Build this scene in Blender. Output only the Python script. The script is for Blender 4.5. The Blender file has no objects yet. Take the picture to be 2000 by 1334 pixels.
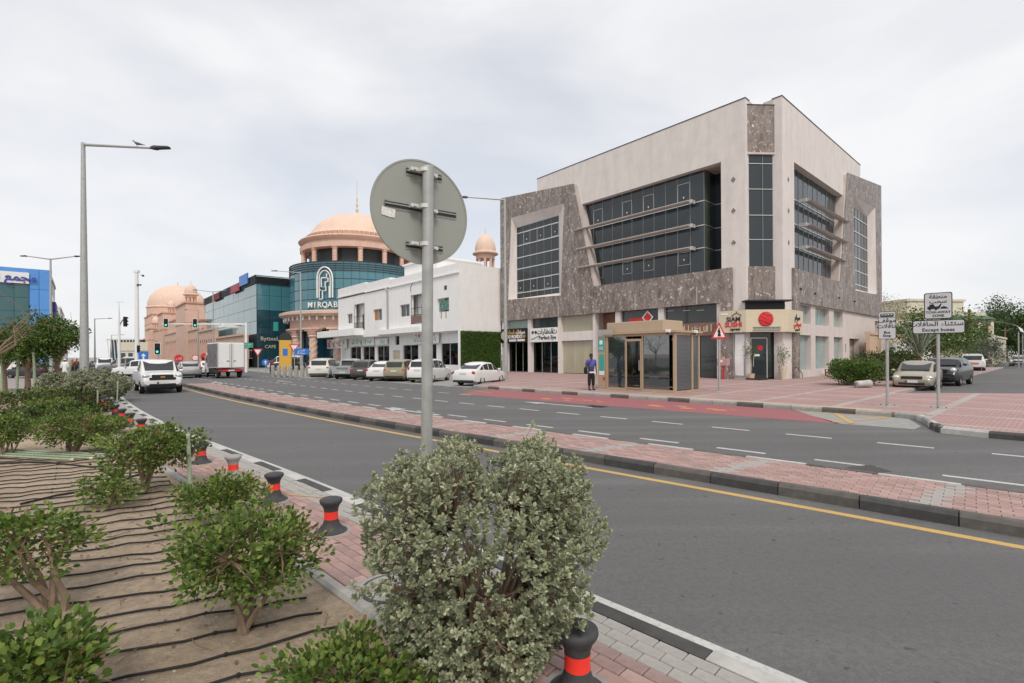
import bpy, math, random
import numpy as np
from mathutils import Matrix, Vector
from mathutils.geometry import tessellate_polygon
from math import radians as RAD, sin, cos, pi, atan2, hypot

SC = bpy.context.scene
COL = SC.collection
# ------------------------------------------------------------------ camera
FPX, CXP, HYP, CAMZ, ROLL = 958.0, 1000.0, 693.0, 1.95, 0.0057
cam_d = bpy.data.cameras.new('camera')
cam_d.sensor_width = 36.0
cam_d.lens = FPX / 2000.0 * 36.0
cam_d.shift_y = 26.0 / 2000.0
cam_d.clip_start = 0.05
cam_d.clip_end = 5000.0
cam = bpy.data.objects.new('camera', cam_d)
COL.objects.link(cam)
cam.location = (0, 0, CAMZ)
cam.rotation_euler = (pi / 2, ROLL, 0)
SC.camera = cam
# ------------------------------------------------------------------ sky: pale hazy sky under thin cloud
SUN_EL, SUN_AZ = RAD(50), RAD(170)          # azimuth clockwise from +Y (behind and to the right)
world = bpy.data.worlds.new('World')
SC.world = world
world.use_nodes = True
nt = world.node_tree
nt.nodes.clear()
wo = nt.nodes.new('ShaderNodeOutputWorld')
bg = nt.nodes.new('ShaderNodeBackground')
sky = nt.nodes.new('ShaderNodeTexSky')
sky.sky_type = 'NISHITA'
sky.sun_disc = False
sky.sun_elevation = SUN_EL
sky.sun_rotation = SUN_AZ
sky.air_density = 1.0
sky.dust_density = 2.5
sky.ozone_density = 1.0
tc = nt.nodes.new('ShaderNodeTexCoord')
mp = nt.nodes.new('ShaderNodeMapping')
mp.inputs['Scale'].default_value = (1.0, 1.0, 2.6)
mp.inputs['Location'].default_value = (5.1, 2.2, .4)
n1 = nt.nodes.new('ShaderNodeTexNoise')
n1.inputs['Scale'].default_value = 1.7
n1.inputs['Detail'].default_value = 6.0
n1.inputs['Roughness'].default_value = 0.48
n1.inputs['Distortion'].default_value = 0.25
cr = nt.nodes.new('ShaderNodeValToRGB')
cr.color_ramp.elements[0].position = 0.34
cr.color_ramp.elements[0].color = (0.64, 0.64, 0.64, 1)
cr.color_ramp.elements[1].position = 0.60
cr.color_ramp.elements[1].color = (0.97, 0.97, 0.97, 1)
mx = nt.nodes.new('ShaderNodeMixRGB')
mx.inputs[2].default_value = (6.75, 6.75, 6.85, 1)
nt.links.new(tc.outputs['Generated'], mp.inputs['Vector'])
nt.links.new(mp.outputs['Vector'], n1.inputs['Vector'])
nt.links.new(n1.outputs['Fac'], cr.inputs['Fac'])
nt.links.new(cr.outputs['Color'], mx.inputs[0])
nt.links.new(sky.outputs['Color'], mx.inputs[1])
nt.links.new(mx.outputs['Color'], bg.inputs['Color'])
bg.inputs['Strength'].default_value = 0.113
nt.links.new(bg.outputs['Background'], wo.inputs['Surface'])
# ------------------------------------------------------------------ one soft sun behind thin cloud
sun_d = bpy.data.lights.new('sun', 'SUN')
sun_d.energy = 1.5
sun_d.angle = RAD(16)
sun_d.color = (1.0, 0.93, 0.83)
sun = bpy.data.objects.new('sun', sun_d)
COL.objects.link(sun)
sd = Vector((sin(SUN_AZ) * cos(SUN_EL), cos(SUN_AZ) * cos(SUN_EL), sin(SUN_EL)))
sun.rotation_euler = sd.to_track_quat('Z', 'Y').to_euler()
sun.location = (30, -40, 60)
SC.view_settings.view_transform = 'Standard'
SC.view_settings.look = 'None'
SC.view_settings.exposure = 0.32
SC.view_settings.gamma = 1.0
SC.cycles.max_bounces = 6
SC.cycles.transparent_max_bounces = 12
SC.cycles.use_denoising = True

RNG = random.Random(7)
NPR = np.random.default_rng(11)

# ------------------------------------------------------------------ helpers
def un(px, py):
    dx, dy = px - CXP, py - HYP
    return CXP + dx - ROLL * dy, HYP + dy + ROLL * dx

def G(px, py, z=0.0):
    """photograph pixel -> point of the ground at height z"""
    px, py = un(px, py)
    d = (CAMZ - z) * FPX / (py - HYP)
    return ((px - CXP) / FPX * d, d)

def AT(px, py, d):
    px, py = un(px, py)
    return Vector(((px - CXP) / FPX * d, d, CAMZ + (HYP - py) / FPX * d))

UX, VX = Vector((-.660, .751)), Vector((.751, .660))     # street directions
OB = Vector((17.34, 32.64))                               # virtual corner of the stone building
FRAME = Matrix(((VX.x, UX.x, 0, OB.x), (VX.y, UX.y, 0, OB.y), (0, 0, 1, 0), (0, 0, 0, 1)))

def tag(o, label=None, cat=None, group=None, kind=None):
    if label: o['label'] = label
    if cat: o['category'] = cat
    if group: o['group'] = group
    if kind: o['kind'] = kind
    return o

def thing(name, label, cat, loc=(0, 0, 0), rz=0.0, group=None, matrix=None):
    o = bpy.data.objects.new(name, None)
    o.empty_display_size = 0.3
    COL.objects.link(o)
    if matrix is not None: o.matrix_world = matrix
    else:
        o.location = loc; o.rotation_euler = (0, 0, rz)
    return tag(o, label, cat, group)

def link(name, me, mat=None, parent=None, loc=None, rot=None):
    o = bpy.data.objects.new(name, me)
    COL.objects.link(o)
    if mat is not None and len(me.materials) == 0: me.materials.append(mat)
    if parent is not None: o.parent = parent
    if loc is not None: o.location = loc
    if rot is not None: o.rotation_euler = rot
    return o

def copy_tree(o, parent=None):
    c = o.copy(); COL.objects.link(c)
    if parent is not None: c.parent = parent
    for ch in o.children: copy_tree(ch, c)
    return c

class MB:
    """collects faces; build() links them as one mesh object"""
    def __init__(s, M=None):
        s.v, s.f, s.M = [], [], M
    def add(s, vs, fs):
        b = len(s.v)
        if s.M is not None: vs = [s.M @ Vector(p) for p in vs]
        s.v += [tuple(p) for p in vs]
        s.f += [tuple(b + i for i in f) for f in fs]
        return s
    def box(s, x0, x1, y0, y1, z0, z1):
        return s.add([(x0, y0, z0), (x1, y0, z0), (x1, y1, z0), (x0, y1, z0), (x0, y0, z1), (x1, y0, z1), (x1, y1, z1), (x0, y1, z1)],
                     [(0, 3, 2, 1), (4, 5, 6, 7), (0, 1, 5, 4), (1, 2, 6, 5), (2, 3, 7, 6), (3, 0, 4, 7)])
    def cbox(s, c, sz, bev=0.0):
        x, y, z = c; a, b, d = sz[0] / 2, sz[1] / 2, sz[2] / 2
        if bev <= 0: return s.box(x - a, x + a, y - b, y + b, z - d, z + d)
        k = bev
        def ring(zz, i): return [(x - a + i, y - b + k, zz), (x - a + k, y - b + i, zz), (x + a - k, y - b + i, zz), (x + a - i, y - b + k, zz),
                                 (x + a - i, y + b - k, zz), (x + a - k, y + b - i, zz), (x - a + k, y + b - i, zz), (x - a + i, y + b - k, zz)]
        rs = [ring(z - d, k), ring(z - d + k, 0), ring(z + d - k, 0), ring(z + d, k)]
        return s.loft(rs, True, True)
    def loft(s, rings, caps=True, closed=True):
        n = len(rings[0]); vs = [p for r in rings for p in r]; fs = []
        for i in range(len(rings) - 1):
            for j in range(n if closed else n - 1):
                a, b = i * n + j, i * n + (j + 1) % n
                fs.append((a, b, b + n, a + n))
        if caps:
            fs.append(tuple(range(n - 1, -1, -1)))
            fs.append(tuple((len(rings) - 1) * n + j for j in range(n)))
        return s.add(vs, fs)
    def prism(s, poly, z0, z1):
        return s.plate([poly], lambda a, b, t: (a, b, t), z0, z1)
    def plate(s, polys, fn, t0, t1):
        """polygon (polys[0]) with holes, extruded from t0 to t1; fn maps (a, b, t) to 3D"""
        tri = tessellate_polygon([[Vector((a, b, 0)) for a, b in p] for p in polys])
        flat = [q for p in polys for q in p]; n = len(flat)
        vs = [fn(a, b, t0) for a, b in flat] + [fn(a, b, t1) for a, b in flat]
        fs = []
        for t in tri:
            p = [flat[i] for i in t]
            ar = (p[1][0] - p[0][0]) * (p[2][1] - p[0][1]) - (p[2][0] - p[0][0]) * (p[1][1] - p[0][1])
            t = tuple(t) if ar > 0 else tuple(reversed(t))
            fs.append(tuple(reversed(t))); fs.append(tuple(i + n for i in t))
        k = 0
        for p in polys:
            m = len(p)
            for i in range(m):
                a, b = k + i, k + (i + 1) % m
                fs.append((a, b, b + n, a + n))
            k += m
        return s.add(vs, fs)
    def tube(s, pts, r, n=8, caps=True):
        pts = [Vector(p) for p in pts]; m = len(pts)
        rr = r if isinstance(r, (list, tuple)) else [r] * m
        rings = []; ref = None
        for i in range(m):
            d = (pts[min(i + 1, m - 1)] - pts[max(i - 1, 0)]).normalized()
            if ref is None: ref = Vector((0, 0, 1)) if abs(d.z) < .9 else Vector((1, 0, 0))
            a = d.cross(ref)
            if a.length < 1e-5: a = d.cross(Vector((0, 1, 0)))
            a.normalize(); b = a.cross(d).normalized(); ref = b
            rings.append([pts[i] + (a * cos(2 * pi * k / n) - b * sin(2 * pi * k / n)) * rr[i] for k in range(n)])
        return s.loft(rings, caps)
    def lathe(s, prof, n=20, c=(0, 0, 0), caps=True):
        return s.loft([[(c[0] + r * cos(2 * pi * k / n), c[1] + r * sin(2 * pi * k / n), c[2] + z) for k in range(n)] for r, z in prof], caps)
    def ell(s, c, r, n=10, m=6):
        prof = [(max(.001, sin(pi * i / m)), -cos(pi * i / m)) for i in range(m + 1)]
        return s.loft([[(c[0] + a * r[0] * cos(2 * pi * k / n), c[1] + a * r[1] * sin(2 * pi * k / n), c[2] + b * r[2]) for k in range(n)] for a, b in prof])
    def mesh(s, name, smooth=False, sharp=None):
        me = bpy.data.meshes.new(name)
        me.from_pydata(s.v, [], s.f)
        if smooth:
            me.polygons.foreach_set('use_smooth', [True] * len(me.polygons))
            if sharp: 
                try: me.set_sharp_from_angle(angle=RAD(sharp))
                except Exception: pass
        me.update()
        return me
    def build(s, name, mat=None, parent=None, smooth=False, loc=None, rot=None, sharp=40):
        return link(name, s.mesh(name, smooth, sharp), mat, parent, loc, rot)

def part(name, mat, parent, *boxes):
    m = MB()
    for b in boxes: m.box(*b)
    return m.build(name, mat, parent)

# ------------------------------------------------------------------ materials (procedural)
def newmat(name):
    m = bpy.data.materials.new(name); m.use_nodes = True
    n = m.node_tree; b = n.nodes['Principled BSDF']
    return m, n, b

def noise_in(n, scale, detail=4.0, rough=.55, coord='Object', sc3=None, dist=0.0):
    t = n.nodes.new('ShaderNodeTexCoord'); x = n.nodes.new('ShaderNodeTexNoise')
    x.inputs['Scale'].default_value = scale; x.inputs['Detail'].default_value = detail; x.inputs['Roughness'].default_value = rough
    x.inputs['Distortion'].default_value = dist
    if sc3:
        mpn = n.nodes.new('ShaderNodeMapping'); mpn.inputs['Scale'].default_value = sc3
        n.links.new(t.outputs[coord], mpn.inputs['Vector']); n.links.new(mpn.outputs['Vector'], x.inputs['Vector'])
    else: n.links.new(t.outputs[coord], x.inputs['Vector'])
    return x.outputs['Fac']

def ramp(n, fac, stops):
    r = n.nodes.new('ShaderNodeValToRGB'); e = r.color_ramp.elements
    while len(e) < len(stops): e.new(.5)
    for k, (p, c) in enumerate(stops):
        e[k].position = p; e[k].color = (c[0], c[1], c[2], 1) if not isinstance(c, (int, float)) else (c, c, c, 1)
    n.links.new(fac, r.inputs['Fac'])
    return r.outputs['Color']

def mix(n, fac, a, b, mode='MIX'):
    m = n.nodes.new('ShaderNodeMixRGB'); m.blend_type = mode
    for k, q in ((0, fac), (1, a), (2, b)):
        if isinstance(q, (int, float)): m.inputs[k].default_value = q if k == 0 else (q, q, q, 1)
        elif isinstance(q, tuple): m.inputs[k].default_value = (q[0], q[1], q[2], 1)
        else: n.links.new(q, m.inputs[k])
    return m.outputs['Color']

def bump(n, b, h, strength=.3, dist=.02):
    u = n.nodes.new('ShaderNodeBump'); u.inputs['Strength'].default_value = strength; u.inputs['Distance'].default_value = dist
    n.links.new(h, u.inputs['Height']); n.links.new(u.outputs['Normal'], b.inputs['Normal'])

def sc(c, k): return (c[0] * k, c[1] * k, c[2] * k)

def pm(name, c, rough=.6, var=.12, scale=6.0, metal=0.0, bmp=0.0, bscale=40.0, spec=.4, coat=0.0, grime=0.0, sc3=None):
    """plain painted / cast / woven surface: colour with mottling, optional relief and streaky dirt"""
    m, n, b = newmat(name)
    f = noise_in(n, scale, 5, .6, sc3=sc3)
    col = ramp(n, f, [(.25, sc(c, 1 - var)), (.75, sc(c, min(1.25, 1 + var)))])
    if grime:
        g = noise_in(n, 1.3, 6, .65, sc3=(1.2, 1.2, .25))
        col = mix(n, ramp(n, g, [(.42, 0), (.72, grime)]), col, sc(c, .45))
    n.links.new(col, b.inputs['Base Color'])
    b.inputs['Roughness'].default_value = rough; b.inputs['Metallic'].default_value = metal
    b.inputs['Specular IOR Level'].default_value = spec
    if coat: b.inputs['Coat Weight'].default_value = coat; b.inputs['Coat Roughness'].default_value = .06
    if bmp: bump(n, b, noise_in(n, bscale, 4, .6), bmp, .01)
    return m

def glassy(name, c, rough=.06, spec=.5, scale=.35, var=.25):
    """dark, mirror-smooth coated glazing"""
    m, n, b = newmat(name)
    f = noise_in(n, scale, 2, .5)
    n.links.new(ramp(n, f, [(.3, sc(c, 1 - var)), (.7, sc(c, 1 + var))]), b.inputs['Base Color'])
    b.inputs['Roughness'].default_value = rough; b.inputs['Specular IOR Level'].default_value = spec
    return m

def clear(name, tint=(.8, .85, .84), refl=1.5):
    m = bpy.data.materials.new(name); m.use_nodes = True; n = m.node_tree; n.nodes.clear()
    o = n.nodes.new('ShaderNodeOutputMaterial'); t = n.nodes.new('ShaderNodeBsdfTransparent'); g = n.nodes.new('ShaderNodeBsdfGlossy')
    f = n.nodes.new('ShaderNodeFresnel'); x = n.nodes.new('ShaderNodeMixShader')
    t.inputs['Color'].default_value = (*tint, 1); g.inputs['Roughness'].default_value = .03; f.inputs['IOR'].default_value = refl
    n.links.new(f.outputs[0], x.inputs[0]); n.links.new(t.outputs[0], x.inputs[1]); n.links.new(g.outputs[0], x.inputs[2]); n.links.new(x.outputs[0], o.inputs[0])
    return m

def leafmat(name, c1, c2, c3, trans=.25, rough=.5):
    m = bpy.data.materials.new(name); m.use_nodes = True; n = m.node_tree; b = n.nodes['Principled BSDF']
    ge = n.nodes.new('ShaderNodeNewGeometry')
    col = ramp(n, ge.outputs['Random Per Island'], [(0, c1), (.55, c2), (1, c3)])
    n.links.new(col, b.inputs['Base Color']); b.inputs['Roughness'].default_value = rough; b.inputs['Specular IOR Level'].default_value = .35
    t = n.nodes.new('ShaderNodeBsdfTranslucent'); n.links.new(col, t.inputs['Color'])
    x = n.nodes.new('ShaderNodeMixShader'); x.inputs[0].default_value = trans
    n.links.new(b.outputs[0], x.inputs[1]); n.links.new(t.outputs[0], x.inputs[2])
    n.links.new(x.outputs[0], n.nodes['Material Output'].inputs['Surface'])
    return m

def stone_mat(name, dark, mid, fleck, vert=True):
    m, n, b = newmat(name)
    a = noise_in(n, 1.6, 8, .7, sc3=(1, 1, .35) if vert else None)
    base = ramp(n, a, [(.3, dark), (.7, mid)])
    f2 = noise_in(n, 4.2, 3, .6, dist=1.0)
    base = mix(n, ramp(n, f2, [(.60, 0), (.645, .9)]), base, fleck)
    f3 = noise_in(n, 2.6, 4, .65, sc3=(1.6, 1.6, .5))
    base = mix(n, ramp(n, f3, [(.36, .75), (.5, 0)]), base, (dark[0] * .8, dark[1] * .62, dark[2] * .5))
    n.links.new(base, b.inputs['Base Color']); b.inputs['Roughness'].default_value = .5
    bump(n, b, f2, .15, .01)
    return m

def asphalt_mat(name, c):
    m, n, b = newmat(name)
    big = noise_in(n, .35, 5, .6)
    col = ramp(n, big, [(.3, sc(c, .86)), (.7, sc(c, 1.1))])
    fine = noise_in(n, 55, 3, .7)
    col = mix(n, ramp(n, fine, [(.35, .55), (.65, 0)]), col, sc(c, .45))
    col = mix(n, ramp(n, noise_in(n, 90, 2, .6), [(.62, 0), (.75, .5)]), col, sc(c, 2.3))
    t2 = n.nodes.new('ShaderNodeTexCoord'); m2 = n.nodes.new('ShaderNodeMapping'); m2.inputs['Rotation'].default_value = (0, 0, .80); m2.inputs['Scale'].default_value = (.05, .9, 1)
    x2 = n.nodes.new('ShaderNodeTexNoise'); x2.inputs['Scale'].default_value = 1.4; x2.inputs['Detail'].default_value = 5; n.links.new(t2.outputs['Object'], m2.inputs['Vector']); n.links.new(m2.outputs['Vector'], x2.inputs['Vector'])
    col = mix(n, ramp(n, x2.outputs['Fac'], [(.36, .5), (.52, 0)]), col, sc(c, .72))
    col = mix(n, ramp(n, x2.outputs['Fac'], [(.52, 0), (.68, .55)]), col, sc(c, 1.28))
    col = mix(n, ramp(n, noise_in(n, 17, 4, .75), [(.36, .8), (.56, 0)]), col, sc(c, .66))
    spots = noise_in(n, 7.5, 2, .5, dist=.4)
    col = mix(n, ramp(n, spots, [(.69, 0), (.73, .8)]), col, sc(c, .38))
    blot = noise_in(n, 3.2, 4, .7, sc3=(1, 1, 1), dist=.6)
    col = mix(n, ramp(n, blot, [(.66, 0), (.74, .55)]), col, sc(c, .55))
    n.links.new(col, b.inputs['Base Color']); b.inputs['Roughness'].default_value = .85
    bump(n, b, fine, .35, .01)
    return m

def wear(name, c, under, amount=.35, rough=.7, scale=22):
    m, n, b = newmat(name)
    col = mix(n, ramp(n, noise_in(n, scale, 6, .7), [(.5, 0), (.5 + .3, amount * 2)]), sc(c, 1), under)
    col = mix(n, ramp(n, noise_in(n, 1.2, 3, .6), [(.35, .2), (.7, 0)]), col, under)
    n.links.new(col, b.inputs['Base Color']); b.inputs['Roughness'].default_value = rough
    return m

ASPH = (.145, .143, .143)
MAT = {}
MAT['asphalt'] = asphalt_mat('asphalt', ASPH)
MAT['asphalt2'] = asphalt_mat('asphalt_side', (.115, .114, .114))
MAT['line_white'] = wear('line_white', (.55, .55, .53), ASPH, .4)
MAT['line_yellow'] = wear('line_yellow', (.60, .38, .11), ASPH, .3)
MAT['bus_red'] = wear('bus_red', (.34, .10, .11), ASPH, .3, scale=9)
MAT['bus_yellow'] = wear('bus_yellow', (.55, .27, .10), (.36, .085, .10), .5)
MAT['kerb_black'] = pm('kerb_black', (.065, .064, .063), .7, .3, 9, bmp=.4, bscale=60, grime=.5)
MAT['kerb_white'] = pm('kerb_white', (.50, .485, .46), .75, .15, 9, bmp=.4, bscale=60, grime=.6)
MAT['kerb_grey'] = pm('kerb_grey', (.34, .33, .31), .85, .18, 9, bmp=.4, bscale=60, grime=.4)
MAT['brick_red'] = pm('brick_red', (.37, .245, .222), .85, .16, 14, bmp=.4, bscale=120)
MAT['brick_red2'] = pm('brick_red2', (.42, .285, .26), .85, .16, 14, bmp=.4, bscale=120)
MAT['brick_red3'] = pm('brick_red3', (.31, .215, .20), .85, .2, 14, bmp=.4, bscale=120)
MAT['brick_grey'] = pm('brick_grey', (.36, .34, .32), .85, .14, 14, bmp=.4, bscale=120)
MAT['joint'] = pm('joint', (.17, .14, .12), .95, .25, 30)
MAT['sand'] = None
def sand_mat():
    m, n, b = newmat('sand')
    a = noise_in(n, .9, 6, .65)
    col = ramp(n, a, [(.3, (.40, .305, .215)), (.7, (.58, .46, .34))])
    f = noise_in(n, 14, 6, .75)
    col = mix(n, ramp(n, f, [(.35, .55), (.6, 0)]), col, (.2, .145, .10))
    col = mix(n, ramp(n, noise_in(n, 70, 2, .6), [(.64, 0), (.72, .7)]), col, (.55, .46, .36))
    n.links.new(col, b.inputs['Base Color']); b.inputs['Roughness'].default_value = .95
    bump(n, b, mix(n, .5, f, noise_in(n, 45, 5, .8)), 1.0, .05)
    return m
MAT['sand'] = sand_mat()

def paving_mat(name, cs, band, period=2.3, bw=.22):
    """far block paving: small blocks with grey bands laid along the street directions"""
    m, n, b = newmat(name)
    t = n.nodes.new('ShaderNodeTexCoord')
    br = n.nodes.new('ShaderNodeTexBrick')
    br.inputs['Scale'].default_value = 1.0; br.inputs['Brick Width'].default_value = .2; br.inputs['Row Height'].default_value = .1
    br.inputs['Mortar Size'].default_value = .006; br.inputs['Color1'].default_value = (*cs[0], 1); br.inputs['Color2'].default_value = (*cs[1], 1)
    br.inputs['Mortar'].default_value = (*sc(cs[0], .55), 1)
    n.links.new(t.outputs['Object'], br.inputs['Vector'])
    col = br.outputs['Color']
    sp = n.nodes.new('ShaderNodeSeparateXYZ'); n.links.new(t.outputs['Object'], sp.inputs[0])
    tot = None
    for ax in ('X', 'Y'):
        md = n.nodes.new('ShaderNodeMath'); md.operation = 'PINGPONG'; md.inputs[1].default_value = period / 2
        n.links.new(sp.outputs[ax], md.inputs[0])
        lt = n.nodes.new('ShaderNodeMath'); lt.operation = 'LESS_THAN'; lt.inputs[1].default_value = bw / 2
        n.links.new(md.outputs[0], lt.inputs[0])
        if tot is None: tot = lt.outputs[0]
        else:
            mm = n.nodes.new('ShaderNodeMath'); mm.operation = 'MAXIMUM'; n.links.new(tot, mm.inputs[0]); n.links.new(lt.outputs[0], mm.inputs[1]); tot = mm.outputs[0]
    col = mix(n, tot, col, band)
    col = mix(n, ramp(n, noise_in(n, .8, 6, .7), [(.35, .35), (.65, 0)]), col, sc(cs[0], .6))
    n.links.new(col, b.inputs['Base Color']); b.inputs['Roughness'].default_value = .85
    return m
MAT['paving_far'] = paving_mat('paving_far', ((.40, .25, .235), (.45, .29, .27)), (.42, .38, .36), 2.6, .24)
MAT['plaza'] = pm('plaza', (.30, .26, .25), .85, .15, 2)
MAT['bay_grey'] = pm('bay_grey', (.30, .295, .28), .85, .2, 5)
MAT['tactile'] = pm('tactile', (.48, .40, .26), .85, .15, 8)
MAT['plaster'] = pm('plaster', (.71, .66, .63), .75, .06, 1.2, grime=.22, bmp=.1)
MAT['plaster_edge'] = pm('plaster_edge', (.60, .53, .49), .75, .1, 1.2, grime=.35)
MAT['stone'] = stone_mat('stone', (.14, .112, .10), (.32, .28, .255), (.70, .63, .57))
MAT['pane'] = glassy('pane', (.032, .043, .05))
MAT['pane2'] = glassy('pane_shop', (.05, .06, .06), .05, .5, .8)
MAT['pane_film'] = glassy('pane_film', (.30, .40, .385), .12, .5, .9, .12)
MAT['pane_cream'] = glassy('pane_cream', (.40, .37, .27), .12, .5, .8, .14)
MAT['mull'] = pm('mullion_grey', (.23, .24, .24), .45, .05, 5, metal=.3)
MAT['alu'] = pm('alu', (.62, .62, .61), .4, .05, 5, metal=.35)
MAT['fin'] = pm('fin', (.52, .49, .46), .45, .08, 2, metal=.25, grime=.2)
MAT['clear'] = clear('clear_glass')
MAT['steel'] = pm('galvanised_steel', (.42, .43, .42), .5, .14, 9, metal=.45)
MAT['signgrey'] = pm('sign_back_grey', (.305, .315, .285), .55, .03, 4, metal=.1)
MAT['dark'] = pm('dark_metal', (.03, .03, .032), .5, .2)
MAT['black'] = pm('black_paint', (.012, .012, .013), .45, .2)
MAT['white'] = pm('white_paint', (.78, .78, .77), .5, .04, 3)
MAT['whitewall'] = pm('white_render', (.83, .82, .81), .8, .03, 2, grime=.13)
MAT['red'] = pm('red_paint', (.62, .03, .035), .4, .06, 4)
MAT['redtape'] = pm('red_reflective_tape', (.85, .045, .03), .35, .08, 6)
MAT['blue'] = pm('blue_sign', (.03, .17, .55), .4, .05)
MAT['green'] = pm('green_sign', (.02, .30, .20), .4, .05)
MAT['teal'] = pm('teal_panel', (.05, .36, .31), .4, .05)
MAT['cream'] = pm('cream_panel', (.62, .54, .40), .5, .05, 3)
MAT['tan'] = pm('tan_metal', (.45, .34, .23), .45, .05, 3, metal=.15)
MAT['tan2'] = pm('tan_roof', (.46, .355, .25), .5, .04, 2)
MAT['sandstone'] = pm('sandstone', (.66, .455, .365), .85, .10, .8, grime=.15)
MAT['sandstone_d'] = pm('sandstone_dark', (.54, .33, .245), .85, .12, .8)
MAT['dome'] = pm('dome_render', (.72, .53, .425), .8, .07, .5, grime=.12)
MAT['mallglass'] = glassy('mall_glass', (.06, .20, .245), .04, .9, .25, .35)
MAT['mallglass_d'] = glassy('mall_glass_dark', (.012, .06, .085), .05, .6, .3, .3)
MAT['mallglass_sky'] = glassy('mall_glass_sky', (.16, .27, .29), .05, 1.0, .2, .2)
MAT['louver'] = pm('louver', (.028, .036, .042), .5, .2)
MAT['bluepanel'] = pm('blue_cladding', (.10, .30, .68), .4, .06, 1)
MAT['tileroof'] = pm('green_roof_tiles', (.17, .26, .19), .7, .15, 6)
MAT['villa'] = pm('villa_render', (.62, .58, .47), .8, .05, 1.5, grime=.12)
MAT['peach'] = pm('peach_render', (.60, .45, .32), .8, .06, 1.5)
MAT['rubber'] = pm('rubber', (.018, .018, .019), .8, .2)
MAT['bollard'] = pm('bollard_iron', (.05, .052, .054), .6, .25, 12, bmp=.3, bscale=50, grime=.4)
MAT['bark'] = pm('bark', (.24, .175, .12), .9, .25, 20, bmp=.5, bscale=60)
MAT['bark2'] = pm('twig', (.20, .13, .09), .9, .3, 30)
MAT['stake'] = pm('green_stake', (.30, .36, .25), .8, .25, 25)
MAT['leaf'] = leafmat('leaf_green', (.06, .11, .02), (.115, .185, .035), (.25, .31, .07))
MAT['leaf_dry'] = leafmat('leaf_dry', (.16, .09, .05), (.24, .15, .08), (.32, .22, .12))
MAT['leaf_silver'] = leafmat('leaf_silver', (.20, .235, .14), (.34, .37, .23), (.55, .56, .39), .15, .7)
MAT['leaf_dark'] = leafmat('leaf_dark', (.025, .055, .014), (.045, .09, .02), (.10, .14, .03))
MAT['leaf_tree'] = leafmat('leaf_tree', (.035, .085, .015), (.06, .13, .02), (.16, .19, .03))
MAT['leaf_hedge'] = leafmat('leaf_hedge', (.045, .10, .018), (.08, .16, .028), (.16, .24, .05))
MAT['leaf_palm'] = leafmat('leaf_palm', (.09, .12, .09), (.14, .17, .12), (.2, .22, .16))
MAT['skin'] = pm('skin', (.075, .042, .03), .5, .1)
MAT['shirt'] = pm('shirt_blue', (.085, .085, .33), .8, .1, 9)
MAT['cloth_black'] = pm('cloth_black', (.015, .015, .017), .85, .2)
MAT['cloth_white'] = pm('cloth_white', (.75, .75, .74), .8, .05)
MAT['maroon'] = pm('cloth_maroon', (.20, .04, .05), .8, .1)
MAT['hair'] = pm('hair', (.01, .009, .009), .7, .2)
def lampmat(name, c, e):
    m, n, b = newmat(name)
    b.inputs['Base Color'].default_value = (*c, 1); b.inputs['Emission Color'].default_value = (*c, 1); b.inputs['Emission Strength'].default_value = e
    return m
MAT['green_lit'] = lampmat('signal_green_lit', (.05, .9, .55), 1.6)
# ================================================================== ground, road and pavements
class Path:
    def __init__(s, pts, step=.25, smooth=14):
        p = np.array(pts, float); d = np.r_[0, np.cumsum(np.hypot(*np.diff(p, axis=0).T))]
        n = int(d[-1] / step); t = np.linspace(0, d[-1], n)
        q = np.c_[np.interp(t, d, p[:, 0]), np.interp(t, d, p[:, 1])]
        k = np.ones(2 * smooth + 1); k /= k.sum()
        pad = np.r_[[2 * q[0] - q[i] for i in range(smooth, 0, -1)], q, [2 * q[-1] - q[-1 - i] for i in range(1, smooth + 1)]]
        s.p = np.c_[np.convolve(pad[:, 0], k, 'valid'), np.convolve(pad[:, 1], k, 'valid')]
        s.L = np.r_[0, np.cumsum(np.hypot(*np.diff(s.p, axis=0).T))]
        g = np.gradient(s.p, axis=0); g /= np.hypot(g[:, 0], g[:, 1])[:, None]
        s.t = g; s.n = np.c_[g[:, 1], -g[:, 0]]
    def at(s, d, off=0.0):
        i = lambda a: np.array([np.interp(d, s.L, a[:, 0]), np.interp(d, s.L, a[:, 1])])
        return i(s.p) + i(s.n) * off
    def tan(s, d):
        return np.array([np.interp(d, s.L, s.t[:, 0]), np.interp(d, s.L, s.t[:, 1])])
    def near(s, x, y):
        k = np.argmin((s.p[:, 0] - x) ** 2 + (s.p[:, 1] - y) ** 2); return s.L[k]
    def band(s, a, b, d0, d1, z0, z1, step=.6):
        """strip between offsets a and b, as rings for a loft"""
        ds = np.linspace(d0, d1, max(2, int((d1 - d0) / step)))
        rings = []
        for d in ds:
            P, Q = s.at(d, a), s.at(d, b)
            rings.append([(P[0], P[1], z0), (P[0], P[1], z1), (Q[0], Q[1], z1), (Q[0], Q[1], z0)])
        return rings

KP = Path([(16.9, -6.0), (12.9, -2.15), (9.0, 1.6), (5.37, 5.15), (5.02, 5.49), (4.34, 6.13), (2.97, 7.35), (.95, 9.22), (-4.47, 14.23), (-7.79, 17.53),
           (-13.27, 23.1), (-21.95, 32.59), (-60, 74.5), (-150, 173)])
WP = Path([(8.0, -3.3), (4.5, .15), (.94, 3.68), (-1.85, 6.5), (-4.59, 9.15), (-7.55, 11.79), (-9.82, 14.03), (-13.99, 18.34), (-20.0, 25.03), (-24.13, 29.85), (-25.5, 32.5)])

def sheet(name, poly, z, mat, label=None, parent=None, thick=None):
    m = MB().prism(poly, z - (thick or .02), z)
    o = m.build(name, mat, parent)
    if parent is None: o['kind'] = 'structure'
    return o

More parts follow.
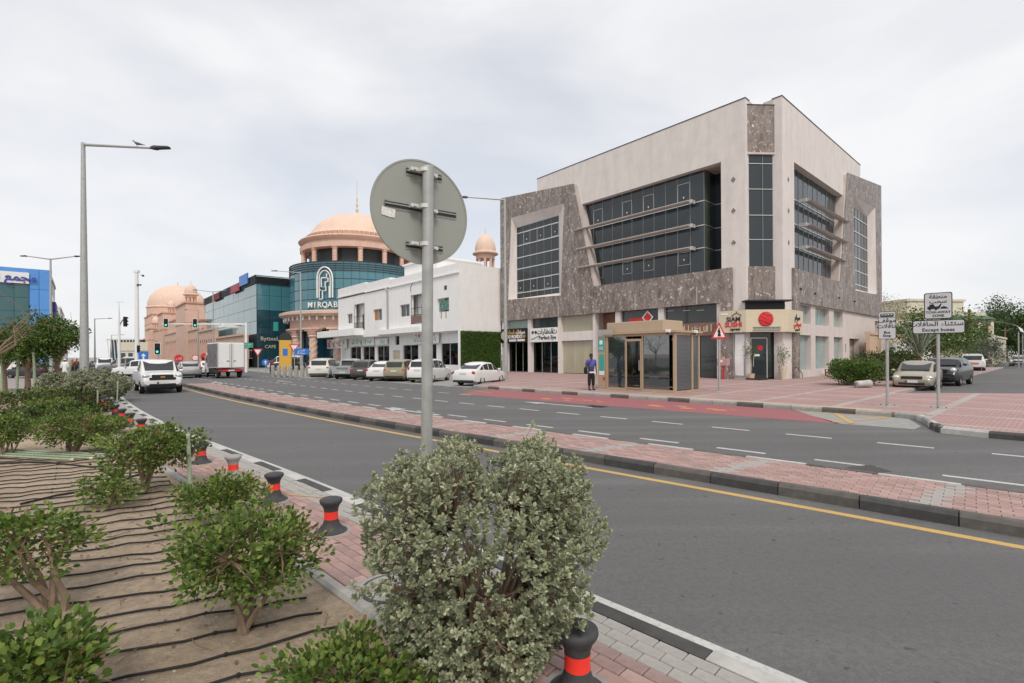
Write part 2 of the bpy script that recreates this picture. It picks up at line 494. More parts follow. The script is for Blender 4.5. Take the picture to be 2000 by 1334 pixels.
gm = MB(); N = 24
gm.add([(-2500, -600, -.05), (2500, -600, -.05), (2500, 3500, -.05), (-2500, 3500, -.05)], [(0, 1, 2, 3)])
tag(gm.build('ground', pm('dusty_ground', (.32, .28, .23), .95, .2, .05)), kind='structure')
road = sheet('road', [(-220, -40), (160, -40), (160, 190), (-220, 190)], 0.0, MAT['asphalt'])

# --- markings on the carriageway (thin paint sheets a few millimetres proud)
def strip_obj(name, path, a, b, d0, d1, mat, z=.004, parent=None, step=.6):
    m = MB().loft(path.band(a, b, d0, d1, z - .003, z, step), True)
    return m.build(name, mat, parent)
sk0, sk1 = KP.near(13, -2), KP.near(-22, 32.6)
strip_obj('yellow_edge_line', KP, -.43, -.31, sk0, sk1, MAT['line_yellow'], parent=road)
strip_obj('white_edge_line', WP, -.14, 0, .5, WP.L[-1] - 1, MAT['line_white'], parent=road)
dA, dB = KP.near(8.97 - 3.5, 9.05 - 3.6), KP.near(6.63 - 1.6, 7.51 - 1.6)
for off, ph in ((5.75, .35), (2.92, .95)):
    d = 1.0 + ph
    while d < KP.near(-32, 43):
        strip_obj('lane_dash', KP, off - .055, off + .055, d, d + .92, MAT['line_white'], .004, road, .5)
        d += 1.74
d = KP.near(-3, 13)
while d < KP.near(-26, 37):
    strip_obj('edge_dash', KP, 8.5, 8.6, d + 7, d + 7.9, MAT['line_white'], .004, road, .5)
    d += 1.74
def arrow(c, ang, length, parent=road):
    m = MB(Matrix.Translation((c[0], c[1], 0)) @ Matrix.Rotation(ang, 4, 'Z'))
    m.plate([[(-length / 2, -.07), (length * .22, -.07), (length * .22, -.24), (length / 2, 0), (length * .22, .24), (length * .22, .07), (-length / 2, .07)]], lambda a, b, t: (a, b, t), .001, .004)
    m.build('lane_arrow', MAT['line_white'], parent)
for px, py in ((800, 803), (1085, 790), (425, 748), (555, 745)):
    x, y = G(px, py); t = KP.tan(KP.near(x, y)); arrow((x, y), atan2(t[1], t[0]), 3.4)
# worn dark tyre patch and road plates
def grate(px, py, w, l, label):
    x, y = G(px, py); t = KP.tan(KP.near(x, y))
    o = thing('drain_grate', label, 'drain cover', (x, y, 0), atan2(t[1], t[0]))
    part('frame', MAT['dark'], o, (-l / 2, l / 2, -w / 2, -w / 2 + .04, -.02, .012), (-l / 2, l / 2, w / 2 - .04, w / 2, -.02, .012), (-l / 2, -l / 2 + .04, -w / 2 + .04, w / 2 - .04, -.02, .012), (l / 2 - .04, l / 2, -w / 2 + .04, w / 2 - .04, -.02, .012))
    k = int(l / .09)
    for i in range(k):
        xx = -l / 2 + .06 + i * (l - .12) / max(1, k - 1)
        part('bar', MAT['dark'], o, (xx - .018, xx + .018, -w / 2 + .04, w / 2 - .04, -.02, .009))
grate(1165, 794, .45, .75, 'iron drain grate in the asphalt beside the red bus bay')
pp = [G(1618, 917), (G(1700, 908)), G(1742, 921), G(1660, 928)]
sheet('road_patch', pp, .005, pm('rubble_patch', (.085, .083, .08), .95, .5, 30, bmp=1.0, bscale=25), parent=road)

# --- kerb stones
def kerb_stone_mesh(l, h=.16, w=.14, ch=.035):
    prof = [(0, -.08), (w, -.08), (w, h), (ch, h), (.008, h - ch), (0, h - ch - .01)]
    m = MB(); m.loft([[(x, a, b) for a, b in prof] for x in (.006, l - .006)], True)
    return m.mesh('kerb_stone')
KST = kerb_stone_mesh(.92)
def kerb_run(parent, path, off, d0, d1, side, mats, l=.92, h=None):
    """stones along the path; side=+1: exposed face looks to the negative-normal side"""
    base = {}
    i, d = 0, d0
    while d + l <= d1:
        P, Q = path.at(d, off), path.at(d + l, off)
        mt = mats[i % len(mats)]
        if mt.name not in base:
            me = KST.copy(); me.materials.append(mt); base[mt.name] = me
        ang = atan2(Q[1] - P[1], Q[0] - P[0])
        o = bpy.data.objects.new('kerb_stone', base[mt.name]); COL.objects.link(o); o.parent = parent
        if side < 0: o.location = (Q[0], Q[1], RNG.uniform(-.006, .006)); o.rotation_euler = (0, 0, ang + pi)
        else: o.location = (P[0], P[1], RNG.uniform(-.006, .006)); o.rotation_euler = (0, 0, ang)
        i += 1; d += l

# median: island between the two carriageways
med = MB().loft(KP.band(.10, 1.60, sk0, sk1, -.05, .135, .8), True).build('median_island', MAT['joint']); med['kind'] = 'structure'
# stone local +y must point away from the exposed face; for the near kerb the exposed face looks to -normal
class Rev(Path):
    def __init__(s, q):
        s.p = q.p[::-1].copy(); s.L = q.L[-1] - q.L[::-1]; s.t = -q.t[::-1]; s.n = -q.n[::-1]
MAT['kerb_dirty'] = pm('kerb_dirty', (.12, .11, .10), .85, .3, 8, bmp=.5, bscale=50, grime=.5)
KR = Rev(KP)
def run_fwd(parent, path, off, d0, d1, mats, side):
    """side +1: body of the stone lies on the +normal side of the line at off"""
    base = {}; i = 0; d = d0; l = .92
    while d + l <= d1 + .01:
        P, Q = path.at(d, off), path.at(d + l, off)
        if side > 0: P, Q = Q, P          # stone +y = left of its x axis
        mt = mats[i % len(mats)]
        if mt.name not in base:
            me = KST.copy(); me.materials.clear(); me.materials.append(mt); base[mt.name] = me
        o = bpy.data.objects.new('kerb_stone', base[mt.name]); COL.objects.link(o); o.parent = parent
        o.location = (P[0], P[1], RNG.uniform(-.005, .005)); o.rotation_euler = (0, 0, atan2(Q[1] - P[1], Q[0] - P[0]))
        i += 1; d += l
run_fwd(med, KP, 0.0, sk0, sk1, [MAT['kerb_black'], MAT['kerb_dirty']], 1)
run_fwd(med, KP, 1.70, sk0, sk1, [MAT['kerb_white'], MAT['kerb_dirty']], -1)
# end cap of the island
e0 = KP.at(sk1, .85)
MB().lathe([(.02, -.05), (.85, -.05), (.85, .13), (.78, .158), (.02, .16)], 18, (e0[0], e0[1], 0)).build('island_nose', MAT['kerb_dirty'], med)

# --- block paving, laid brick by brick
BR = MB().cbox((0, 0, 0), (.194, .094, .06), .006).mesh('brick')
def lay(parent, path, rows, d0, d1, z, near_xy, first=300, keep=None, zvar=.003):
    cand = []
    for off, kind, ph in rows:
        d = d0 + ph
        while d < d1:
            P = path.at(d, off); t = path.tan(d)
            k = keep(d, off) if keep else kind
            cand.append((hypot(P[0] - near_xy[0], P[1] - near_xy[1]), P[0], P[1], atan2(t[1], t[0]), k)); d += .2
    cand.sort(key=lambda q: q[0])
    vis = [q for q in cand if q[2] > 1.2 and abs(q[1] / q[2]) < 1.12]
    chosen = set(id(q) for q in vis[:first])
    meshes = {}
    def mt(kind):
        return MAT['brick_grey'] if kind == 'g' else MAT[RNG.choice(('brick_red', 'brick_red', 'brick_red2', 'brick_red3'))]
    rest = {}
    for q in cand:
        mm = mt(q[4]); zz = z + RNG.uniform(-zvar, zvar)
        if id(q) in chosen:
            if mm.name not in meshes:
                me = BR.copy(); me.materials.clear(); me.materials.append(mm); meshes[mm.name] = me
            o = bpy.data.objects.new('brick', meshes[mm.name]); COL.objects.link(o); o.parent = parent
            o.location = (q[1], q[2], zz - .03); o.rotation_euler = (RNG.uniform(-.01, .01), RNG.uniform(-.006, .006), q[3])
        else:
            r = rest.setdefault(mm.name, (mm, MB()))[1]
            r.M = Matrix.Translation((q[1], q[2], zz - .03)) @ Matrix.Rotation(q[3], 4, 'Z')
            r.box(-.097, .097, -.047, .047, -.02, .03)
    for mm, r in rest.values():
        tag(r.build('bricks', mm, parent), kind='stuff')
rows = [(.19 + .1 * i, 'r', .1 * (i % 2)) for i in range(14)]
lay(med, KP, rows, sk0, sk1, .158, (3, 6), 300, keep=lambda d, o: 'g' if (d + o * .25) % 2.4 < .24 else 'r')

# near footway strip with bollards
ws0, ws1 = .3, WP.L[-1] - 2.5
strip = MB().loft(WP.band(-1.42, -.14, ws0, ws1, -.04, .032, .6), True).build('footway_strip', MAT['joint']); strip['kind'] = 'structure'
FK = MB().loft([[(x, a, b) for a, b in ((0, -.05), (.15, -.05), (.15, .062), (.02, .062), (0, .03))] for x in (.004, .896)], True).mesh('flush_kerb')
i, d = 0, ws0
base = {}
while d < ws1 - .9:
    P, Q = WP.at(d, -.145), WP.at(d + .9, -.145)
    mt_ = MAT['kerb_white'] if i % 2 else MAT['kerb_black']
    if mt_.name not in base:
        me = FK.copy(); me.materials.append(mt_); base[mt_.name] = me
    o = bpy.data.objects.new('flush_kerb_stone', base[mt_.name]); COL.objects.link(o); o.parent = strip
    o.location = (P[0], P[1], RNG.uniform(-.004, .004)); o.rotation_euler = (0, 0, atan2(Q[1] - P[1], Q[0] - P[0]))
    i += 1; d += .9
lay(strip, WP, [(-.35 - .1 * i, 'g' if i < 3 else 'r', .1 * (i % 2)) for i in range(11)], ws0, ws1, .062, (.3, 4.2), 300)
EG = MB().loft([[(x, a, b) for a, b in ((0, -.06), (.11, -.06), (.11, .07), (.085, .095), (.025, .095), (0, .07))] for x in (.005, .995)], True).mesh('edging')
EG.materials.append(MAT['kerb_grey'])
d = ws0
while d < ws1 - 1:
    P, Q = WP.at(d, -1.42), WP.at(d + 1, -1.42)
    o = bpy.data.objects.new('edging_stone', EG); COL.objects.link(o); o.parent = strip
    o.location = (P[0], P[1], RNG.uniform(-.006, .006)); o.rotation_euler = (RNG.uniform(-.02, .02), 0, atan2(Q[1] - P[1], Q[0] - P[0])); d += 1.0

# --- planted sand bed
def sandz(x, y):
    return .055 + .013 * sin(x * 1.7 + y * .6) * cos(y * 1.3 - x * .4) + .010 * sin(x * 5.1 - y * 3.3) + .008 * sin(x * 11 + y * 9)
sb = MB(); nd, ntt = 150, 70
gridv = []
for i in range(nd):
    d = ws0 + (ws1 - 1.0 - ws0) * i / (nd - 1)
    for j in range(ntt):
        t = 1.40 + 15.5 * (j / (ntt - 1)) ** 1.35
        P = WP.at(d, -t)
        gridv.append((P[0], P[1], sandz(P[0], P[1]) if j else .05))
sb.add(gridv, [(i * ntt + j, i * ntt + j + 1, (i + 1) * ntt + j + 1, (i + 1) * ntt + j) for i in range(nd - 1) for j in range(ntt - 1)])
bed = sb.build('sand_bed', MAT['sand'], smooth=True, sharp=None); bed['kind'] = 'structure'
strip_obj('bed_end_kerb', Path([tuple(WP.at(ws1 - 1.0, -1.2)), tuple(WP.at(ws1 - 1.0, -17))], .5, 2), -.15, 0, 0, 15.5, MAT['kerb_grey'], .12, bed)

# --- far pavement with the bus bay
front = [(40, -18.2), (11.28, 10.82), (10.68, 11.38), (10.40, 11.84), (10.52, 12.25), (10.94, 12.65), (11.9, 14.2), (11.95, 14.6), (11.56, 14.92), (10.3, 16.3), (7.85, 18.9), (4.42, 22.3),
         (2.44, 24.2), (-1.18, 27.98), (-2.3, 29.3), (-1.0, 33), (-5.2, 49.6)]
b28 = OB + UX * 30
back = [(b28.x + 20, b28.y + 22), (17.1 + 42, 22 + 37), (17.2, 22.1), (25, 20.9), (52, 16), (60, -18)]
pav = MB().prism(front + back, -.05, .145).build('pavement', MAT['paving_far']); pav['kind'] = 'structure'
pav.matrix_world = Matrix.Identity(4)
# pavement texture follows the street directions: rebuild in the street frame
pav.data.transform(FRAME.inverted()); pav.matrix_world = FRAME
FP = Path(front[::-1] if False else front, .2, 2)
def kerb_along(parent, pts, mats, l=.92):
    p = Path(pts, .1, 1); base = {}; i = 0; d = 0
    while d + l * .6 < p.L[-1]:
        P, Q = p.at(d), p.at(min(d + l, p.L[-1])); mt_ = mats[i % len(mats)]
        if mt_.name not in base:
            me = KST.copy(); me.materials.clear(); me.materials.append(mt_); base[mt_.name] = me
        o = bpy.data.objects.new('kerb_stone', base[mt_.name]); COL.objects.link(o); o.parent = parent
        o.matrix_parent_inverse = parent.matrix_world.inverted()
        o.location = (Q[0], Q[1], RNG.uniform(-.004, .004)); o.rotation_euler = (0, 0, atan2(P[1] - Q[1], P[0] - Q[0]))
        i += 1; d += l
def shift(pts, k):   # move a polyline outward (towards the road)
    p = Path(pts, .2, 1); return [tuple(p.at(d, -k)) for d in np.linspace(0, p.L[-1], max(6, int(p.L[-1] / .2)))]
kerb_along(pav, shift(front[:6], .135)[::1], [MAT['kerb_black'], MAT['kerb_white']])
kerb_along(pav, shift(front[5:9], .135), [MAT['kerb_white'], MAT['kerb_grey']], .6)
kerb_along(pav, shift(front[8:16], .135), [MAT['kerb_grey'], MAT['kerb_dirty'], MAT['kerb_grey']])
# buff tactile edge behind the bus kerb
TP = Path(front[8:14], .2, 2)
strip_obj('buff_edge_paving', TP, .02, .42, .3, TP.L[-1] - .3, MAT['tactile'], .151, None)['kind'] = 'structure'
# bus bay: red surfacing, worn yellow marking, grey end with yellow hatch
bk = [tuple(p) for p in TP.p[::4]]
red_in = [tuple(KP.at(KP.near(*q), 8.6)) for q in ((9.1, 13.4), (6.03, 16.53), (2.05, 19.75), (-2.4, 25.0))]
off = lambda q, k: (q[0] - .70 * k, q[1] - .71 * k)
redpoly = [off(q, .16) for q in front[9:14]] + red_in[::-1]
redpoly[0] = (9.55, 16.75)
bay = sheet('bus_bay', redpoly, .006, MAT['bus_red'])
def bay_marks(px, py, n, seed):
    r = random.Random(seed); x, y = G(px, py); t = KP.tan(KP.near(x, y)); m = MB(Matrix.Translation((x, y, 0)) @ Matrix.Rotation(atan2(t[1], t[0]), 4, 'Z'))
    for k in range(n):
        a = -1.5 + 3.0 * k / n + r.uniform(-.1, .1); b = r.uniform(-.5, .3)
        m.box(a, a + r.uniform(.08, .5), b, b + r.uniform(.06, .4), .007, .010 + k * .0002)
    m.build('worn_marking', MAT['bus_yellow'], bay)
bay_marks(1118, 781, 9, 3); bay_marks(1345, 797, 11, 4)
gp = [(9.62, 16.68), off(front[9], .16), off(front[8], .16), (11.6, 14.35), (10.75, 12.9), (10.2, 12.45), (8.95, 13.6)]
gend = sheet('bus_bay_end', gp, .006, MAT['bay_grey'])
def bar(parent, a, b, w, mat, z=.010):
    a, b = Vector((*a, 0)), Vector((*b, 0)); d = (b - a).normalized(); nn = Vector((-d.y, d.x, 0)) * w / 2
    m = MB().add([(*(a + nn).xy, z), (*(a - nn).xy, z), (*(b - nn).xy, z), (*(b + nn).xy, z)], [(0, 1, 2, 3)])
    return m.build('yellow_hatch', mat, parent)
c1, c2, c3, c4 = (9.55, 16.6), (11.3, 14.75), (9.0, 13.75), (10.5, 15.5)
bar(gend, c1, c2, .12, MAT['line_yellow']); bar(gend, c3, c2, .12, MAT['line_yellow'], .012); bar(gend, (10.35, 15.7), (9.35, 13.5), .14, MAT['line_yellow'], .014)
# parking bays before the white building: yellow-grey apron and bay lines
ap = sheet('parking_apron', [(-2.6, 29.4), (-1.3, 33), (-5.6, 49.4), (-36, 82), (-44, 76), (-17.4, 43.5), (-11, 37.6)], .005, MAT['bay_grey'])
for px, py in ((868, 757), (800, 752), (720, 748), (660, 745), (600, 741)):
    x, y = G(px, py); bar(ap, (x, y), (x + 1.0, y + 4.2), .09, MAT['line_white'], .012)
bar(ap, G(905, 766), G(975, 760), .1, MAT['line_yellow'], .012); bar(ap, G(905, 761), G(960, 768), .1, MAT['line_yellow'], .014)
# left plaza beyond the bed and traffic island with posts
pz = sheet('plaza_paving', [(-31, 34), (-27.5, 31.5), (-70, 20), (-90, 45), (-60, 66), (-46, 52)], .03, MAT['plaza'])
ti = MB().prism([G(600, 741), G(640, 739), G(625, 733), G(545, 728), G(530, 733)], -.03, .13).build('traffic_island', MAT['kerb_grey']); ti['kind'] = 'structure'
# ================================================================== lettering
AR = {}
for ch, cp, k in [('ء', 0xFE80, 1), ('أ', 0xFE83, 2), ('إ', 0xFE87, 2), ('ئ', 0xFE89, 4), ('ا', 0xFE8D, 2), ('ب', 0xFE8F, 4), ('ة', 0xFE93, 2), ('ت', 0xFE95, 4), ('ث', 0xFE99, 4), ('ج', 0xFE9D, 4),
                  ('ح', 0xFEA1, 4), ('خ', 0xFEA5, 4), ('د', 0xFEA9, 2), ('ذ', 0xFEAB, 2), ('ر', 0xFEAD, 2), ('ز', 0xFEAF, 2), ('س', 0xFEB1, 4), ('ش', 0xFEB5, 4), ('ص', 0xFEB9, 4),
                  ('ض', 0xFEBD, 4), ('ط', 0xFEC1, 4), ('ظ', 0xFEC5, 4), ('ع', 0xFEC9, 4), ('غ', 0xFECD, 4), ('ف', 0xFED1, 4), ('ق', 0xFED5, 4), ('ك', 0xFED9, 4), ('ل', 0xFEDD, 4),
                  ('م', 0xFEE1, 4), ('ن', 0xFEE5, 4), ('ه', 0xFEE9, 4), ('و', 0xFEED, 2), ('ى', 0xFEEF, 2), ('ي', 0xFEF1, 4)]:
    AR[ch] = (cp, k)
def arabic(s):
    """joined letter forms in visual order (the text object does no shaping of its own)"""
    s = s.replace('لا', '\uFEFB'); out = []
    AR['\uFEFB'] = (0xFEFB, 2)
    for i, ch in enumerate(s):
        if ch not in AR: out.append(ch); continue
        cp, k = AR[ch]
        prev = s[i - 1] if i else ' '; nxt = s[i + 1] if i + 1 < len(s) else ' '
        jp = prev in AR and AR[prev][1] == 4 and k > 1
        jn = nxt in AR and AR[nxt][1] > 1 and k == 4
        out.append(chr(cp + (3 if jp and jn else 2 if jn else 1 if jp else 0)))
    return ''.join(reversed(out))

def face_m(loc, dx, dy, tilt=0.0):
    d = Vector((dx, dy, 0)).normalized()
    m = Matrix(((d.x, 0, d.y, loc[0]), (d.y, 0, -d.x, loc[1]), (0, 1, 0, loc[2]), (0, 0, 0, 1)))
    return m

def text(name, body, size, mat, parent, m4, ext=.01, align='CENTER', bold=0.0, sx=1.0, ar=False):
    cu = bpy.data.curves.new(name, 'FONT'); cu.body = arabic(body) if ar else body
    cu.size = size; cu.extrude = ext; cu.align_x = align; cu.align_y = 'CENTER'; cu.offset = bold; cu.resolution_u = 2
    tmp = bpy.data.objects.new(name, cu); COL.objects.link(tmp)
    dg = bpy.context.evaluated_depsgraph_get()
    me = bpy.data.meshes.new_from_object(tmp.evaluated_get(dg))
    bpy.data.objects.remove(tmp); bpy.data.curves.remove(cu)
    me.transform(m4 @ Matrix.Diagonal((sx, 1, 1, 1))); me.materials.clear()
    return link(name, me, mat, parent)

def strokes(parent, m4, w, h, mat, seed, th=.12, name='lettering'):
    """lettering too blurred to read: a run of raised strokes of its size and colour"""
    r = random.Random(seed); m = MB(m4); x = -w / 2; t = h * th
    while x < w / 2 - h * .3:
        k = r.choice('ilcuo'); g = h * r.uniform(.28, .5)
        if k in 'il': m.box(x, x + t, -h / 2, h / 2 * r.uniform(.2, 1), 0, .012)
        elif k == 'u': m.box(x, x + t, -h / 2, h * .2, 0, .012).box(x + t, x + g, -h / 2, -h / 2 + t, 0, .012).box(x + g, x + g + t, -h / 2, h * .3, 0, .012)
        elif k == 'c': m.box(x, x + t, -h / 2, h / 2, 0, .012).box(x + t, x + g, h / 2 - t, h / 2, 0, .012).box(x + t, x + g, -h / 2, -h / 2 + t, 0, .012)
        else: m.box(x, x + g, -h * .1, -h * .1 + t, 0, .012).box(x + g * .3, x + g * .3 + t, h * .15, h * .15 + t, 0, .012)
        x += g + t * 1.6
    return m.build(name, mat, parent)

# ================================================================== stone-clad corner building
cb = thing('corner_building', 'four storey stone and plaster corner building with slanted window bays and horizontal fins', 'building', matrix=FRAME)
fL = lambda a, b, t: (t, a, b)
fR = lambda a, b, t: (a, t, b)
def platem(name, mat, polys, fn, t0, t1, parent=cb):
    return MB().plate(polys, fn, t0, t1).build(name, mat, parent)

# shared pane / bar builders (unit meshes scaled per object so data is shared)
UNIT = MB().box(0, 1, 0, 1, 0, 1)
UM = {}
def unit(name, mat, parent, lo, hi):
    if mat.name not in UM:
        me = UNIT.mesh('block'); me.materials.append(mat); UM[mat.name] = me
    o = bpy.data.objects.new(name, UM[mat.name]); COL.objects.link(o); o.parent = parent
    o.location = lo; o.scale = (hi[0] - lo[0], hi[1] - lo[1], hi[2] - lo[2])
    return o

wallL = [(1.7, .15), (2.6, .15), (2.6, 5.5), (3.43, 5.5), (3.43, 15.72), (17.5, 15.72), (17.5, 17.2), (22.3, 17.6), (22.3, 19.62), (1.7, 19.62)]
platem('plaster_wall', MAT['plaster'], [wallL], fL, 0, .6)
holeL = [(26.05, 16.5), (18.5, 16.25), (18.95, 7.6), (26.65, 7.85)]
platem('stone_cladding', MAT['stone'], [[(2.6, .15), (3.43, .15), (3.43, 5.6), (27.9, 5.6), (27.9, 19.0), (17.3, 17.8), (15.03, 8.02), (2.6, 8.02)], holeL], fL, -.18, .55)
wallR = [(1.85, .15), (3.45, .15), (3.45, 8.0), (4.05, 8.0), (4.05, 15.72), (16.0, 15.72), (16.0, 17.2), (21.0, 17.6), (21.0, 19.72), (1.85, 19.72)]
platem('plaster_wall', MAT['plaster'], [wallR], fR, 0, .6)
holeR = [(17.96, 16.25), (25.6, 16.6), (25.95, 7.85), (18.5, 7.65)]
platem('stone_cladding', MAT['stone'], [[(3.45, .15), (4.5, .15), (4.5, 5.62), (28.0, 5.62), (28.0, 19.3), (16.3, 17.86), (14.09, 8.02), (3.45, 8.02)], holeR], fR, -.18, .55)
# fin wall return, dark capping along the parapet
part('end_pier', MAT['plaster_edge'], cb, (1.85, 2.45, .6, 1.25, 5.2, 19.72), (.6, 1.2, 1.7, 2.3, 5.2, 19.62))
part('parapet_cap', MAT['dark'], cb, (-.03, .66, 1.67, 22.33, 19.62, 19.68))
part('parapet_cap', MAT['dark'], cb, (1.82, 21.03, -.03, .66, 19.72, 19.78))
# slanted reveals beside the window bays
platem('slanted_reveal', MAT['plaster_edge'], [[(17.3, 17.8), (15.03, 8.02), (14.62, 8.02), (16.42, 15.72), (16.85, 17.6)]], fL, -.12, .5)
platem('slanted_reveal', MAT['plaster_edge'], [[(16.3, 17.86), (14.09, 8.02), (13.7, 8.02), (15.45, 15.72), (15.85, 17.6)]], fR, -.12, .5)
# splayed surrounds of the two outer windows
def surround(hole, rect, fn, x0, x1):
    m = MB(); (a0, b0, a1, b1) = rect
    inner = [(a1, b1), (a0, b1), (a0, b0), (a1, b0)] if hole[0][0] > hole[1][0] else [(a0, b1), (a1, b1), (a1, b0), (a0, b0)]
    for k in range(4):
        p, q = hole[k], hole[(k + 1) % 4]; r, s = inner[(k + 1) % 4], inner[k]
        m.add([fn(*p, x0), fn(*q, x0), fn(*r, x1), fn(*s, x1)], [(0, 1, 2, 3)])
    return m.build('window_surround', MAT['plaster'], cb)
rL, rR = (19.75, 7.95, 25.85, 15.5), (18.7, 8.0, 25.2, 15.7)
surround(holeL, rL, fL, -.17, .45); surround(holeR, rR, fR, -.17, .45)
def grid(fn, cols, rows, t, wname, mc, mr, vents=(), th=.03):
    """panes one by one, mullions and transoms standing proud of them"""
    w = bpy.data.objects.new(wname, None); COL.objects.link(w); w.parent = cb
    for i in range(len(cols) - 1):
        for j in range(len(rows) - 1):
            lo, hi = fn(cols[i], rows[j], t), fn(cols[i + 1], rows[j + 1], t + th)
            lo, hi = [min(a, b) for a, b in zip(lo, hi)], [max(a, b) for a, b in zip(lo, hi)]
            p = unit('pane', MAT['pane'], w, lo, hi)
            p.rotation_euler = (RNG.uniform(-.004, .004), RNG.uniform(-.004, .004), RNG.uniform(-.004, .004))
    for c in cols:
        lo, hi = fn(c - mc / 2, rows[0], t - .03), fn(c + mc / 2, rows[-1], t + .01)
        unit('mullion', MAT['mull'], w, [min(a, b) for a, b in zip(lo, hi)], [max(a, b) for a, b in zip(lo, hi)])
    for r in rows[1:-1]:
        lo, hi = fn(cols[0], r - mr / 2, t - .05), fn(cols[-1], r + mr / 2, t + .012)
        unit('transom', MAT['alu'], w, [min(a, b) for a, b in zip(lo, hi)], [max(a, b) for a, b in zip(lo, hi)])
    for (i, r0, r1) in vents:      # opening lights with a small handle
        a, b = cols[i], cols[i + 1]
        fr = MB()
        for q in ((a + .02, b - .02, r1 - .025, r1), (a + .02, b - .02, r0, r0 + .025), (a + .02, a + .045, r0, r1), (b - .045, b - .02, r0, r1)):
            lo, hi = fn(q[0], q[2], t - .02), fn(q[1], q[3], t)
            fr.box(*[v for k in range(3) for v in (min(lo[k], hi[k]), max(lo[k], hi[k]))])
        fr.build('opening_light', MAT['alu'], w)
        m = MB(); cx, cz = (a + b) / 2, r0 + .35
        m.add([fn(cx - .07, cz + .12, t - .03), fn(cx + .07, cz + .12, t - .03), fn(cx, cz - .05, t - .03)], [(0, 1, 2)])
        m.build('sticker', MAT['white'], w)
    return w
lin = lambda a, b, n: [a + (b - a) * i / n for i in range(n + 1)]
rowsW = [7.95, 8.5, 9.8, 11.05, 12.25, 13.52, 14.85, 15.5]
grid(fL, lin(19.75, 25.85, 6), rowsW, .45, 'side_window', .035, .09, [(0, 13.6, 14.8), (2, 13.6, 14.8), (4, 13.6, 14.8), (1, 8.6, 9.75), (3, 8.6, 9.75), (5, 8.6, 9.75)])
grid(fR, lin(18.7, 25.2, 6), [8.0] + rowsW[1:-1] + [15.7], .45, 'side_window', .035, .09)
mullL = [4.96, 6.07, 7.14, 8.17, 9.23, 10.25, 11.35, 12.34, 13.37, 14.44, 15.49, 16.57, 17.3]
R4 = [8.02, 9.9, 11.6, 13.42, 15.74]
grid(fL, mullL, R4, .5, 'bay_window', .04, .06, [(1, 13.6, 15.1), (4, 13.6, 15.0), (6, 13.6, 15.0), (9, 13.6, 15.0), (1, 8.8, 9.8), (4, 8.8, 9.8), (6, 8.8, 9.8), (9, 8.8, 9.8)])
grid(fR, [5.3] + lin(6.35, 15.9, 9), R4, .5, 'bay_window', .04, .06, [(2, 13.6, 15.0), (5, 13.6, 15.0)])
# glazed returns behind the piers
MAT['pane_green'] = glassy('pane_green', (.10, .13, .10), .08, .5, .6, .25)
for j in range(4):
    unit('return_pane', MAT['pane_green'], cb, (.53, 4.93, R4[j]), (1.35, 4.98, R4[j + 1])); unit('return_pane', MAT['pane'], cb, (1.35, 4.93, R4[j]), (2.3, 4.98, R4[j + 1]))
    unit('return_pane', MAT['pane_green'], cb, (5.27, .53, R4[j]), (5.32, 1.6, R4[j + 1]))
    unit('return_pane', MAT['pane'], cb, (2.2, 2.3, R4[j]), (2.3, 4.93, R4[j + 1])); unit('return_pane', MAT['pane'], cb, (2.3, 2.2, R4[j]), (5.27, 2.3, R4[j + 1]))
    if j:
        unit('transom', MAT['alu'], cb, (.5, 4.9, R4[j] - .03), (2.2, 4.93, R4[j] + .03)); unit('transom', MAT['alu'], cb, (2.17, 3.3, R4[j] - .03), (2.2, 4.9, R4[j] + .03))
        unit('transom', MAT['alu'], cb, (5.24, .5, R4[j] - .03), (5.27, 2.2, R4[j] + .03)); unit('transom', MAT['alu'], cb, (4.0, 2.17, R4[j] - .03), (5.24, 2.2, R4[j] + .03))
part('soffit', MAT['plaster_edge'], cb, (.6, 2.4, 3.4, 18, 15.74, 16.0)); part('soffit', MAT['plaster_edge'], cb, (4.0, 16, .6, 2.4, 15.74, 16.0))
# sunshade fins
def fin(p0, p1, z, out):
    p0, p1 = Vector((*p0, z)), Vector((*p1, z)); o = Vector((*out, 0)); m = MB()
    prof = [(.62 * (0.0) - .05, .10), (-.25, .10), (-.42, .07), (-.5, 0), (-.42, -.07), (-.25, -.10), (-.05, -.10)]
    rings = [[p - o * a + Vector((0, 0, b)) for a, b in prof] for p in (p0, p1)]
    f = m.loft(rings, True).build('sunshade_fin', MAT['fin'], cb, smooth=True, sharp=50)
    e = MB(); d = (p1 - p0).normalized()
    for q, s in ((p0, -1), (p1, 1)):
        rr = [[q + d * k * s - o * a + Vector((0, 0, b)) for a, b in ((.3, .13), (-.2, .13), (-.2, -.13), (.3, -.13))] for k in (-.02, .14)]
        e.loft(rr, True)
    e.build('end_bracket', MAT['alu'], f)
for z in R4[1:4]:
    fin((.1, 5.75), (.1, 16.6 + (z - 9.9) * .12), z, (-1, 0)); fin((6.3, .1), (15.3 + (z - 9.9) * .2, .1), z, (0, -1))
# diamonds on the piers, small lamps on the stone
for z in (14.2, 12.0, 9.75):
    for fn, c in ((fL, 2.55), (fR, 2.95)):
        m = MB().plate([[(c - .17, z), (c, z - .21), (c + .17, z), (c, z + .21)]], fn, -.02, .1); m.build('diamond_inlay', MAT['stone'], cb)
for x, z in ((4.6, 6.6), (7.6, 6.5), (13.5, 6.6), (18.0, 6.6)):
    MB().ell((x, -.24, z), (.08, .08, .08)).build('wall_lamp', MAT['dark'], cb)
for y in (24.9, 19.3, 10.6, 5.2):
    part('joint_strip', MAT['plaster_edge'], cb, (-.2, -.178, y, y + .05, 5.62, 6.9))
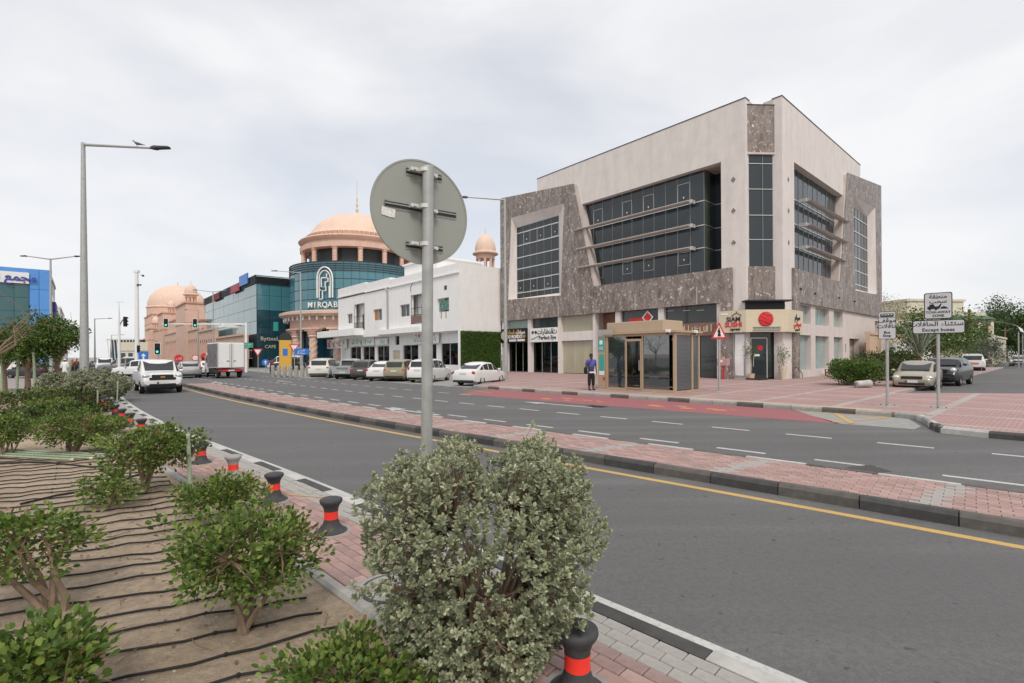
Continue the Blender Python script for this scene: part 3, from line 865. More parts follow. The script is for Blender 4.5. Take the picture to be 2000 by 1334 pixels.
# chamfered corner: stone, glazing, canopy
CH0, CH1 = Vector((.25, 1.75)), Vector((1.9, .45))
cd_ = (CH1 - CH0); cl_ = cd_.length; cd_.normalize(); cn_ = Vector((cd_.y, -cd_.x))      # outward
CM = Matrix(((cd_.x, -cn_.x, 0, CH0.x), (cd_.y, -cn_.y, 0, CH0.y), (0, 0, 1, 0), (0, 0, 0, 1)))   # x along chamfer, y inward
corner = bpy.data.objects.new('corner_bay', None); COL.objects.link(corner); corner.parent = cb; corner.matrix_local = CM
part('stone_cladding', MAT['stone'], corner, (0, cl_, 0, .3, 15.95, 19.25)); part('stone_cladding', MAT['stone'], corner, (0, cl_, 0, .3, 5.5, 8.02))
part('lintel', MAT['plaster_edge'], corner, (0, cl_, -.04, .3, 15.82, 15.95)); part('parapet_cap', MAT['dark'], corner, (0, cl_, -.03, .33, 19.25, 19.30))
for i in range(2):
    for j in range(5):
        zz = [8.02, 9.9, 11.6, 13.42, 15.2, 15.82]
        unit('pane', MAT['pane'], corner, (cl_ / 2 * i + i * .15, .12, zz[j]), (cl_ / 2 * (i + 1) + (1 - i) * .15, .15, zz[j + 1]))
part('mullion', MAT['mull'], corner, (cl_ / 2 + .13, cl_ / 2 + .17, .07, .12, 8.02, 15.82))
for z in zz[1:5]: part('transom', MAT['alu'], corner, (0, cl_, .06, .118, z - .02, z + .02))
# building mass behind the facades
core = [(.56, 2.35), (2.35, .56), (27.9, .56), (27.9, 27.8), (.56, 27.8)]
MB().prism(core, 5.66, 8.0).build('floor_slab', MAT['plaster_edge'], cb)
MB().prism([(2.35, 3.0), (3.0, 2.35), (27.8, 2.35), (27.8, 27.7), (2.35, 27.7)], 8.0, 17.9).build('inner_wall', MAT['plaster'], cb)
MB().prism([(.62, 2.4), (2.4, .62), (27.95, .62), (27.95, 27.85), (.62, 27.85)], 17.2, 17.55).build('roof', MAT['plaster_edge'], cb)
part('end_wall', MAT['plaster'], cb, (.56, 27.9, 27.55, 27.88, .15, 17.2)); part('end_wall', MAT['plaster'], cb, (27.6, 27.92, .6, 27.5, .15, 17.2))
part('floor', MAT['kerb_grey'], cb, (.5, 27.5, 2.6, 27.5, .14, .2))
MAT['shop_wall'] = pm('shop_wall', (.50, .46, .40), .8, .08)
MAT['shop_brown'] = pm('shop_brown', (.22, .13, .10), .8, .12)
part('shop_back_wall', MAT['shop_wall'], cb, (4.6, 4.8, 4.2, 27.5, .2, 5.66))
# ground floor: columns, shopfronts, sign boxes
colsL = [(27.1, 27.9), (23.3, 23.8), (19.14, 19.55), (14.96, 15.25), (12.25, 12.78), (8.1, 8.6), (3.43, 3.8)]
for a, b in colsL: part('column', MAT['plaster'], cb, (0, .5, a, b, .15, 5.6))
def shopwall(y): part('party_wall', MAT['shop_wall'], cb, (.52, 4.6, y - .1, y + .1, .2, 5.64))
for y in (23.55, 19.35, 15.1, 12.5, 8.35, 3.6): shopwall(y)
for a, b in ((23.8, 27.1), (19.55, 23.3)):
    part('upper_pane', MAT['pane_film'] if a > 23 else MAT['pane2'], cb, (.3, .33, a, b, 4.7, 5.6))
    w = (b - a) / 3
    for k in range(3): unit('shop_pane', MAT['clear'], cb, (.35, a + k * w + .02, .2), (.365, a + (k + 1) * w - .02, 3.25))
    for k in range(4): part('shop_mullion', MAT['alu'], cb, (.33, .39, a + k * w - .02 + (.02 if k == 0 else 0), a + k * w + .02 - (.02 if k == 3 else 0), .2, 3.25))
part('ceiling', MAT['white'], cb, (.5, 4.6, 15.3, 27.4, 4.6, 4.68))
part('band', MAT['plaster'], cb, (.05, .4, 15.25, 19.14, 3.25, 4.1))
unit('painted_pane', MAT['pane_cream'], cb, (.3, 15.25, 4.1), (.33, 19.14, 5.6)); 
for k in range(3): unit('painted_pane', MAT['pane_cream'], cb, (.3, 15.25 + k * 1.297, .2), (.33, 15.25 + (k + 1) * 1.297 - .02, 3.25))
unit('recess_wall', MAT['shop_brown'], cb, (1.2, 12.78, .2), (1.3, 14.96, 5.6))
for a, b in ((8.6, 12.25), (3.8, 8.1)):
    unit('upper_pane', MAT['pane2'], cb, (.3, a, 4.25), (.33, b, 5.6))
    part('band', MAT['shop_brown'], cb, (.15, .4, a, b, 3.3, 4.25))
    for k in range(3):
        w = (b - a) / 3; unit('shop_pane', MAT['pane2'], cb, (.35, a + k * w + .02, .2), (.37, a + (k + 1) * w - .02, 3.3))
part('window_poster', MAT['red'], cb, (.27, .298, 10.2, 11.6, 4.3, 4.95))
m = MB().plate([[(9.7, 4.35), (10.25, 4.95), (9.7, 5.5), (9.15, 4.95)]], fL, .2, .24).build('diamond_sign', MAT['white'], cb)
MB().plate([[(9.7, 4.5), (10.1, 4.95), (9.7, 5.35), (9.3, 4.95)]], fL, .18, .2).build('diamond_sign_face', MAT['red'], m)
faceL = lambda y, z, x: face_m((x, y, z), 0, -1)
strokes(cb, faceL(5.9, 3.85, .12), 3.6, .55, MAT['cream'], 5)
for y in (7.4, 6.0, 4.9): part('ceiling_light', MAT['white'], cb, (.26, .29, y, y + .6, 5.2 + (y - 5) * .05, 5.23 + (y - 5) * .05))
# sign boxes
sg = part('sign_box', MAT['black'], cb, (-.22, .28, 23.86, 27.85, 3.22, 4.72))
text('lettering', 'موندو', .62, MAT['white'], sg, faceL(24.65, 4.32, -.23), .012, ar=True, bold=.012)
text('lettering', 'للحلويات', .62, MAT['line_yellow'], sg, faceL(26.0, 4.32, -.23), .012, ar=True, bold=.01)
text('lettering', 'MOO MONDO', .52, MAT['white'], sg, faceL(25.85, 3.83, -.23), .012, bold=.02, sx=.78)
text('lettering', 'SW', .46, MAT['line_yellow'], sg, faceL(24.2, 3.82, -.23), .012, bold=.015, sx=.85)
for y in (25.9, 24.6): MB().plate([[(y - .55, 3.36), (y + .55, 3.36), (y + .6, 3.47), (y + .55, 3.58), (y - .55, 3.58), (y - .6, 3.47)]], fL, -.235, -.222).build('sign_pill', MAT['white'], sg)
MB(Matrix.Translation((-.24, 27.3, 4.0)) @ Matrix.Rotation(-pi / 2, 4, 'Y')).lathe([(.02, -.02), (.48, -.02), (.48, .02), (.02, .02)], 24).build('sign_roundel', MAT['cream'], sg)
sg2 = part('sign_box', MAT['white'], cb, (-.14, .28, 19.58, 23.28, 3.22, 4.6))
text('lettering', 'ت', .66, MAT['dark'], sg2, faceL(19.85, 4.22, -.15), .012, ar=True, bold=.012)
text('lettering', 'للنظارات', .66, MAT['dark'], sg2, faceL(21.15, 4.22, -.15), .012, ar=True, bold=.012)
text('lettering', 'Perfect Eye', .52, MAT['dark'], sg2, faceL(20.85, 3.62, -.15), .012, bold=.012)
for dy in (0, .42): MB(Matrix.Translation((-.15, 22.9 - dy, 4.2)) @ Matrix.Rotation(-pi / 2, 4, 'Y')).lathe([(.10, -.012), (.16, -.012), (.16, .012), (.10, .012)], 16).build('spectacle_mark', MAT['dark'], sg2)
MB().tube([(-.16, 23.1, 3.5), (-.16, 22.6, 3.62), (-.16, 22.0, 3.85)], .03, 5).build('swoosh_mark', MAT['dark'], sg2)
# shop contents
for k, (y0, y1, z1, mt_) in enumerate(((26.2, 26.9, 2.6, 'white'), (25.2, 25.6, 1.2, 'shop_brown'), (24.1, 24.5, 2.3, 'shop_brown'), (22.6, 23.1, 2.7, 'white'), (20.2, 21.0, 2.8, 'white'), (21.6, 22.2, 2.8, 'blue'))):
    c = part('display_unit', MAT[mt_] if mt_ != 'blue' else MAT['pane_film'], cb, (2.2 + .3 * (k % 2), 2.8 + .3 * (k % 2), y0, y1, .2, z1))
# right facade, ground floor
winx = [(4.68, 7.35), (8.35, 11.6), (12.85, 15.3)]
holes = []
for a, b in winx:
    holes.append([(a, 4.15), (b, 4.15), (b, 5.55), (a, 5.55)]); holes.append([(a, .68), (b, .68), (b, 3.3), (a, 3.3)])
holes += [[(17.24, .151), (20.3, .151), (20.3, 3.25), (17.24, 3.25)], [(15.95, 2.0), (16.25, 2.0), (16.25, 2.75), (15.95, 2.75)], [(22.3, 1.2), (22.7, 1.2), (22.7, 2.9), (22.3, 2.9)], [(24.4, 1.2), (24.8, 1.2), (24.8, 2.9), (24.4, 2.9)],
          [(26.0, 3.6), (27.6, 3.6), (27.6, 5.2), (26.0, 5.2)], [(26.0, .3), (27.6, .3), (27.6, 3.0), (26.0, 3.0)]]
MAT['plaster_w'] = pm('plaster_white', (.64, .575, .545), .75, .06, 1.2, grime=.18)
platem('ground_floor_wall', MAT['plaster_w'], [[(4.5, .15), (28, .15), (28, 5.62), (4.5, 5.62)]] + holes, fR, 0, .45)
for a, b in winx:
    for z0, z1 in ((4.15, 5.55), (.68, 3.3)):
        c = (a + b) / 2 + .1
        for p, q in ((a, c), (c, b)): unit('window_pane', MAT['pane_film'], cb, (p + .015, .34, z0), (q - .015, .36, z1))
        part('window_mullion', MAT['alu'], cb, (c - .03, c + .03, .3, .339, z0, z1))
unit('door_pane', MAT['pane_film'], cb, (17.3, .42, .2), (18.7, .45, 3.2)); unit('door_recess', MAT['shop_wall'], cb, (18.7, .5, .2), (20.3, .6, 3.2))
for a, z0, z1 in ((22.3, 1.2, 2.9), (24.4, 1.2, 2.9)): unit('slot_pane', MAT['pane2'], cb, (a, .3, z0), (a + .4, .33, z1))
unit('recess_wall', MAT['peach'], cb, (26.0, .44, .3), (27.6, .47, 5.2)); unit('slot_pane', MAT['pane2'], cb, (15.95, .3, 2.0), (16.25, .33, 2.75))
part('entrance_step', MAT['kerb_grey'], cb, (17.0, 20.6, -.6, -.01, .14, .24))
# corner restaurant: fascia, sign, door
fas = bpy.data.objects.new('fascia_sign', None); COL.objects.link(fas); fas.parent = cb
S0, S1 = Vector((-.38, 1.55)), Vector((1.7, -.40))
MB().prism([(-.38, 3.45), (-.38, 1.55), (1.7, -.40), (4.45, -.40), (4.45, -.19), (2.0, -.19), (1.86, .02), (.02, 1.69), (-.19, 1.69), (-.19, 3.45)], 3.42, 4.95).build('fascia_panel', MAT['cream'], fas)
sdir = (S1 - S0).normalized(); sn = Vector((sdir.y, -sdir.x))
FM = Matrix(((sdir.x, -sn.x, 0, S0.x), (sdir.y, -sn.y, 0, S0.y), (0, 0, 1, 0), (0, 0, 0, 1)))
sl = (S1 - S0).length
ball = MB(FM @ Matrix.Translation((sl * .46, -.05, 4.3)) @ Matrix.Rotation(pi / 2, 4, 'X')).lathe([(.02, -.05), (.49, -.05), (.5, .0), (.46, .06), (.25, .09), (.02, .1)], 36).build('red_disc', MAT['red'], fas, smooth=True)
for c in (((-.42, .18), (-.1, .02), (.44, -.2)), ((-.46, -.08), (0, -.26), (.3, -.38)), ((-.28, .38), (.1, .22), (.42, .24))):
    MB(FM).tube([(sl * .46 + a, -.155 + abs(a) * .09, 4.3 + b) for a, b in c], .014, 5).build('disc_line', MAT['black'], fas)
lat = part('lattice_strip', MAT['steel'], fas); lat.matrix_local = FM
bpy.data.objects.remove(lat)
lm = MB(FM)
lm.box(.45, sl - .55, -.06, -.01, 3.52, 3.56).box(.45, sl - .55, -.06, -.01, 3.74, 3.78)
for k in range(22):
    a = .47 + k * (sl - 1.06) / 21
    lm.tube([(a, -.035, 3.56), (a + .05, -.035, 3.74)], .012, 4); lm.tube([(a + .05, -.035, 3.56), (a, -.035, 3.74)], .012, 4)
lm.build('lattice_strip', MAT['steel'], fas)
text('lettering', 'SIAM', .46, MAT['dark'], fas, faceL(2.42, 4.32, -.40), .02, bold=.008)
text('lettering', 'SUSHI', .46, MAT['red'], fas, faceL(2.42, 3.95, -.40), .02, bold=.010)
text('lettering', 'xpress', .26, MAT['dark'], fas, faceL(2.3, 3.64, -.40), .02, bold=.006)
MB().tube([(-.40, 2.55, 4.56), (-.40, 2.2, 4.78), (-.40, 1.85, 4.56)], .025, 5).tube([(-.40, 2.2, 4.78), (-.40, 2.2, 4.88)], .02, 5).build('roof_mark', MAT['dark'], fas)
part('street_plate', MAT['white'], fas, (-.40, -.382, 2.8, 3.3, 4.66, 4.78))
faceR = lambda x, z, y: face_m((x, y, z), 1, 0)
text('lettering', 'سيام', .5, MAT['dark'], fas, faceR(3.3, 4.45, -.42), .02, ar=True, bold=.008)
text('lettering', 'سوشي', .5, MAT['red'], fas, faceR(3.3, 4.0, -.42), .02, ar=True, bold=.008)
text('lettering', 'اكسبرس', .24, MAT['dark'], fas, faceR(3.3, 3.62, -.42), .02, ar=True, bold=.005)
bp = MB(FM).box(.1, sl - .1, .28, .4, 4.96, 5.5).build('black_panel', MAT['black'], fas)
aw = MB(FM)
for k in range(16): aw.box(-.05 + k * (sl + .2) / 16, -.05 + (k + .55) * (sl + .2) / 16, -.25, .5, 5.56, 5.60)
aw.box(-.1, sl + .2, -.28, .5, 5.5, 5.56); aw.build('corrugated_canopy', MAT['dark'], fas)
dr = bpy.data.objects.new('entrance_door', None); COL.objects.link(dr); dr.parent = cb; dr.matrix_local = CM
unit('glazing', MAT['pane2'], dr, (-.25, .30, .25), (.35, .33, 3.4)); unit('glazing', MAT['pane2'], dr, (1.55, .30, .25), (cl_ + .15, .33, 3.4)); unit('leaf', MAT['pane'], dr, (.4, .24, .25), (1.5, .27, 3.0)); unit('glazing', MAT['pane2'], dr, (.35, .30, 3.05), (1.55, .33, 3.4))
part('frame', MAT['alu'], dr, (.34, .4, .2, .3, .2, 3.05), (1.5, 1.56, .2, .3, .2, 3.05), (.34, 1.56, .2, .3, 3.0, 3.06))
MB().tube([(.55, .2, 1.0), (.5, .14, 1.1), (.52, .14, 1.6), (.58, .14, 1.9), (.55, .2, 2.0)], .022, 6).build('handle', MAT['alu'], dr)
part('notice', MAT['white'], dr, (.62, 1.0, .225, .236, 1.75, 1.9))
MB(Matrix.Translation((1.05, .23, 2.35)) @ Matrix.Rotation(pi / 2, 4, 'X')).lathe([(.01, -.01), (.2, -.01), (.2, .01), (.01, .01)], 20).build('round_sticker', MAT['red'], dr)
part('step', MAT['dark'], cb, (-.3, 1.0, .6, 1.65, .14, .26))
wp = bpy.data.objects.new('poster_case', None); COL.objects.link(wp); wp.parent = cb
part('case_frame', MAT['steel'], wp, (-.12, -.02, 1.72, 1.78, .35, 3.35), (-.12, -.02, 2.52, 2.58, .35, 3.35), (-.12, -.02, 1.78, 2.52, 3.29, 3.35), (-.12, -.02, 1.78, 2.52, .35, .41))
wv = MB(); wv.loft([[(-.05 - .03 * sin(z * 2.2), 1.8 + .03 * (1 + sin(z * 1.7)), z) for z in lin(.42, 3.28, 14)], [(-.05 + .02 * sin(z * 3.2 + 1), 2.5 - .03 * (1 + cos(z * 1.9)), z) for z in lin(.42, 3.28, 14)]], False, False)
wv.build('curled_sheet', MAT['white'], wp, smooth=True)
# handrail by the corner
MB().tube([(2.6, -.35, .2), (2.6, -.35, 1.0), (3.2, -.45, .95), (3.9, -.5, .5), (3.95, -.5, .2)], .025, 6).build('handrail', MAT['dark'], cb)
# ================================================================== white two storey shop building
wb = thing('shop_building', 'white rendered two storey building with shops below and small upper windows', 'building', matrix=FRAME)
XF, XG = -5.43, -4.4
def wblk(y0, y1, zl, zp, dx=0.0):
    part('upper_wall', MAT['whitewall'], wb, (XF + dx, 8, y0, y1, 4.55, zl))
    part('ledge', MAT['whitewall'], wb, (XF + dx - .16, 8.1, y0 - .01, y1 + .01, zl, zl + .12))
    part('parapet', MAT['whitewall'], wb, (XF + dx - .02, 7.9, y0 + .02, y1 - .02, zl + .12, zp))
# upper wall is a plate with window openings, the rest are solid blocks behind it
hol = [[(30.11, 6.57), (32.36, 6.57), (32.36, 8.07), (30.11, 8.07)], [(38.36, 6.6), (40.69, 6.6), (40.69, 8.06), (38.36, 8.06)], [(45.44, 6.55), (47.92, 6.55), (47.92, 8.03), (45.44, 8.03)],
       [(54.6, 6.6), (56.42, 6.6), (56.42, 8.0), (54.6, 8.0)], [(50.6, 5.5), (54.0, 5.5), (54.0, 9.2), (50.6, 9.2)], [(35.0, 5.6), (38.0, 5.6), (38.0, 9.0), (35.0, 9.0)]]
MB().plate([[(28.2, 4.5), (59.7, 4.5), (59.7, 10.4), (28.2, 10.4)]] + hol, fL, XF, XF + .35).build('upper_wall', MAT['whitewall'], wb)
part('inner_wall', MAT['whitewall'], wb, (XF + .9, 8, 28.55, 59.5, 4.55, 10.4))
part('side_wall', MAT['whitewall'], wb, (XF + .36, .1, 28.2, 28.54, .15, 10.4)); part('end_wall', MAT['whitewall'], wb, (XF + .36, 8, 59.4, 59.7, .1, 10.4))
part('side_wall', MAT['whitewall'], wb, (XF, XF + .35, 28.2, 28.5, .15, 4.5))
for y0, y1, zp, zl in ((28.2, 43.2, 11.45, 10.4), (43.2, 50.2, 11.75, 10.5), (50.2, 59.7, 11.95, 10.62)):
    part('ledge', MAT['whitewall'], wb, (XF - .16, 8, y0 + .01, y1 - .01, zl, zl + .14)); part('parapet', MAT['whitewall'], wb, (XF - .02, 7.9, y0 + .02, y1 - .02, zl + .14, zp))
part('stair_head', MAT['whitewall'], wb, (-3.5, 3, 35.4, 43.0, 11.4, 13.3)); part('stair_head_ledge', MAT['whitewall'], wb, (-3.7, 3.2, 35.2, 43.2, 13.3, 13.5))
part('canopy', MAT['whitewall'], wb, (XF - .7, XF, 34.9, 46.0, 4.6, 5.2)); part('canopy', MAT['whitewall'], wb, (XF - 1.3, XF, 51.0, 65.0, 4.75, 5.7))
part('floor_slab', MAT['whitewall'], wb, (XF + .36, 8, 28.55, 59.4, 4.4, 4.55)); part('annex', MAT['whitewall'], wb, (XG + .3, 6, 59.7, 65.5, .1, 5.0))
for h in hol[:4]:
    (y0, z0), (y1, z1) = h[0], h[2]; w = bpy.data.objects.new('window', None); COL.objects.link(w); w.parent = wb
    c = (y0 + y1) / 2
    unit('pane', MAT['pane2'], w, (XF + .26, y0, z0), (XF + .28, c, z1)); unit('pane', MAT['pane_film'] if y0 < 31 else MAT['pane2'], w, (XF + .22, c, z0), (XF + .24, y1, z1))
    part('frame', MAT['alu'], w, (XF + .18, XF + .3, y0, y0 + .06, z0, z1), (XF + .18, XF + .3, y1 - .06, y1, z0, z1), (XF + .18, XF + .3, y0 + .06, y1 - .06, z1 - .06, z1), (XF + .18, XF + .3, y0 + .06, y1 - .06, z0, z0 + .06), (XF + .17, XF + .31, c - .03, c + .03, z0 + .06, z1 - .06))
MAT['orange'] = pm('orange_board', (.42, .20, .07), .7, .3, 5)
unit('board', MAT['orange'], wb, (XF + .19, 46.7, 6.6), (XF + .215, 47.85, 7.98)); unit('board', MAT['orange'], wb, (XF + .1, 54.15, 6.55), (XF + .2, 54.6, 8.2))
paint = MB()
for k in range(5): paint.box(XF + .1, XF + .2, 30.2 + k * .36, 30.2 + k * .36 + .34, 6.75, 7.9 - .1 * (k % 2))
paint.build('painted_panel', pm('painted_panel', (.16, .30, .25), .7, .8, 3), wb)
part('hanging_strap', MAT['orange'], wb, (XF - .03, XF - .005, 30.6, 30.72, 5.9, 6.6)); part('hanging_strap', MAT['orange'], wb, (XF - .03, XF - .005, 31.5, 31.62, 5.9, 6.6))
part('vent', MAT['dark'], wb, (XF - .02, XF, 30.5, 30.95, 8.9, 9.35))
for y0, y1, z0 in ((50.6, 54.0, 5.5), (35.0, 38.0, 5.6)):
    b_ = bpy.data.objects.new('balcony', None); COL.objects.link(b_); b_.parent = wb
    k = int((y1 - y0) / .22)
    for i in range(k + 1): part('baluster', MAT['dark'], b_, (XF - .02, XF + .01, y0 + i * (y1 - y0) / k - .015, y0 + i * (y1 - y0) / k + .015, z0, z0 + 1.0))
    part('rail', MAT['dark'], b_, (XF - .03, XF + .02, y0 - .02, y1 + .02, z0 + 1.0, z0 + 1.06))
    for y in (y0 + .03, (y0 + y1) / 2, y1 - .03): part('grille_post', MAT['dark'], b_, (XF - .02, XF + .01, y - .02, y + .02, z0 + 1.06, 9.0))
    part('grille_rail', MAT['dark'], b_, (XF - .025, XF + .015, y0, y1, 7.4, 7.45)); unit('door_pane', MAT['pane2'], b_, (XF + .85, y0 + .8, z0), (XF + .89, y1 - .9, z0 + 2.3))
part('balcony_cloth', MAT['shop_brown'], wb, (XF - .06, XF - .035, 35.2, 37.9, 5.75, 6.5))
for y in (43.6, 43.9): MB().tube([(XF - .08, y, 4.8), (XF - .08, y, 10.1), (XF - .2, y + .3, 10.5)], .05, 6).build('downpipe', MAT['steel'], wb)
MB().tube([(XF - .05, 33.8, 10.5), (XF - .06, 33.9, 9.6), (XF - .06, 33.4, 8.6), (XF - .06, 34.2, 8.3), (XF - .05, 35.2, 8.1)], .03, 5).build('cable', MAT['black'], wb)
MB().tube([(XF - .05, 37.6, 10.4), (XF - .06, 38.0, 9.9), (XF - .06, 38.0, 9.4)], .025, 5).build('cable', MAT['black'], wb)
# shop floor
sh = [[(29.95, .9), (33.3, .9), (33.3, 3.25), (29.95, 3.25)], [(34.2, .2), (35.6, .2), (35.6, 3.2), (34.2, 3.2)], [(38.2, .9), (41.9, .9), (41.9, 3.2), (38.2, 3.2)], [(42.6, .2), (44.5, .2), (44.5, 2.6), (42.6, 2.6)],
      [(45.5, .3), (49.0, .3), (49.0, 3.2), (45.5, 3.2)], [(49.7, .3), (53.5, .3), (53.5, 3.2), (49.7, 3.2)], [(54.1, .3), (57.8, .3), (57.8, 3.2), (54.1, 3.2)], [(42.8, 3.3), (43.9, 3.3), (43.9, 4.4), (42.8, 4.4)]]
MB().plate([[(28.5, .1), (59.7, .1), (59.7, 4.4), (28.5, 4.4)]] + sh, fL, XG, XG + .3).build('shop_wall', MAT['whitewall'], wb)
part('inner_wall', MAT['shop_wall'], wb, (XG + 2.6, XG + 2.8, 28.6, 59.3, .1, 4.4)); part('shop_floor', MAT['kerb_grey'], wb, (XG, 8, 28.6, 59.3, .02, .1))
r = random.Random(5)
for k, h in enumerate(sh):
    (y0, z0), (y1, z1) = h[0], h[2]
    if k == 3: unit('door', MAT['cream'], wb, (XG + .2, y0, z0), (XG + .25, y1, z1)); continue
    n_ = max(1, round((y1 - y0) / 1.7))
    for i in range(n_):
        a, b = y0 + (y1 - y0) * i / n_, y0 + (y1 - y0) * (i + 1) / n_
        unit('shop_pane', MAT['clear'], wb, (XG + .15, a + .03, z0), (XG + .165, b - .03, z1))
        part('shop_frame', MAT['alu'], wb, (XG + .1, XG + .2, a - (0 if i == 0 else .03), a + .03, z0, z1))
        for q in range(3):
            cc = MAT[r.choice(('blue', 'white', 'maroon', 'dark', 'cloth_white', 'cream', 'shirt'))]; yy = a + .25 + q * (b - a - .4) / 2.5
            zz = z0 + r.uniform(.3, .9)
            MB().loft([[(XG + .9 + .12 * cos(t), yy + w_ * sin(t), zq) for t in lin(0, 2 * pi * 7 / 8, 7)] for zq, w_ in ((zz, .22), (zz + .5, .17), (zz + .95, .24), (zz + 1.15, .08))], True).build('hung_garment', cc, wb)
def board(y0, y1, z0, z1, x, mt_, items, parent=wb):
    s = part('sign_board', mt_, parent, (x - .12, x, y0, y1, z0, z1))
    for i, (w, h, yc, zc, mm) in enumerate(items): strokes(s, face_m((x - .121, yc, zc), 0, -1), w, h, mm, int(y0) + i, .2)
MAT['green_l'] = pm('green_letters', (.03, .34, .14), .5, .05); MAT['red_d'] = pm('red_letters', (.36, .03, .05), .5, .05)
board(58.3, 66.5, 3.1, 4.55, XG - .25, MAT['white'], [(3.0, .9, 60.6, 3.85, MAT['red_d']), (3.4, 1.0, 64.4, 3.8, MAT['red_d'])])
board(49.2, 56.8, 3.35, 4.55, XG - .25, MAT['white'], [(2.8, .6, 50.9, 3.95, MAT['green_l']), (3.2, .7, 54.8, 3.95, MAT['green_l']), (.7, .9, 52.8, 3.9, MAT['dark'])])
board(45.5, 48.9, 3.4, 4.2, XG - .2, MAT['white'], [(1.4, .5, 46.7, 3.8, MAT['teal'])])
board(33.2, 38.7, 3.3, 4.6, XG - .25, MAT['white'], [(1.5, .5, 34.5, 4.28, MAT['red_d']), (1.5, .5, 37.5, 4.28, MAT['red_d']), (2.0, .45, 34.5, 3.72, MAT['green_l']), (2.2, .45, 37.4, 3.72, MAT['green_l'])])
part('air_conditioner', MAT['white'], wb, (XG - .6, XG, 46.9, 48.3, 4.35, 5.15))

# ================================================================== leaf helpers (used from here on)
def leaves(name, P, D, Nn, ln, wd, mat, parent, fold=.18, shape='round', stuff=True):
    """leaf-sized faces: P roots, D directions, Nn facing, all (n,3) arrays"""
    n = len(P); D = D / np.linalg.norm(D, axis=1)[:, None]
    S = np.cross(D, Nn); S /= np.maximum(1e-6, np.linalg.norm(S, axis=1))[:, None]; U = np.cross(S, D)
    ln = np.broadcast_to(np.asarray(ln, float), (n,))[:, None]; wd = np.broadcast_to(np.asarray(wd, float), (n,))[:, None]
    if shape == 'round': pr = [(0, 0, 0), (.3, .42, 1), (.75, .40, 1), (1, 0, .2), (.75, -.40, 1), (.3, -.42, 1)]
    else: pr = [(0, 0, 0), (.45, .5, 1), (1, 0, 0), (.45, -.5, 1)]
    k = len(pr); V = np.empty((n, k, 3))
    for i, (a, b, c) in enumerate(pr): V[:, i] = P + D * ln * a + S * wd * b + U * wd * fold * c
    f = np.array([[0, 1, 2, 3], [0, 3, 4, 5]]) if k == 6 else np.array([[0, 1, 2], [0, 2, 3]])
    Fq = (np.arange(n)[:, None, None] * k + f[None]).reshape(-1, f.shape[1])
    me = bpy.data.meshes.new(name); nf = len(Fq); w = f.shape[1]
    me.vertices.add(n * k); me.vertices.foreach_set('co', V.reshape(-1))
    me.loops.add(nf * w); me.loops.foreach_set('vertex_index', Fq.reshape(-1).astype(np.int32))
    me.polygons.add(nf); me.polygons.foreach_set('loop_start', np.arange(0, nf * w, w, dtype=np.int32))
    me.update(calc_edges=True); me.validate()
    o = link(name, me, mat, parent)
    if stuff: o['kind'] = 'stuff'
    return o
def rdir(n): 
    q = NPR.normal(size=(n, 3)); return q / np.linalg.norm(q, axis=1)[:, None]

# living wall on the side of the white building
lw = thing('living_wall', 'dense green leafy panel covering the lower side wall of the white building', 'living wall', matrix=FRAME)
part('backing', MAT['leaf_dark'], lw, (XF + .08, -.1, 28.06, 28.18, .16, 4.45))
n_ = 9000
P = np.c_[NPR.uniform(XF + .06, -.08, n_), NPR.uniform(27.86, 28.06, n_), NPR.uniform(.18, 4.45, n_)]
D = np.c_[NPR.normal(0, .6, n_), NPR.uniform(-1, -.2, n_), NPR.normal(-.1, .7, n_)]
leaves('foliage', P, D, rdir(n_), NPR.uniform(.07, .13, n_), NPR.uniform(.05, .08, n_), MAT['leaf_hedge'], lw)

# ================================================================== shopping mall: rotunda, glass wing, sandstone wing
ml = thing('mall_rotunda', 'round mall entrance with sandstone dome on columns above a green glass drum', 'building', (-27.65, 88, 0))
RD, ZD0, ZD1 = 11.0, 9.1, 16.85
NS = 56
dr_ = bpy.data.objects.new('glass_drum', None); COL.objects.link(dr_); dr_.parent = ml
rows_ = [9.1, 10.9, 12.5, 14.1, 15.4, 15.75, 16.1, 16.45, 16.85]
pan = {}
for j in range(len(rows_) - 1):
    for k in range(NS):
        a0, a1 = 2 * pi * k / NS, 2 * pi * (k + 1) / NS
        am = (a0 + a1) / 2
        if sin(am) > .5: continue                        # far side, never seen
        key = j
        if key not in pan:
            w_ = RD * 2 * sin(pi / NS) - .04; hh = rows_[j + 1] - rows_[j] - .05
            me = MB().box(-w_ / 2, w_ / 2, 0, .05, 0, hh).mesh('pane'); me.materials.append(MAT['mallglass']); pan[key] = me
        o = bpy.data.objects.new('pane', pan[key]); COL.objects.link(o); o.parent = dr_
        rr = RD * cos(pi / NS) - (.12 * (j - 3) if j > 3 else 0) * 0
        o.location = (rr * cos(am), rr * sin(am), rows_[j] + .03); o.rotation_euler = (RNG.uniform(-.01, .01), 0, am + pi / 2 + RNG.uniform(-.008, .008) + pi)
MB().lathe([(RD - .15, 9.0), (RD - .15, 16.8)], NS, caps=False).build('drum_core', MAT['louver'], dr_)
for j, z in enumerate(rows_[1:]):
    q = .10 if j < 3 else .2
    MB().lathe([(RD - .1, z - .04), (RD + q, z - .04), (RD + q, z + .04), (RD - .1, z + .04)], NS, caps=False).build('drum_ring', MAT['louver'], dr_)
MB().lathe([(.1, 16.8), (RD + .05, 16.8), (RD + .05, 16.9), (.1, 16.9)], NS).build('terrace', MAT['sandstone_d'], ml)
MB().lathe([(8.0, 16.9), (8.0, 20.2)], 32, caps=False).build('belvedere_wall', MAT['louver'], ml)
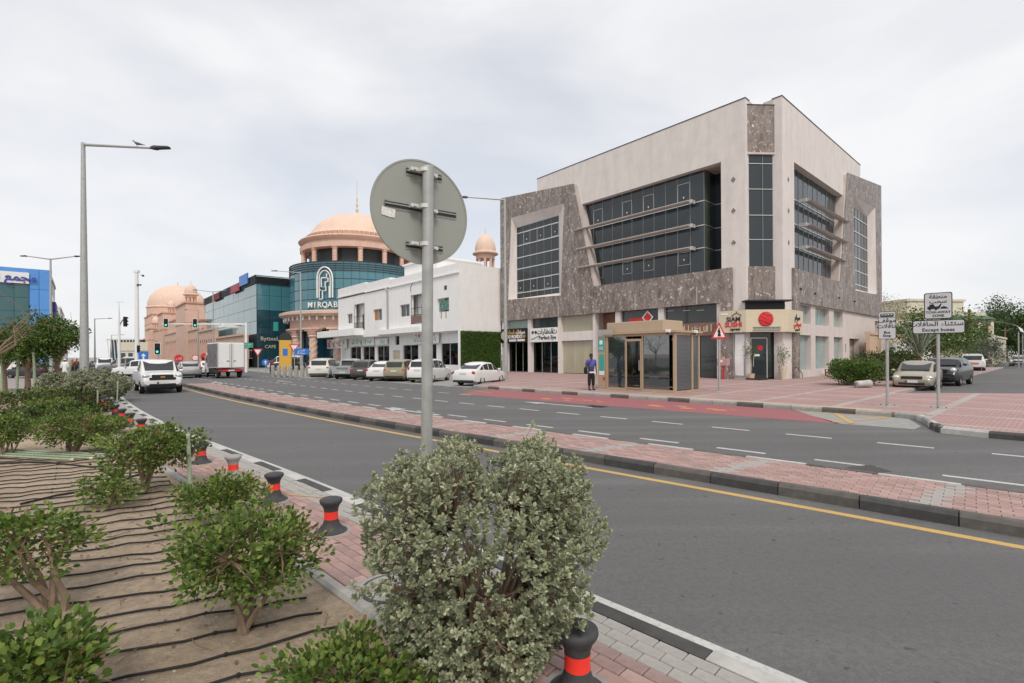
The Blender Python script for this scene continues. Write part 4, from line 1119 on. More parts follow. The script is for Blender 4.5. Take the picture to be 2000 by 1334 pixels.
def twist_column(parent, x, y, z0, z1, r, mat=None, n=10):
    m = MB(); H = z1 - z0; rings = []
    N2 = 18
    for i in range(N2 + 1):
        z = z0 + H * (.08 + .78 * i / N2)
        rings.append([(x + r * (1 + .10 * cos(3 * (t - i * .55))) * cos(t), y + r * (1 + .10 * cos(3 * (t - i * .55))) * sin(t), z) for t in [2 * pi * k / 15 for k in range(15)]])
    m.loft(rings, True)
    m.lathe([(r * 1.35, z0), (r * 1.35, z0 + H * .05), (r * 1.1, z0 + H * .08)], 14, (x, y, 0)); m.lathe([(r * 1.05, z0 + H * .86), (r * 1.35, z0 + H * .9), (r * 1.2, z0 + H * .93), (r * 1.55, z0 + H)], 14, (x, y, 0))
    return m.build('column', mat or MAT['sandstone'], parent, smooth=True)
for k in range(14):
    a = 2 * pi * (k + .3) / 14
    twist_column(ml, 9.0 * cos(a), 9.0 * sin(a), 16.9, 19.6, .38)
MB().lathe([(8.3, 19.6), (9.45, 19.6), (9.5, 20.35), (9.1, 20.4), (9.0, 20.9), (9.5, 21.05), (9.75, 21.35), (9.6, 21.55), (8.5, 21.7), (8.3, 21.6)], 64).build('cornice', MAT['sandstone'], ml, smooth=True)
fr = MB()
for k in range(64):
    a = 2 * pi * k / 64
    fr.M = Matrix.Rotation(a, 4, 'Z'); fr.box(8.35, 8.55, -.28, .28, 21.75, 22.35)
fr.build('frieze', MAT['sandstone_d'], ml)
MB().lathe([(8.3, 21.6), (8.3, 22.4), (8.1, 22.6), (7.75, 23.2), (7.0, 24.3), (5.8, 25.4), (4.3, 26.2), (2.6, 26.7), (1.0, 26.95), (.1, 27.0)], 56).build('dome', MAT['dome'], ml, smooth=True)
MB().lathe([(.35, 26.9), (.42, 27.3), (.15, 27.6), (.3, 28.1), (.12, 28.5), (.24, 29.0), (.1, 29.4), (.16, 30), (.05, 30.5), (.04, 33.5)], 10).build('finial', MAT['cream'], ml)
# porch ring and ground floor
MB().lathe([(9.5, 8.0), (12.2, 8.3), (12.75, 8.55), (12.8, 8.95), (12.4, 9.08), (9.5, 9.08)], 64).build('porch_cornice', MAT['dome'], ml, smooth=True)
fz = MB().lathe([(10.6, 6.4), (11.1, 6.4), (11.1, 8.1), (10.6, 8.1)], 56).build('porch_frieze', MAT['sandstone'], ml)
for k in range(28):
    a = pi + pi * k / 28
    MB(Matrix.Rotation(a, 4, 'Z')).lathe([(.12, 7.6), (.16, 7.8), (.1, 8.2)], 8, (12.0, 0, 0)).build('pendant', MAT['white'], ml)
for k in range(16):
    a = 2 * pi * (k + .1) / 16
    twist_column(ml, 11.0 * cos(a), 11.0 * sin(a), .05, 5.6, .62)
    m = MB(Matrix.Rotation(a, 4, 'Z'))
    for q in range(3): m.box(10.5 - .1 * q, 11.4 + .15 * q, -.8 - .45 * q, .8 + .45 * q, 5.6 + .27 * q, 5.87 + .27 * q)
    m.build('capital', MAT['sandstone'], ml)
MB().lathe([(9.2, .05), (9.2, 8.2)], 40, caps=False).build('porch_glazing', MAT['mallglass_d'], ml)
# emblem and name around the drum
def on_drum(px, z, out=.0):
    """point on the drum surface seen along photo column px"""
    dx = (px - 1000) / 958; c = Vector((-27.65, 88)); d = Vector((dx, 1)).normalized(); b = d.dot(c); q = b * b - c.length_squared + (RD + out) ** 2
    p = d * (b - math.sqrt(max(q, 0))); return atan2(p.y - 88, p.x + 27.65)
a_c = on_drum(637, 12)
def dp(s, z, out=.35):
    z = 10.85 + (z - 9.9) * 1.0      # s metres right of the emblem axis, as seen from outside
    a = a_c + s / RD; return ((RD + out) * cos(a), (RD + out) * sin(a), z)
em = bpy.data.objects.new('emblem', None); COL.objects.link(em); em.parent = ml
for sc_, r_ in ((1.0, .13), (.72, .09)):
    pts = [dp(-1.25 * sc_, 10.1), dp(-1.25 * sc_, 13.0)] + [dp(-1.25 * sc_ * cos(t) , 13.0 + 1.9 * sc_ * sin(t) ** .9) for t in lin(.15, pi / 2, 7)]
    pts2 = [(p) for p in [dp(1.25 * sc_ * cos(t), 13.0 + 1.9 * sc_ * sin(t) ** .9) for t in lin(pi / 2, .15, 7)]] + [dp(1.25 * sc_, 13.0), dp(1.25 * sc_, 10.1)]
    MB().tube(pts, r_, 6).build('emblem_arch', MAT['white'], em); MB().tube(pts2, r_, 6).build('emblem_arch', MAT['white'], em)
for st in (((-.55, 13.2), (.35, 13.2), (.35, 13.9)), ((-.55, 13.2), (-.55, 11.8), (.1, 11.8), (.1, 12.6), (.55, 12.6), (.55, 13.2)), ((-.9, 9.9), (-.35, 9.9), (-.35, 11.2), (.2, 11.2), (.2, 11.8)), ((.75, 10.1), (.75, 11.9)), ((-.9, 10.6), (-.9, 11.3), (-.6, 11.3))):
    MB().tube([dp(a, b) for a, b in st], .11, 6).build('emblem_stroke', MAT['white'], em)
word = 'MIRQAB MALL'
s0 = -2.6
for i, ch in enumerate(word):
    if ch == ' ': continue
    s = s0 + i * .86; a = a_c + s / RD
    if i > 8: continue_ = True
    p = ((RD + .3) * cos(a), (RD + .3) * sin(a), 9.95)
    text('letter', ch, 1.25, MAT['white'], ml, face_m(p, -sin(a), cos(a)), .08, bold=.01)

gw = thing('mall_glass_wing', 'long teal glass mall wing with dark louvred top edge beside the rotunda', 'building', matrix=FRAME)
XM = -11.7
part('wing_core', MAT['louver'], gw, (XM + .1, 20, 80.15, 128, 0, 15.9))
for k in range(11):
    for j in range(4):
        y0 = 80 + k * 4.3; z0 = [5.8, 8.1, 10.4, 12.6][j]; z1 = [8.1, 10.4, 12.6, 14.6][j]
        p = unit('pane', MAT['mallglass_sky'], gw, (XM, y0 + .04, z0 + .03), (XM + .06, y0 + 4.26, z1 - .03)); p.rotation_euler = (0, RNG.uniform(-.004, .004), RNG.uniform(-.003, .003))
for k in range(6):
    for j in range(5):
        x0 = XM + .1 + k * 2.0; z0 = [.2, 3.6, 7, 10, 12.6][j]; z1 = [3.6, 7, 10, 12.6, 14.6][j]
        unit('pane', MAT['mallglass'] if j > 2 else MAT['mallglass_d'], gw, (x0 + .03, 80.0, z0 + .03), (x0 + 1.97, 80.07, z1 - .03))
for k in range(7):
    z = 14.62 + k * .22
    part('louvre', MAT['louver'], gw, (XM - .22, XM + .05, 79.78, 127.5, z, z + .1)); part('louvre', MAT['louver'], gw, (XM + .051, XM + 13, 79.78, 80.05, z, z + .1))
for k in range(34): part('louvre', MAT['louver'], gw, (XM + 7.6, XM + 13, 79.6, 79.98, .3 + k * .42, .42 + k * .42))
gp_ = unit('louvre_band', MAT['mallglass_sky'], gw, (XM - .02, 80.1, 14.6), (XM + .02, 127.5, 16.0))
sgm = part('roof_sign', MAT['blue'], gw, (XM - .5, XM - .3, 84, 90, 15.0, 16.9)); part('roof_sign', MAT['red_d'], gw, (XM - .5, XM - .3, 90.3, 97, 14.4, 15.8)); part('roof_sign', MAT['maroon'], gw, (XM - .5, XM - .3, 108, 116, 14.4, 15.8))
text('lettering', 'البتيل', .9, MAT['cream'], gw, face_m((-7.2, 79.9, 5.0), 1, 0), .03, ar=True, bold=.01)
text('lettering', 'Bytteel', 1.0, MAT['cream'], gw, face_m((-9.7, 79.9, 5.0), 1, 0), .03)
text('lettering', 'CAFE', .8, MAT['cream'], gw, face_m((-9.5, 79.9, 3.6), 1, 0), .03)
text('lettering', 'مقهى', .8, MAT['cream'], gw, face_m((-7.2, 79.9, 3.6), 1, 0), .03, ar=True)
part('wall_emblem', MAT['teal'], gw, (-9.0, -8.2, 79.85, 79.97, 6.4, 8.0))

sw = thing('sandstone_mall', 'pink sandstone mall wing with arcades, large dome and turrets', 'building', matrix=FRAME)
def arcade(y0, y1, z0, z1, x, n, parent=sw):
    w = (y1 - y0) / n; holes = []
    for k in range(n):
        a, b = y0 + k * w + w * .2, y0 + (k + 1) * w - w * .2; c = (a + b) / 2; zs = z0 + (z1 - z0) * .62
        holes.append([(a, z0 + .2), (b, z0 + .2), (b, zs)] + [(c + (b - a) / 2 * cos(t), zs + (b - a) * .75 * sin(t)) for t in lin(.4, pi - .4, 5)] + [(a, zs)])
    MB().plate([[(y0, z0), (y1, z0), (y1, z1), (y0, z1)]] + holes, fL, x, x + .5).build('arcade_wall', MAT['sandstone'], parent)
    part('arcade_back', MAT['sandstone_d'], parent, (x + .5, x + .7, y0, y1, z0, z1))
    part('cornice', MAT['sandstone'], parent, (x - .25, x + .8, y0, y1, z1, z1 + .35))
def block(x0, x1, y0, y1, z0, z1, trim=True):
    part('block', MAT['sandstone'], sw, (x0, x1, y0, y1, z0, z1))
    if trim: part('cornice', MAT['sandstone_d'], sw, (x0 - .3, x1 + .3, y0 - .3, y1 + .3, z1, z1 + .4)); part('band', MAT['sandstone_d'], sw, (x0 - .08, x1 + .08, y0 - .08, y1 + .08, z0 + (z1 - z0) * .66, z0 + (z1 - z0) * .69))
def turret(x, y, z, r, n=8):
    t = bpy.data.objects.new('turret', None); COL.objects.link(t); t.parent = sw; t.location = (x, y, z)
    MB().lathe([(r * 1.0, 0), (r * 1.0, r * .35)], 20).build('base', MAT['sandstone'], t)
    for k in range(n):
        a = 2 * pi * k / n; MB().lathe([(r * .16, r * .35), (r * .13, r * .6), (r * .13, r * 1.5), (r * .2, r * 1.7)], 8, (r * .82 * cos(a), r * .82 * sin(a), 0)).build('colonnette', MAT['sandstone'], t)
    MB().lathe([(r * .95, r * 1.65), (r * 1.0, r * 2.0), (r * 1.35, r * 2.15), (r * 1.35, r * 2.25), (r * 1.08, r * 2.45)], 20).build('eaves', MAT['sandstone'], t)
    MB().lathe([(r * 1.05, r * 2.4), (r * 1.1, r * 2.75), (r * 1.0, r * 3.3), (r * .75, r * 3.8), (r * .35, r * 4.15), (r * .06, r * 4.3), (r * .04, r * 4.9)], 20).build('cupola', MAT['dome'], t, smooth=True)
    return t
arcade(81.5, 104, 0, 5.6, XM - 1.6, 9); arcade(104, 124, 0, 7.6, XM - 2.0, 8)
block(XM - 1.0, 10, 124.5, 139.8, 0, 10.6); arcade(124.5, 139.8, 0, 8.5, XM - 1.6, 6)
block(XM - 2.2, -2, 140, 158, 0, 16.0); turret(-10.9, 152.8, 16.4, 1.45)
block(XM - 1.2, 14, 158.2, 186, 0, 13.0); arcade(158.5, 185.5, 0, 9.0, XM - 2.0, 9)
block(XM - .2, 14, 244.4, 276, 9.4, 20.0)
DC = (-1.0, 258, 0)
MB().lathe([(11.6, 20.4), (11.6, 23.6), (12.0, 23.9), (11.4, 24.6)], 40, DC).build('dome_drum', MAT['sandstone'], sw)
MB().lathe([(11.3, 24.5), (11.4, 26.2), (10.5, 29.0), (8.6, 31.5), (5.7, 33.4), (2.6, 34.4), (.25, 34.8), (.12, 36.4)], 40, DC).build('great_dome', MAT['dome'], sw, smooth=True)
block(XM - 2.2, -6, 188, 202, 0, 16.6); turret(-10.6, 196, 17.0, 1.1)
block(XM - 1.0, 8, 202.2, 226, 0, 12.0); block(XM - 2.4, 2, 226.2, 244, 0, 13.0); turret(-11.0, 239, 13.4, 1.25)
block(XM - .5, 12, 244.2, 276, 0, 9.0)
tq = turret(0, 0, 0, 1.75); tq.parent = None; tq.location = (-4.78, 90, 16.6)
bpy.context.view_layer.update()
tag(tq, 'small sandstone turret with open arches and dome rising behind the white building', 'turret'); tq.name = 'roof_turret'
MB().box(-2.3, 2.3, -2.3, 2.3, -16.6, 0).build('tower_base', MAT['sandstone'], tq)

# ================================================================== left side of the street
bl = thing('blue_building', 'blue clad corner block with green glass front and white sign band', 'building', matrix=FRAME)
XL = -37.6
part('wall', MAT['bluepanel'], bl, (XL - 30, XL, 71.6, 77.8, 0, 12.9))
MAT['blueglass'] = glassy('blue_green_glass', (.03, .12, .13), .05, .8, .3, .4)
for k in range(14):
    for j in range(6):
        z0 = 1 + j * 1.66; x0 = XL - 1.75 - (k + 1) * 1.3; unit('pane', MAT['blueglass'], bl, (x0 + .02, 71.45, z0 + .02), (x0 + 1.28, 71.55, z0 + 1.64))
for k in range(2):
    for j in range(5):
        z0 = .3 + j * 2.52; x0 = XL - 1.7 + k * .85
        m = MB().add([(x0 + .02, 71.4, z0 + .02), (x0 + .83 + (.07 * j if k == 1 else 0), 71.4, z0 + .02), (x0 + .83 + (.07 * (j + 1) if k == 1 else 0), 71.4, z0 + 2.5), (x0 + .02, 71.4, z0 + 2.5), (x0 + .02, 71.6, z0 + .02), (x0 + .83, 71.6, z0 + .02), (x0 + .83, 71.6, z0 + 2.5), (x0 + .02, 71.6, z0 + 2.5)],
                     [(0, 1, 2, 3), (4, 7, 6, 5), (0, 4, 5, 1), (1, 5, 6, 2), (2, 6, 7, 3), (3, 7, 4, 0)]); m.build('cladding_panel', MAT['bluepanel'], bl)
sb_ = part('sign_band', MAT['white'], bl, (XL - 30, XL - 1.72, 71.2, 71.4, 11.0, 12.35)); MAT['navy'] = pm('navy_letters', (.05, .06, .30), .5, .05)
text('lettering', 'مجمع المرقاب', 1.25, MAT['navy'], sb_, face_m((XL - 4.6, 71.15, 11.7), 1, 0), .05, ar=True, bold=.025)
part('shop_base', MAT['whitewall'], bl, (XL - 5, XL - 1.72, 71.2, 71.44, 0, 3.0))
def lblock(name, label, y0, y1, h, mt_, x=XL, rows=3, signs=()):
    b_ = thing(name, label, 'building', matrix=FRAME)
    part('wall', mt_, b_, (x - 18, x, y0, y1, 0, h))
    n_ = max(2, int((y1 - y0) / 4))
    for k in range(n_):
        for j in range(rows):
            a = y0 + (k + .25) * (y1 - y0) / n_; z0 = .6 + j * (h - 1) / rows
            unit('window', MAT['pane2'], b_, (x - .05, a, z0), (x + .04, a + (y1 - y0) / n_ * .5, z0 + (h - 1) / rows * .6))
    part('parapet', mt_, b_, (x - 18.1, x + .12, y0 - .1, y1 + .1, h, h + .4))
    for a, b, z0, z1, mm in signs: part('shop_sign', mm, b_, (x + .05, x + .3, a, b, z0, z1))
    return b_
MAT['panelgrey'] = pm('pale_panels', (.60, .60, .57), .6, .06, 1)
lblock('office_block', 'pale panelled block standing right behind the blue building', 79, 92, 12.6, MAT['panelgrey'], signs=[(84, 91, 7.8, 10.0, MAT['navy'])])
lblock('white_block', 'white lower block with round green shop sign down the street', 92.5, 116, 9.5, MAT['whitewall'], signs=[(96, 100, 4.2, 6.4, MAT['green_l']), (104, 110, 4.4, 6, MAT['maroon'])])
lblock('striped_block', 'narrow grey striped block further along the left side of the street', 117, 140, 11.5, MAT['panelgrey'], rows=4)
lblock('row_block', 'low pale row of shops at the far left end of the street', 141, 190, 8.0, MAT['villa'], rows=2, signs=[(145, 160, 3, 4.2, MAT['maroon'])])
fb = thing('far_glass_hall', 'distant glass hall with slanted white columns closing the street', 'building', (AT(243, 720, 210)).to_tuple()[:2] + (0,))
part('glass_wall', MAT['mallglass_d'], fb, (-6, 8, 0, 8, 0, 9.2))
for k in range(11):
    m = MB().tube([(-6 + k * 1.3, -.5, 0), (-6.6 + k * 1.35, -.8, 9.6)], .16, 5); m.build('slanted_column', MAT['white'], fb)
part('roof', MAT['panelgrey'], fb, (-7, 8.6, -1, 8, 9.2, 9.7))
fc = thing('far_cream_block', 'distant low cream and grey commercial block left of the sandstone mall', 'building', (AT(268, 720, 200)).to_tuple()[:2] + (0,))
part('wall', MAT['villa'], fc, (-8, 6, 0, 8, 4.5, 8.0)); part('shopfront', MAT['panelgrey'], fc, (-7.6, 5.8, .3, 8, 0, 4.5))
for k in range(4): unit('window', MAT['pane2'], fc, (-6.8 + k * 3, .2, 1), (-5 + k * 3, .29, 3.6))

# ================================================================== right background: villas and walls
vl = thing('villa', 'cream two storey villa with green tiled roof and arched upper windows', 'building', (61, 75, 0), RAD(8))
part('wall', MAT['villa'], vl, (2, 13.4, 0, 9, 0, 8.2)); part('upper_wall', MAT['villa'], vl, (1, 11.2, 1.5, 9, 8.2, 10.0)); part('cornice', MAT['villa'], vl, (.8, 11.4, 1.3, 9.2, 10.0, 10.35)); part('low_wing', MAT['villa'], vl, (-6, 2, 1, 9, 0, 7.0))
MB().add([(5, -1.2, 7.0), (13.8, -1.2, 7.0), (13.2, 1.4, 8.3), (5, 1.4, 8.3), (13.8, 6, 7.0), (13.2, 6, 8.3)], [(0, 1, 2, 3), (1, 4, 5, 2)]).build('tiled_roof', MAT['tileroof'], vl)
for k in range(22): MB().tube([(5.1 + k * .4, -1.22, 7.04), (5.1 + k * .39, 1.38, 8.34)], .06, 4).build('tile_row', MAT['tileroof'], vl)
for x in (5.2, 8.0, 10.9, 13.2): part('pillar', MAT['villa'], vl, (x - .25, x + .25, -1.1, -.6, 3.8, 7.0))
part('balcony', MAT['villa'], vl, (5, 13.6, -1.2, 0, 3.6, 4.2))
for x in (5.6, 8.5, 11.3): unit('window', MAT['pane2'], vl, (x, -.05, 4.6), (x + 1.5, .02, 6.6))
part('air_conditioner', MAT['white'], vl, (11.4, 12.4, -.5, -.06, 5.6, 6.2))
for x in (-5, -2): unit('window', MAT['pane2'], vl, (x, .95, 4.5), (x + 1.6, 1.02, 6))
pw = thing('garden_wall', 'peach and white garden wall with tented shelter behind the hedge', 'wall', (35.5, 46.5, 0), atan2(.66, .751))
part('panel', MAT['whitewall'], pw, (0, 24, 0, .3, 0, 2.9)); part('upper_band', MAT['peach'], pw, (-4, 24, .4, .7, 0, 3.6)); part('coping', MAT['peach'], pw, (-4, 24.1, .3, .8, 3.6, 3.85))
MB().add([(6, .8, 3.0), (16, .8, 3.0), (16, 8, 3.0), (6, 8, 3.0), (11, 4, 5.4)], [(0, 1, 4), (1, 2, 4), (2, 3, 4), (3, 0, 4)]).build('tent_roof', MAT['peach'], pw)
for k in range(6): part('pier', MAT['whitewall'], pw, (k * 4.7 - .2, k * 4.7 + .2, -.08, .38, 0, 3.3))
vw = thing('villa_wall', 'cream fluted boundary wall with gate canopy along the side street', 'wall', (63, 66, 0), atan2(.66, .751))
for k in range(40): part('flute', MAT['villa'], vw, (k * 1.0, k * 1.0 + .86, -.08 + .04 * (k % 2), .22, 0, 4.2))
part('core', MAT['villa'], vw, (0, 40, .22, .5, 0, 4.3)); part('coping', MAT['villa'], vw, (-.1, 40, -.2, .6, 4.3, 4.6))
part('gate_pier', MAT['villa'], vw, (2, 2.8, -.6, .2, 0, 5.2)); part('gate_pier', MAT['villa'], vw, (7, 7.8, -.6, .2, 0, 5.2)); part('gate_beam', MAT['peach'], vw, (2, 7.8, -.62, .15, 4.61, 5.6))
ca = MB(); ca.loft([[(x, -4 * cos(t), 4.4 + 1.7 * sin(t)) for t in lin(0, pi, 10)] for x in (-6, 2)], False, False)
ca.loft([[(x, -4.05 * cos(t), 4.45 + 1.72 * sin(t)) for t in lin(0, pi, 10)] for x in (-6.05, 2.05)], False, False)
ca.build('carport_roof', MAT['panelgrey'], vw, smooth=True)
for x in (-5.8, 1.8): part('carport_post', MAT['steel'], vw, (x - .06, x + .06, -3.95, -3.83, 0, 4.4))
for k, (px, zt, d) in enumerate(((1893, 604, 62), (1963, 640, 95))):
    p = AT(px, zt, d); o = thing('utility_pole', ('weathered wooden utility pole rising beside the villa' if k == 0 else 'thin brown utility pole before the trees of the side street'), 'pole', (p.x, p.y, 0)); MB().tube([(0, 0, 0), (0, 0, p.z)], [.22 if k == 0 else .15, .15 if k == 0 else .1], 8).build('shaft', MAT['bark2'], o)
    part('cross_arm', MAT['bark2'], o, (-.7, .7, -.08, .08, p.z - .6, p.z - .45))
# ================================================================== street furniture
def sheetsign(name, parent, pts, t, mat, m4):
    """flat sign plate: outline pts in the sign plane, thickness t, placed by m4 (X reading, Y up, Z towards reader)"""
    me = MB(m4).plate([pts], lambda a, b, c: (a, b, c), -t, 0).mesh(name); return link(name, me, mat, parent)
def rrect(w, h, r, n=4):
    out = []
    for cx, cy, a0 in ((w / 2 - r, h / 2 - r, 0), (-w / 2 + r, h / 2 - r, pi / 2), (-w / 2 + r, -h / 2 + r, pi), (w / 2 - r, -h / 2 + r, 1.5 * pi)):
        out += [(cx + r * cos(a0 + pi / 2 * k / n), cy + r * sin(a0 + pi / 2 * k / n)) for k in range(n + 1)]
    return out
def tri(w, h): return [(-w / 2, -h / 3), (w / 2, -h / 3), (0, h * 2 / 3)]
def circ(r, n=28): return [(r * cos(2 * pi * k / n), r * sin(2 * pi * k / n)) for k in range(n)]
def lift(m4, d): return m4 @ Matrix.Translation((0, 0, d))
def post(parent, h, r=.045, base=True, mat=None, z0=0.0, name='post'):
    MB().tube([(0, 0, z0), (0, 0, h)], r, 12).build(name, mat or MAT['steel'], parent, smooth=True)
    if base:
        part('base_plate', MAT['steel'], parent, (-.17, .17, -.17, .17, z0 - .02, z0 + .02))
        MB().loft([[(-.26, -.26, -.01), (.26, -.26, -.01), (.26, .26, -.01), (-.26, .26, -.01)], [(-.2, -.2, .03), (.2, -.2, .03), (.2, .2, .03), (-.2, .2, .03)]]).build('footing', MAT['kerb_grey'], parent)
        for a in (-.13, .13):
            for b in (-.13, .13): MB().lathe([(.018, z0 + .02), (.018, z0 + .06)], 6, (a, b, 0)).build('bolt', MAT['dark'], parent)
NRM = lambda nx, ny: (-ny, nx)      # reading direction of a sign whose face looks along (nx, ny)

# --- round sign seen from behind, on its galvanised post
PX, PY = -.612, 3.52
rs = thing('round_road_sign', 'back of a round grey road sign clamped to a galvanised post behind the silver shrub', 'road sign', (PX, PY, .05))
MB().tube([(-.018, .0, 0), (.0, 0, 1.6), (.018, 0, 3.245)], .0405, 20).build('post', pm('galv_post', (.40, .41, .395), .5, .22, 7, metal=.35, grime=.3), rs, smooth=True)
MB().lathe([(.0415, 0), (.0415, .012), (.03, .016)], 20, (.018, 0, 3.24)).build('post_cap', MAT['steel'], rs)
dd = Vector((.82, .57, 0)).normalized()
dm = Matrix(((dd.x, 0, -dd.y * -1, 0), (dd.y, 0, -dd.x, 0), (0, 1, 0, 0), (0, 0, 0, 1)))   # X along plate, Y up, Z towards the camera side
cen = Vector((.0, .0, 2.945)) + Vector((-dd.y, dd.x, 0)) * .075
dm = Matrix.Translation(cen) @ dm
sheetsign('disc', rs, circ(.376, 64), .004, MAT['signgrey'], dm)
MB(dm).lathe([(.368, -.012), (.380, -.012), (.380, .003), (.368, .003)], 64, caps=False).build('rim', MAT['signgrey'], rs)
for z, w, sh in ((.28, .28, .02), (.02, .56, 0.0), (-.25, .29, .02)):
    s_ = MB(dm).box(-w / 2 + sh, w / 2 + sh, z - .035, z + .035, .0005, .004).build('bracket_backing', MAT['signgrey'], rs)
    for dz in (-.013, .011): MB(dm).box(-w / 2 + sh, w / 2 + sh, z + dz - .005, z + dz + .005, .004, .012).build('rail', MAT['dark'], s_)
    MB(dm).box(-w / 2 + sh, w / 2 + sh, z - .004, z + .004, .004, .018).build('rail_web', MAT['signgrey'], s_)
    for a in (-1, 1):
        for b in (-1, 1): MB(dm).lathe([(.004, .004), (.004, .008)], 6, (sh + a * (w / 2 - .012), z + b * .027, 0)).build('rivet', MAT['steel'], s_)
    cz = cen.z + z
    cl = MB().lathe([(.0408, cz - .014), (.0455, cz - .014), (.0455, cz + .014), (.0408, cz + .014)], 24, (0, 0, 0)).build('clamp', MAT['alu'], rs)
    for a, dz in ((-1, .004), (1, -.012)):
        q = Vector((dd.x, dd.y, 0)) * a * .075
        MB(Matrix.Translation((q.x - dd.y * .03 * 1, q.y + dd.x * .03, cz + dz)) @ Matrix.Rotation(atan2(dd.y, dd.x), 4, 'Z')).box(-.03, .03, -.012, .03, -.012, .012).box(-.008, .008, -.024, -.012, -.008, .008).build('clamp_lug', MAT['alu'], rs)
stk_ = MB(dm).add([(-.30, -.005, .005), (-.20, -.015, .005), (-.205, -.075, .005), (-.25, -.072, .005), (-.305, -.062, .005)], [(0, 4, 3, 2, 1)]); stk_.build('torn_sticker', pm('torn_sticker', (.72, .71, .70), .7, .35, 60), rs)

# --- bollards along the near footway
def bollard(loc, label, broken=False):
    o = thing('bollard', label, 'bollard', loc, RNG.uniform(0, 6), 'squat iron bollards with red bands along the footway')
    o.scale = (.9, .9, .92 * RNG.uniform(.97, 1.03))
    MB().lathe([(.01, 0), (.185, 0), (.185, .012), (.15, .03), (.105, .075), (.082, .14), (.076, .2), (.08, .26), (.098, .31), (.125, .345), (.132, .365), (.128, .385), (.10, .398), (.01, .405)], 28).build('body', MAT['bollard'] if not broken else MAT['kerb_grey'], o, smooth=True, sharp=60)
    MB().lathe([(.0825, .155), (.0788, .20), (.0815, .245), (.0815, .247)], 28, caps=False).build('red_band', MAT['redtape'], o, smooth=True)
    MB().lathe([(.01, -.02), (.24, -.02), (.23, .004), (.19, .006)], 20).build('mortar_pad', MAT['bay_grey'], o)
    return o
d0 = WP.near(-1.93 + .64, 5.28 + .64); sp = 1.66
BL = 'squat dark iron bollard with red reflective band on the brick footway'
for k in range(-2, 17):
    d = d0 + k * sp
    if d > WP.L[-1] - 4: break
    p = WP.at(d, -.92)
    if k == -2: p = G(1128, 1354, .06)
    lab = BL
    if k == -2: lab = 'iron bollard with red band half hidden behind the silver shrub'
    if k == 2: lab = 'cracked grey bollard with a chipped concrete top and red band'
    if k == -1: continue
    bollard((p[0], p[1], .06), lab, k == 2)

# --- street lights
def street_light(loc, h, label, arms, r0=.12, r1=.06, group=None, scale=1.0):
    o = thing('street_light', label, 'street light', loc, 0, group)
    MB().tube([(0, 0, 0), (0, 0, h * .25), (0, 0, h)], [r0, r0 * .9, r1], 12).build('pole', MAT['steel'], o, smooth=True)
    part('base_plate', MAT['steel'], o, (-r0 * 1.8, r0 * 1.8, -r0 * 1.8, r0 * 1.8, 0, .04)); part('access_door', MAT['signgrey'], o, (-.05, .05, -r0 - .01, -r0 + .03, .6, 1.1))
    for vec, rise in arms:
        v = Vector(vec); L_ = v.length; d = v.normalized()
        a = MB().tube([(0, 0, h - .08), (d.x * L_ * .8, d.y * L_ * .8, h - .08 + rise * .8)], [r1 * .85, r1 * .6], 8).build('arm', MAT['steel'], o, smooth=True)
        e = Vector((d.x * L_ * .8, d.y * L_ * .8, h - .08 + rise * .8)); M_ = Matrix.Translation(e) @ Matrix.Rotation(atan2(d.y, d.x), 4, 'Z')
        hd = MB(M_); k = L_ * .2 / .9
        hd.loft([[(x * k, w * .5, z), (x * k, -w * .5, z), (x * k, -w * .35, z + t), (x * k, w * .35, z + t)] for x, w, z, t in ((-.05, .08, -.03, .06), (.12, .2, -.05, .12), (.3, .28, -.05, .13), (.32, .26, -.03, .1), (.95, .24, -.02, .07), (1.0, .18, -.01, .05))], True)
        hd.build('luminaire', MAT['dark'], a)
    return o
p = AT(165, 722, 21)
sl1 = street_light((p.x, p.y, .03), 11.1, 'tall grey street light with one long arm and a pigeon on it', [((3.65, -.05), -.22)], .17, .075)
p = AT(100, 730, 45)
street_light((p.x, p.y, .03), 11.0, 'double armed street light rising in front of the blue building', [((-3.0, .3), .45), ((3.0, -.3), .25)], .13, .07)
street_light((-.44, 34.54, .145), 12.8, 'tall street light on the pavement between white and stone buildings', [((-3.3, .3), .35)], .14, .07)
p = AT(588, 730, 60)
street_light((p.x, p.y, 0), 12.2, 'street light with arm to the left in front of the mall rotunda', [((-3.6, .2), .35)], .13, .06)
p = AT(417, 730, 72)
street_light((p.x, p.y, 0), 11.5, 'street light before the louvred glass wing of the mall', [((-3.0, .2), .4), ((2.6, -.2), .3)], .13, .06)
for px, yt, d, lab, ax in ((185, 622, 75, 'slim street light with right arm beyond the junction', 2.6), (218, 654, 120, 'small distant street light far down the street', 3.0), (387, 605, 95, 'street light with left arm before the sandstone mall', -2.6)):
    p = AT(px, yt, d); street_light((p.x, p.y, 0), p.z, lab, [((ax, 0), .1)], .12, .06)
# pigeon
bp_ = Vector(sl1.location) + Vector((2.33, -.03, 11.1 - .08 - .14 + .035))
pg = thing('pigeon', 'grey pigeon perched on the arm of the tall street light', 'bird', bp_, pi)
MB().loft([[(x, w * cos(t), z + w * .9 * sin(t)) for t in lin(0, 2 * pi * 7 / 8, 7)] for x, w, z in ((-.34, .012, .06), (-.2, .03, .09), (-.08, .062, .115), (.02, .072, .135), (.09, .05, .175), (.12, .033, .215), (.15, .034, .245), (.18, .02, .245), (.215, .004, .235))], True).build('body', pm('pigeon_grey', (.12, .125, .14), .7, .25, 20), pg, smooth=True)
for y in (-.025, .025): MB().tube([(.0, y, 0), (0, y, .08)], .006, 5).build('leg', MAT['maroon'], pg)

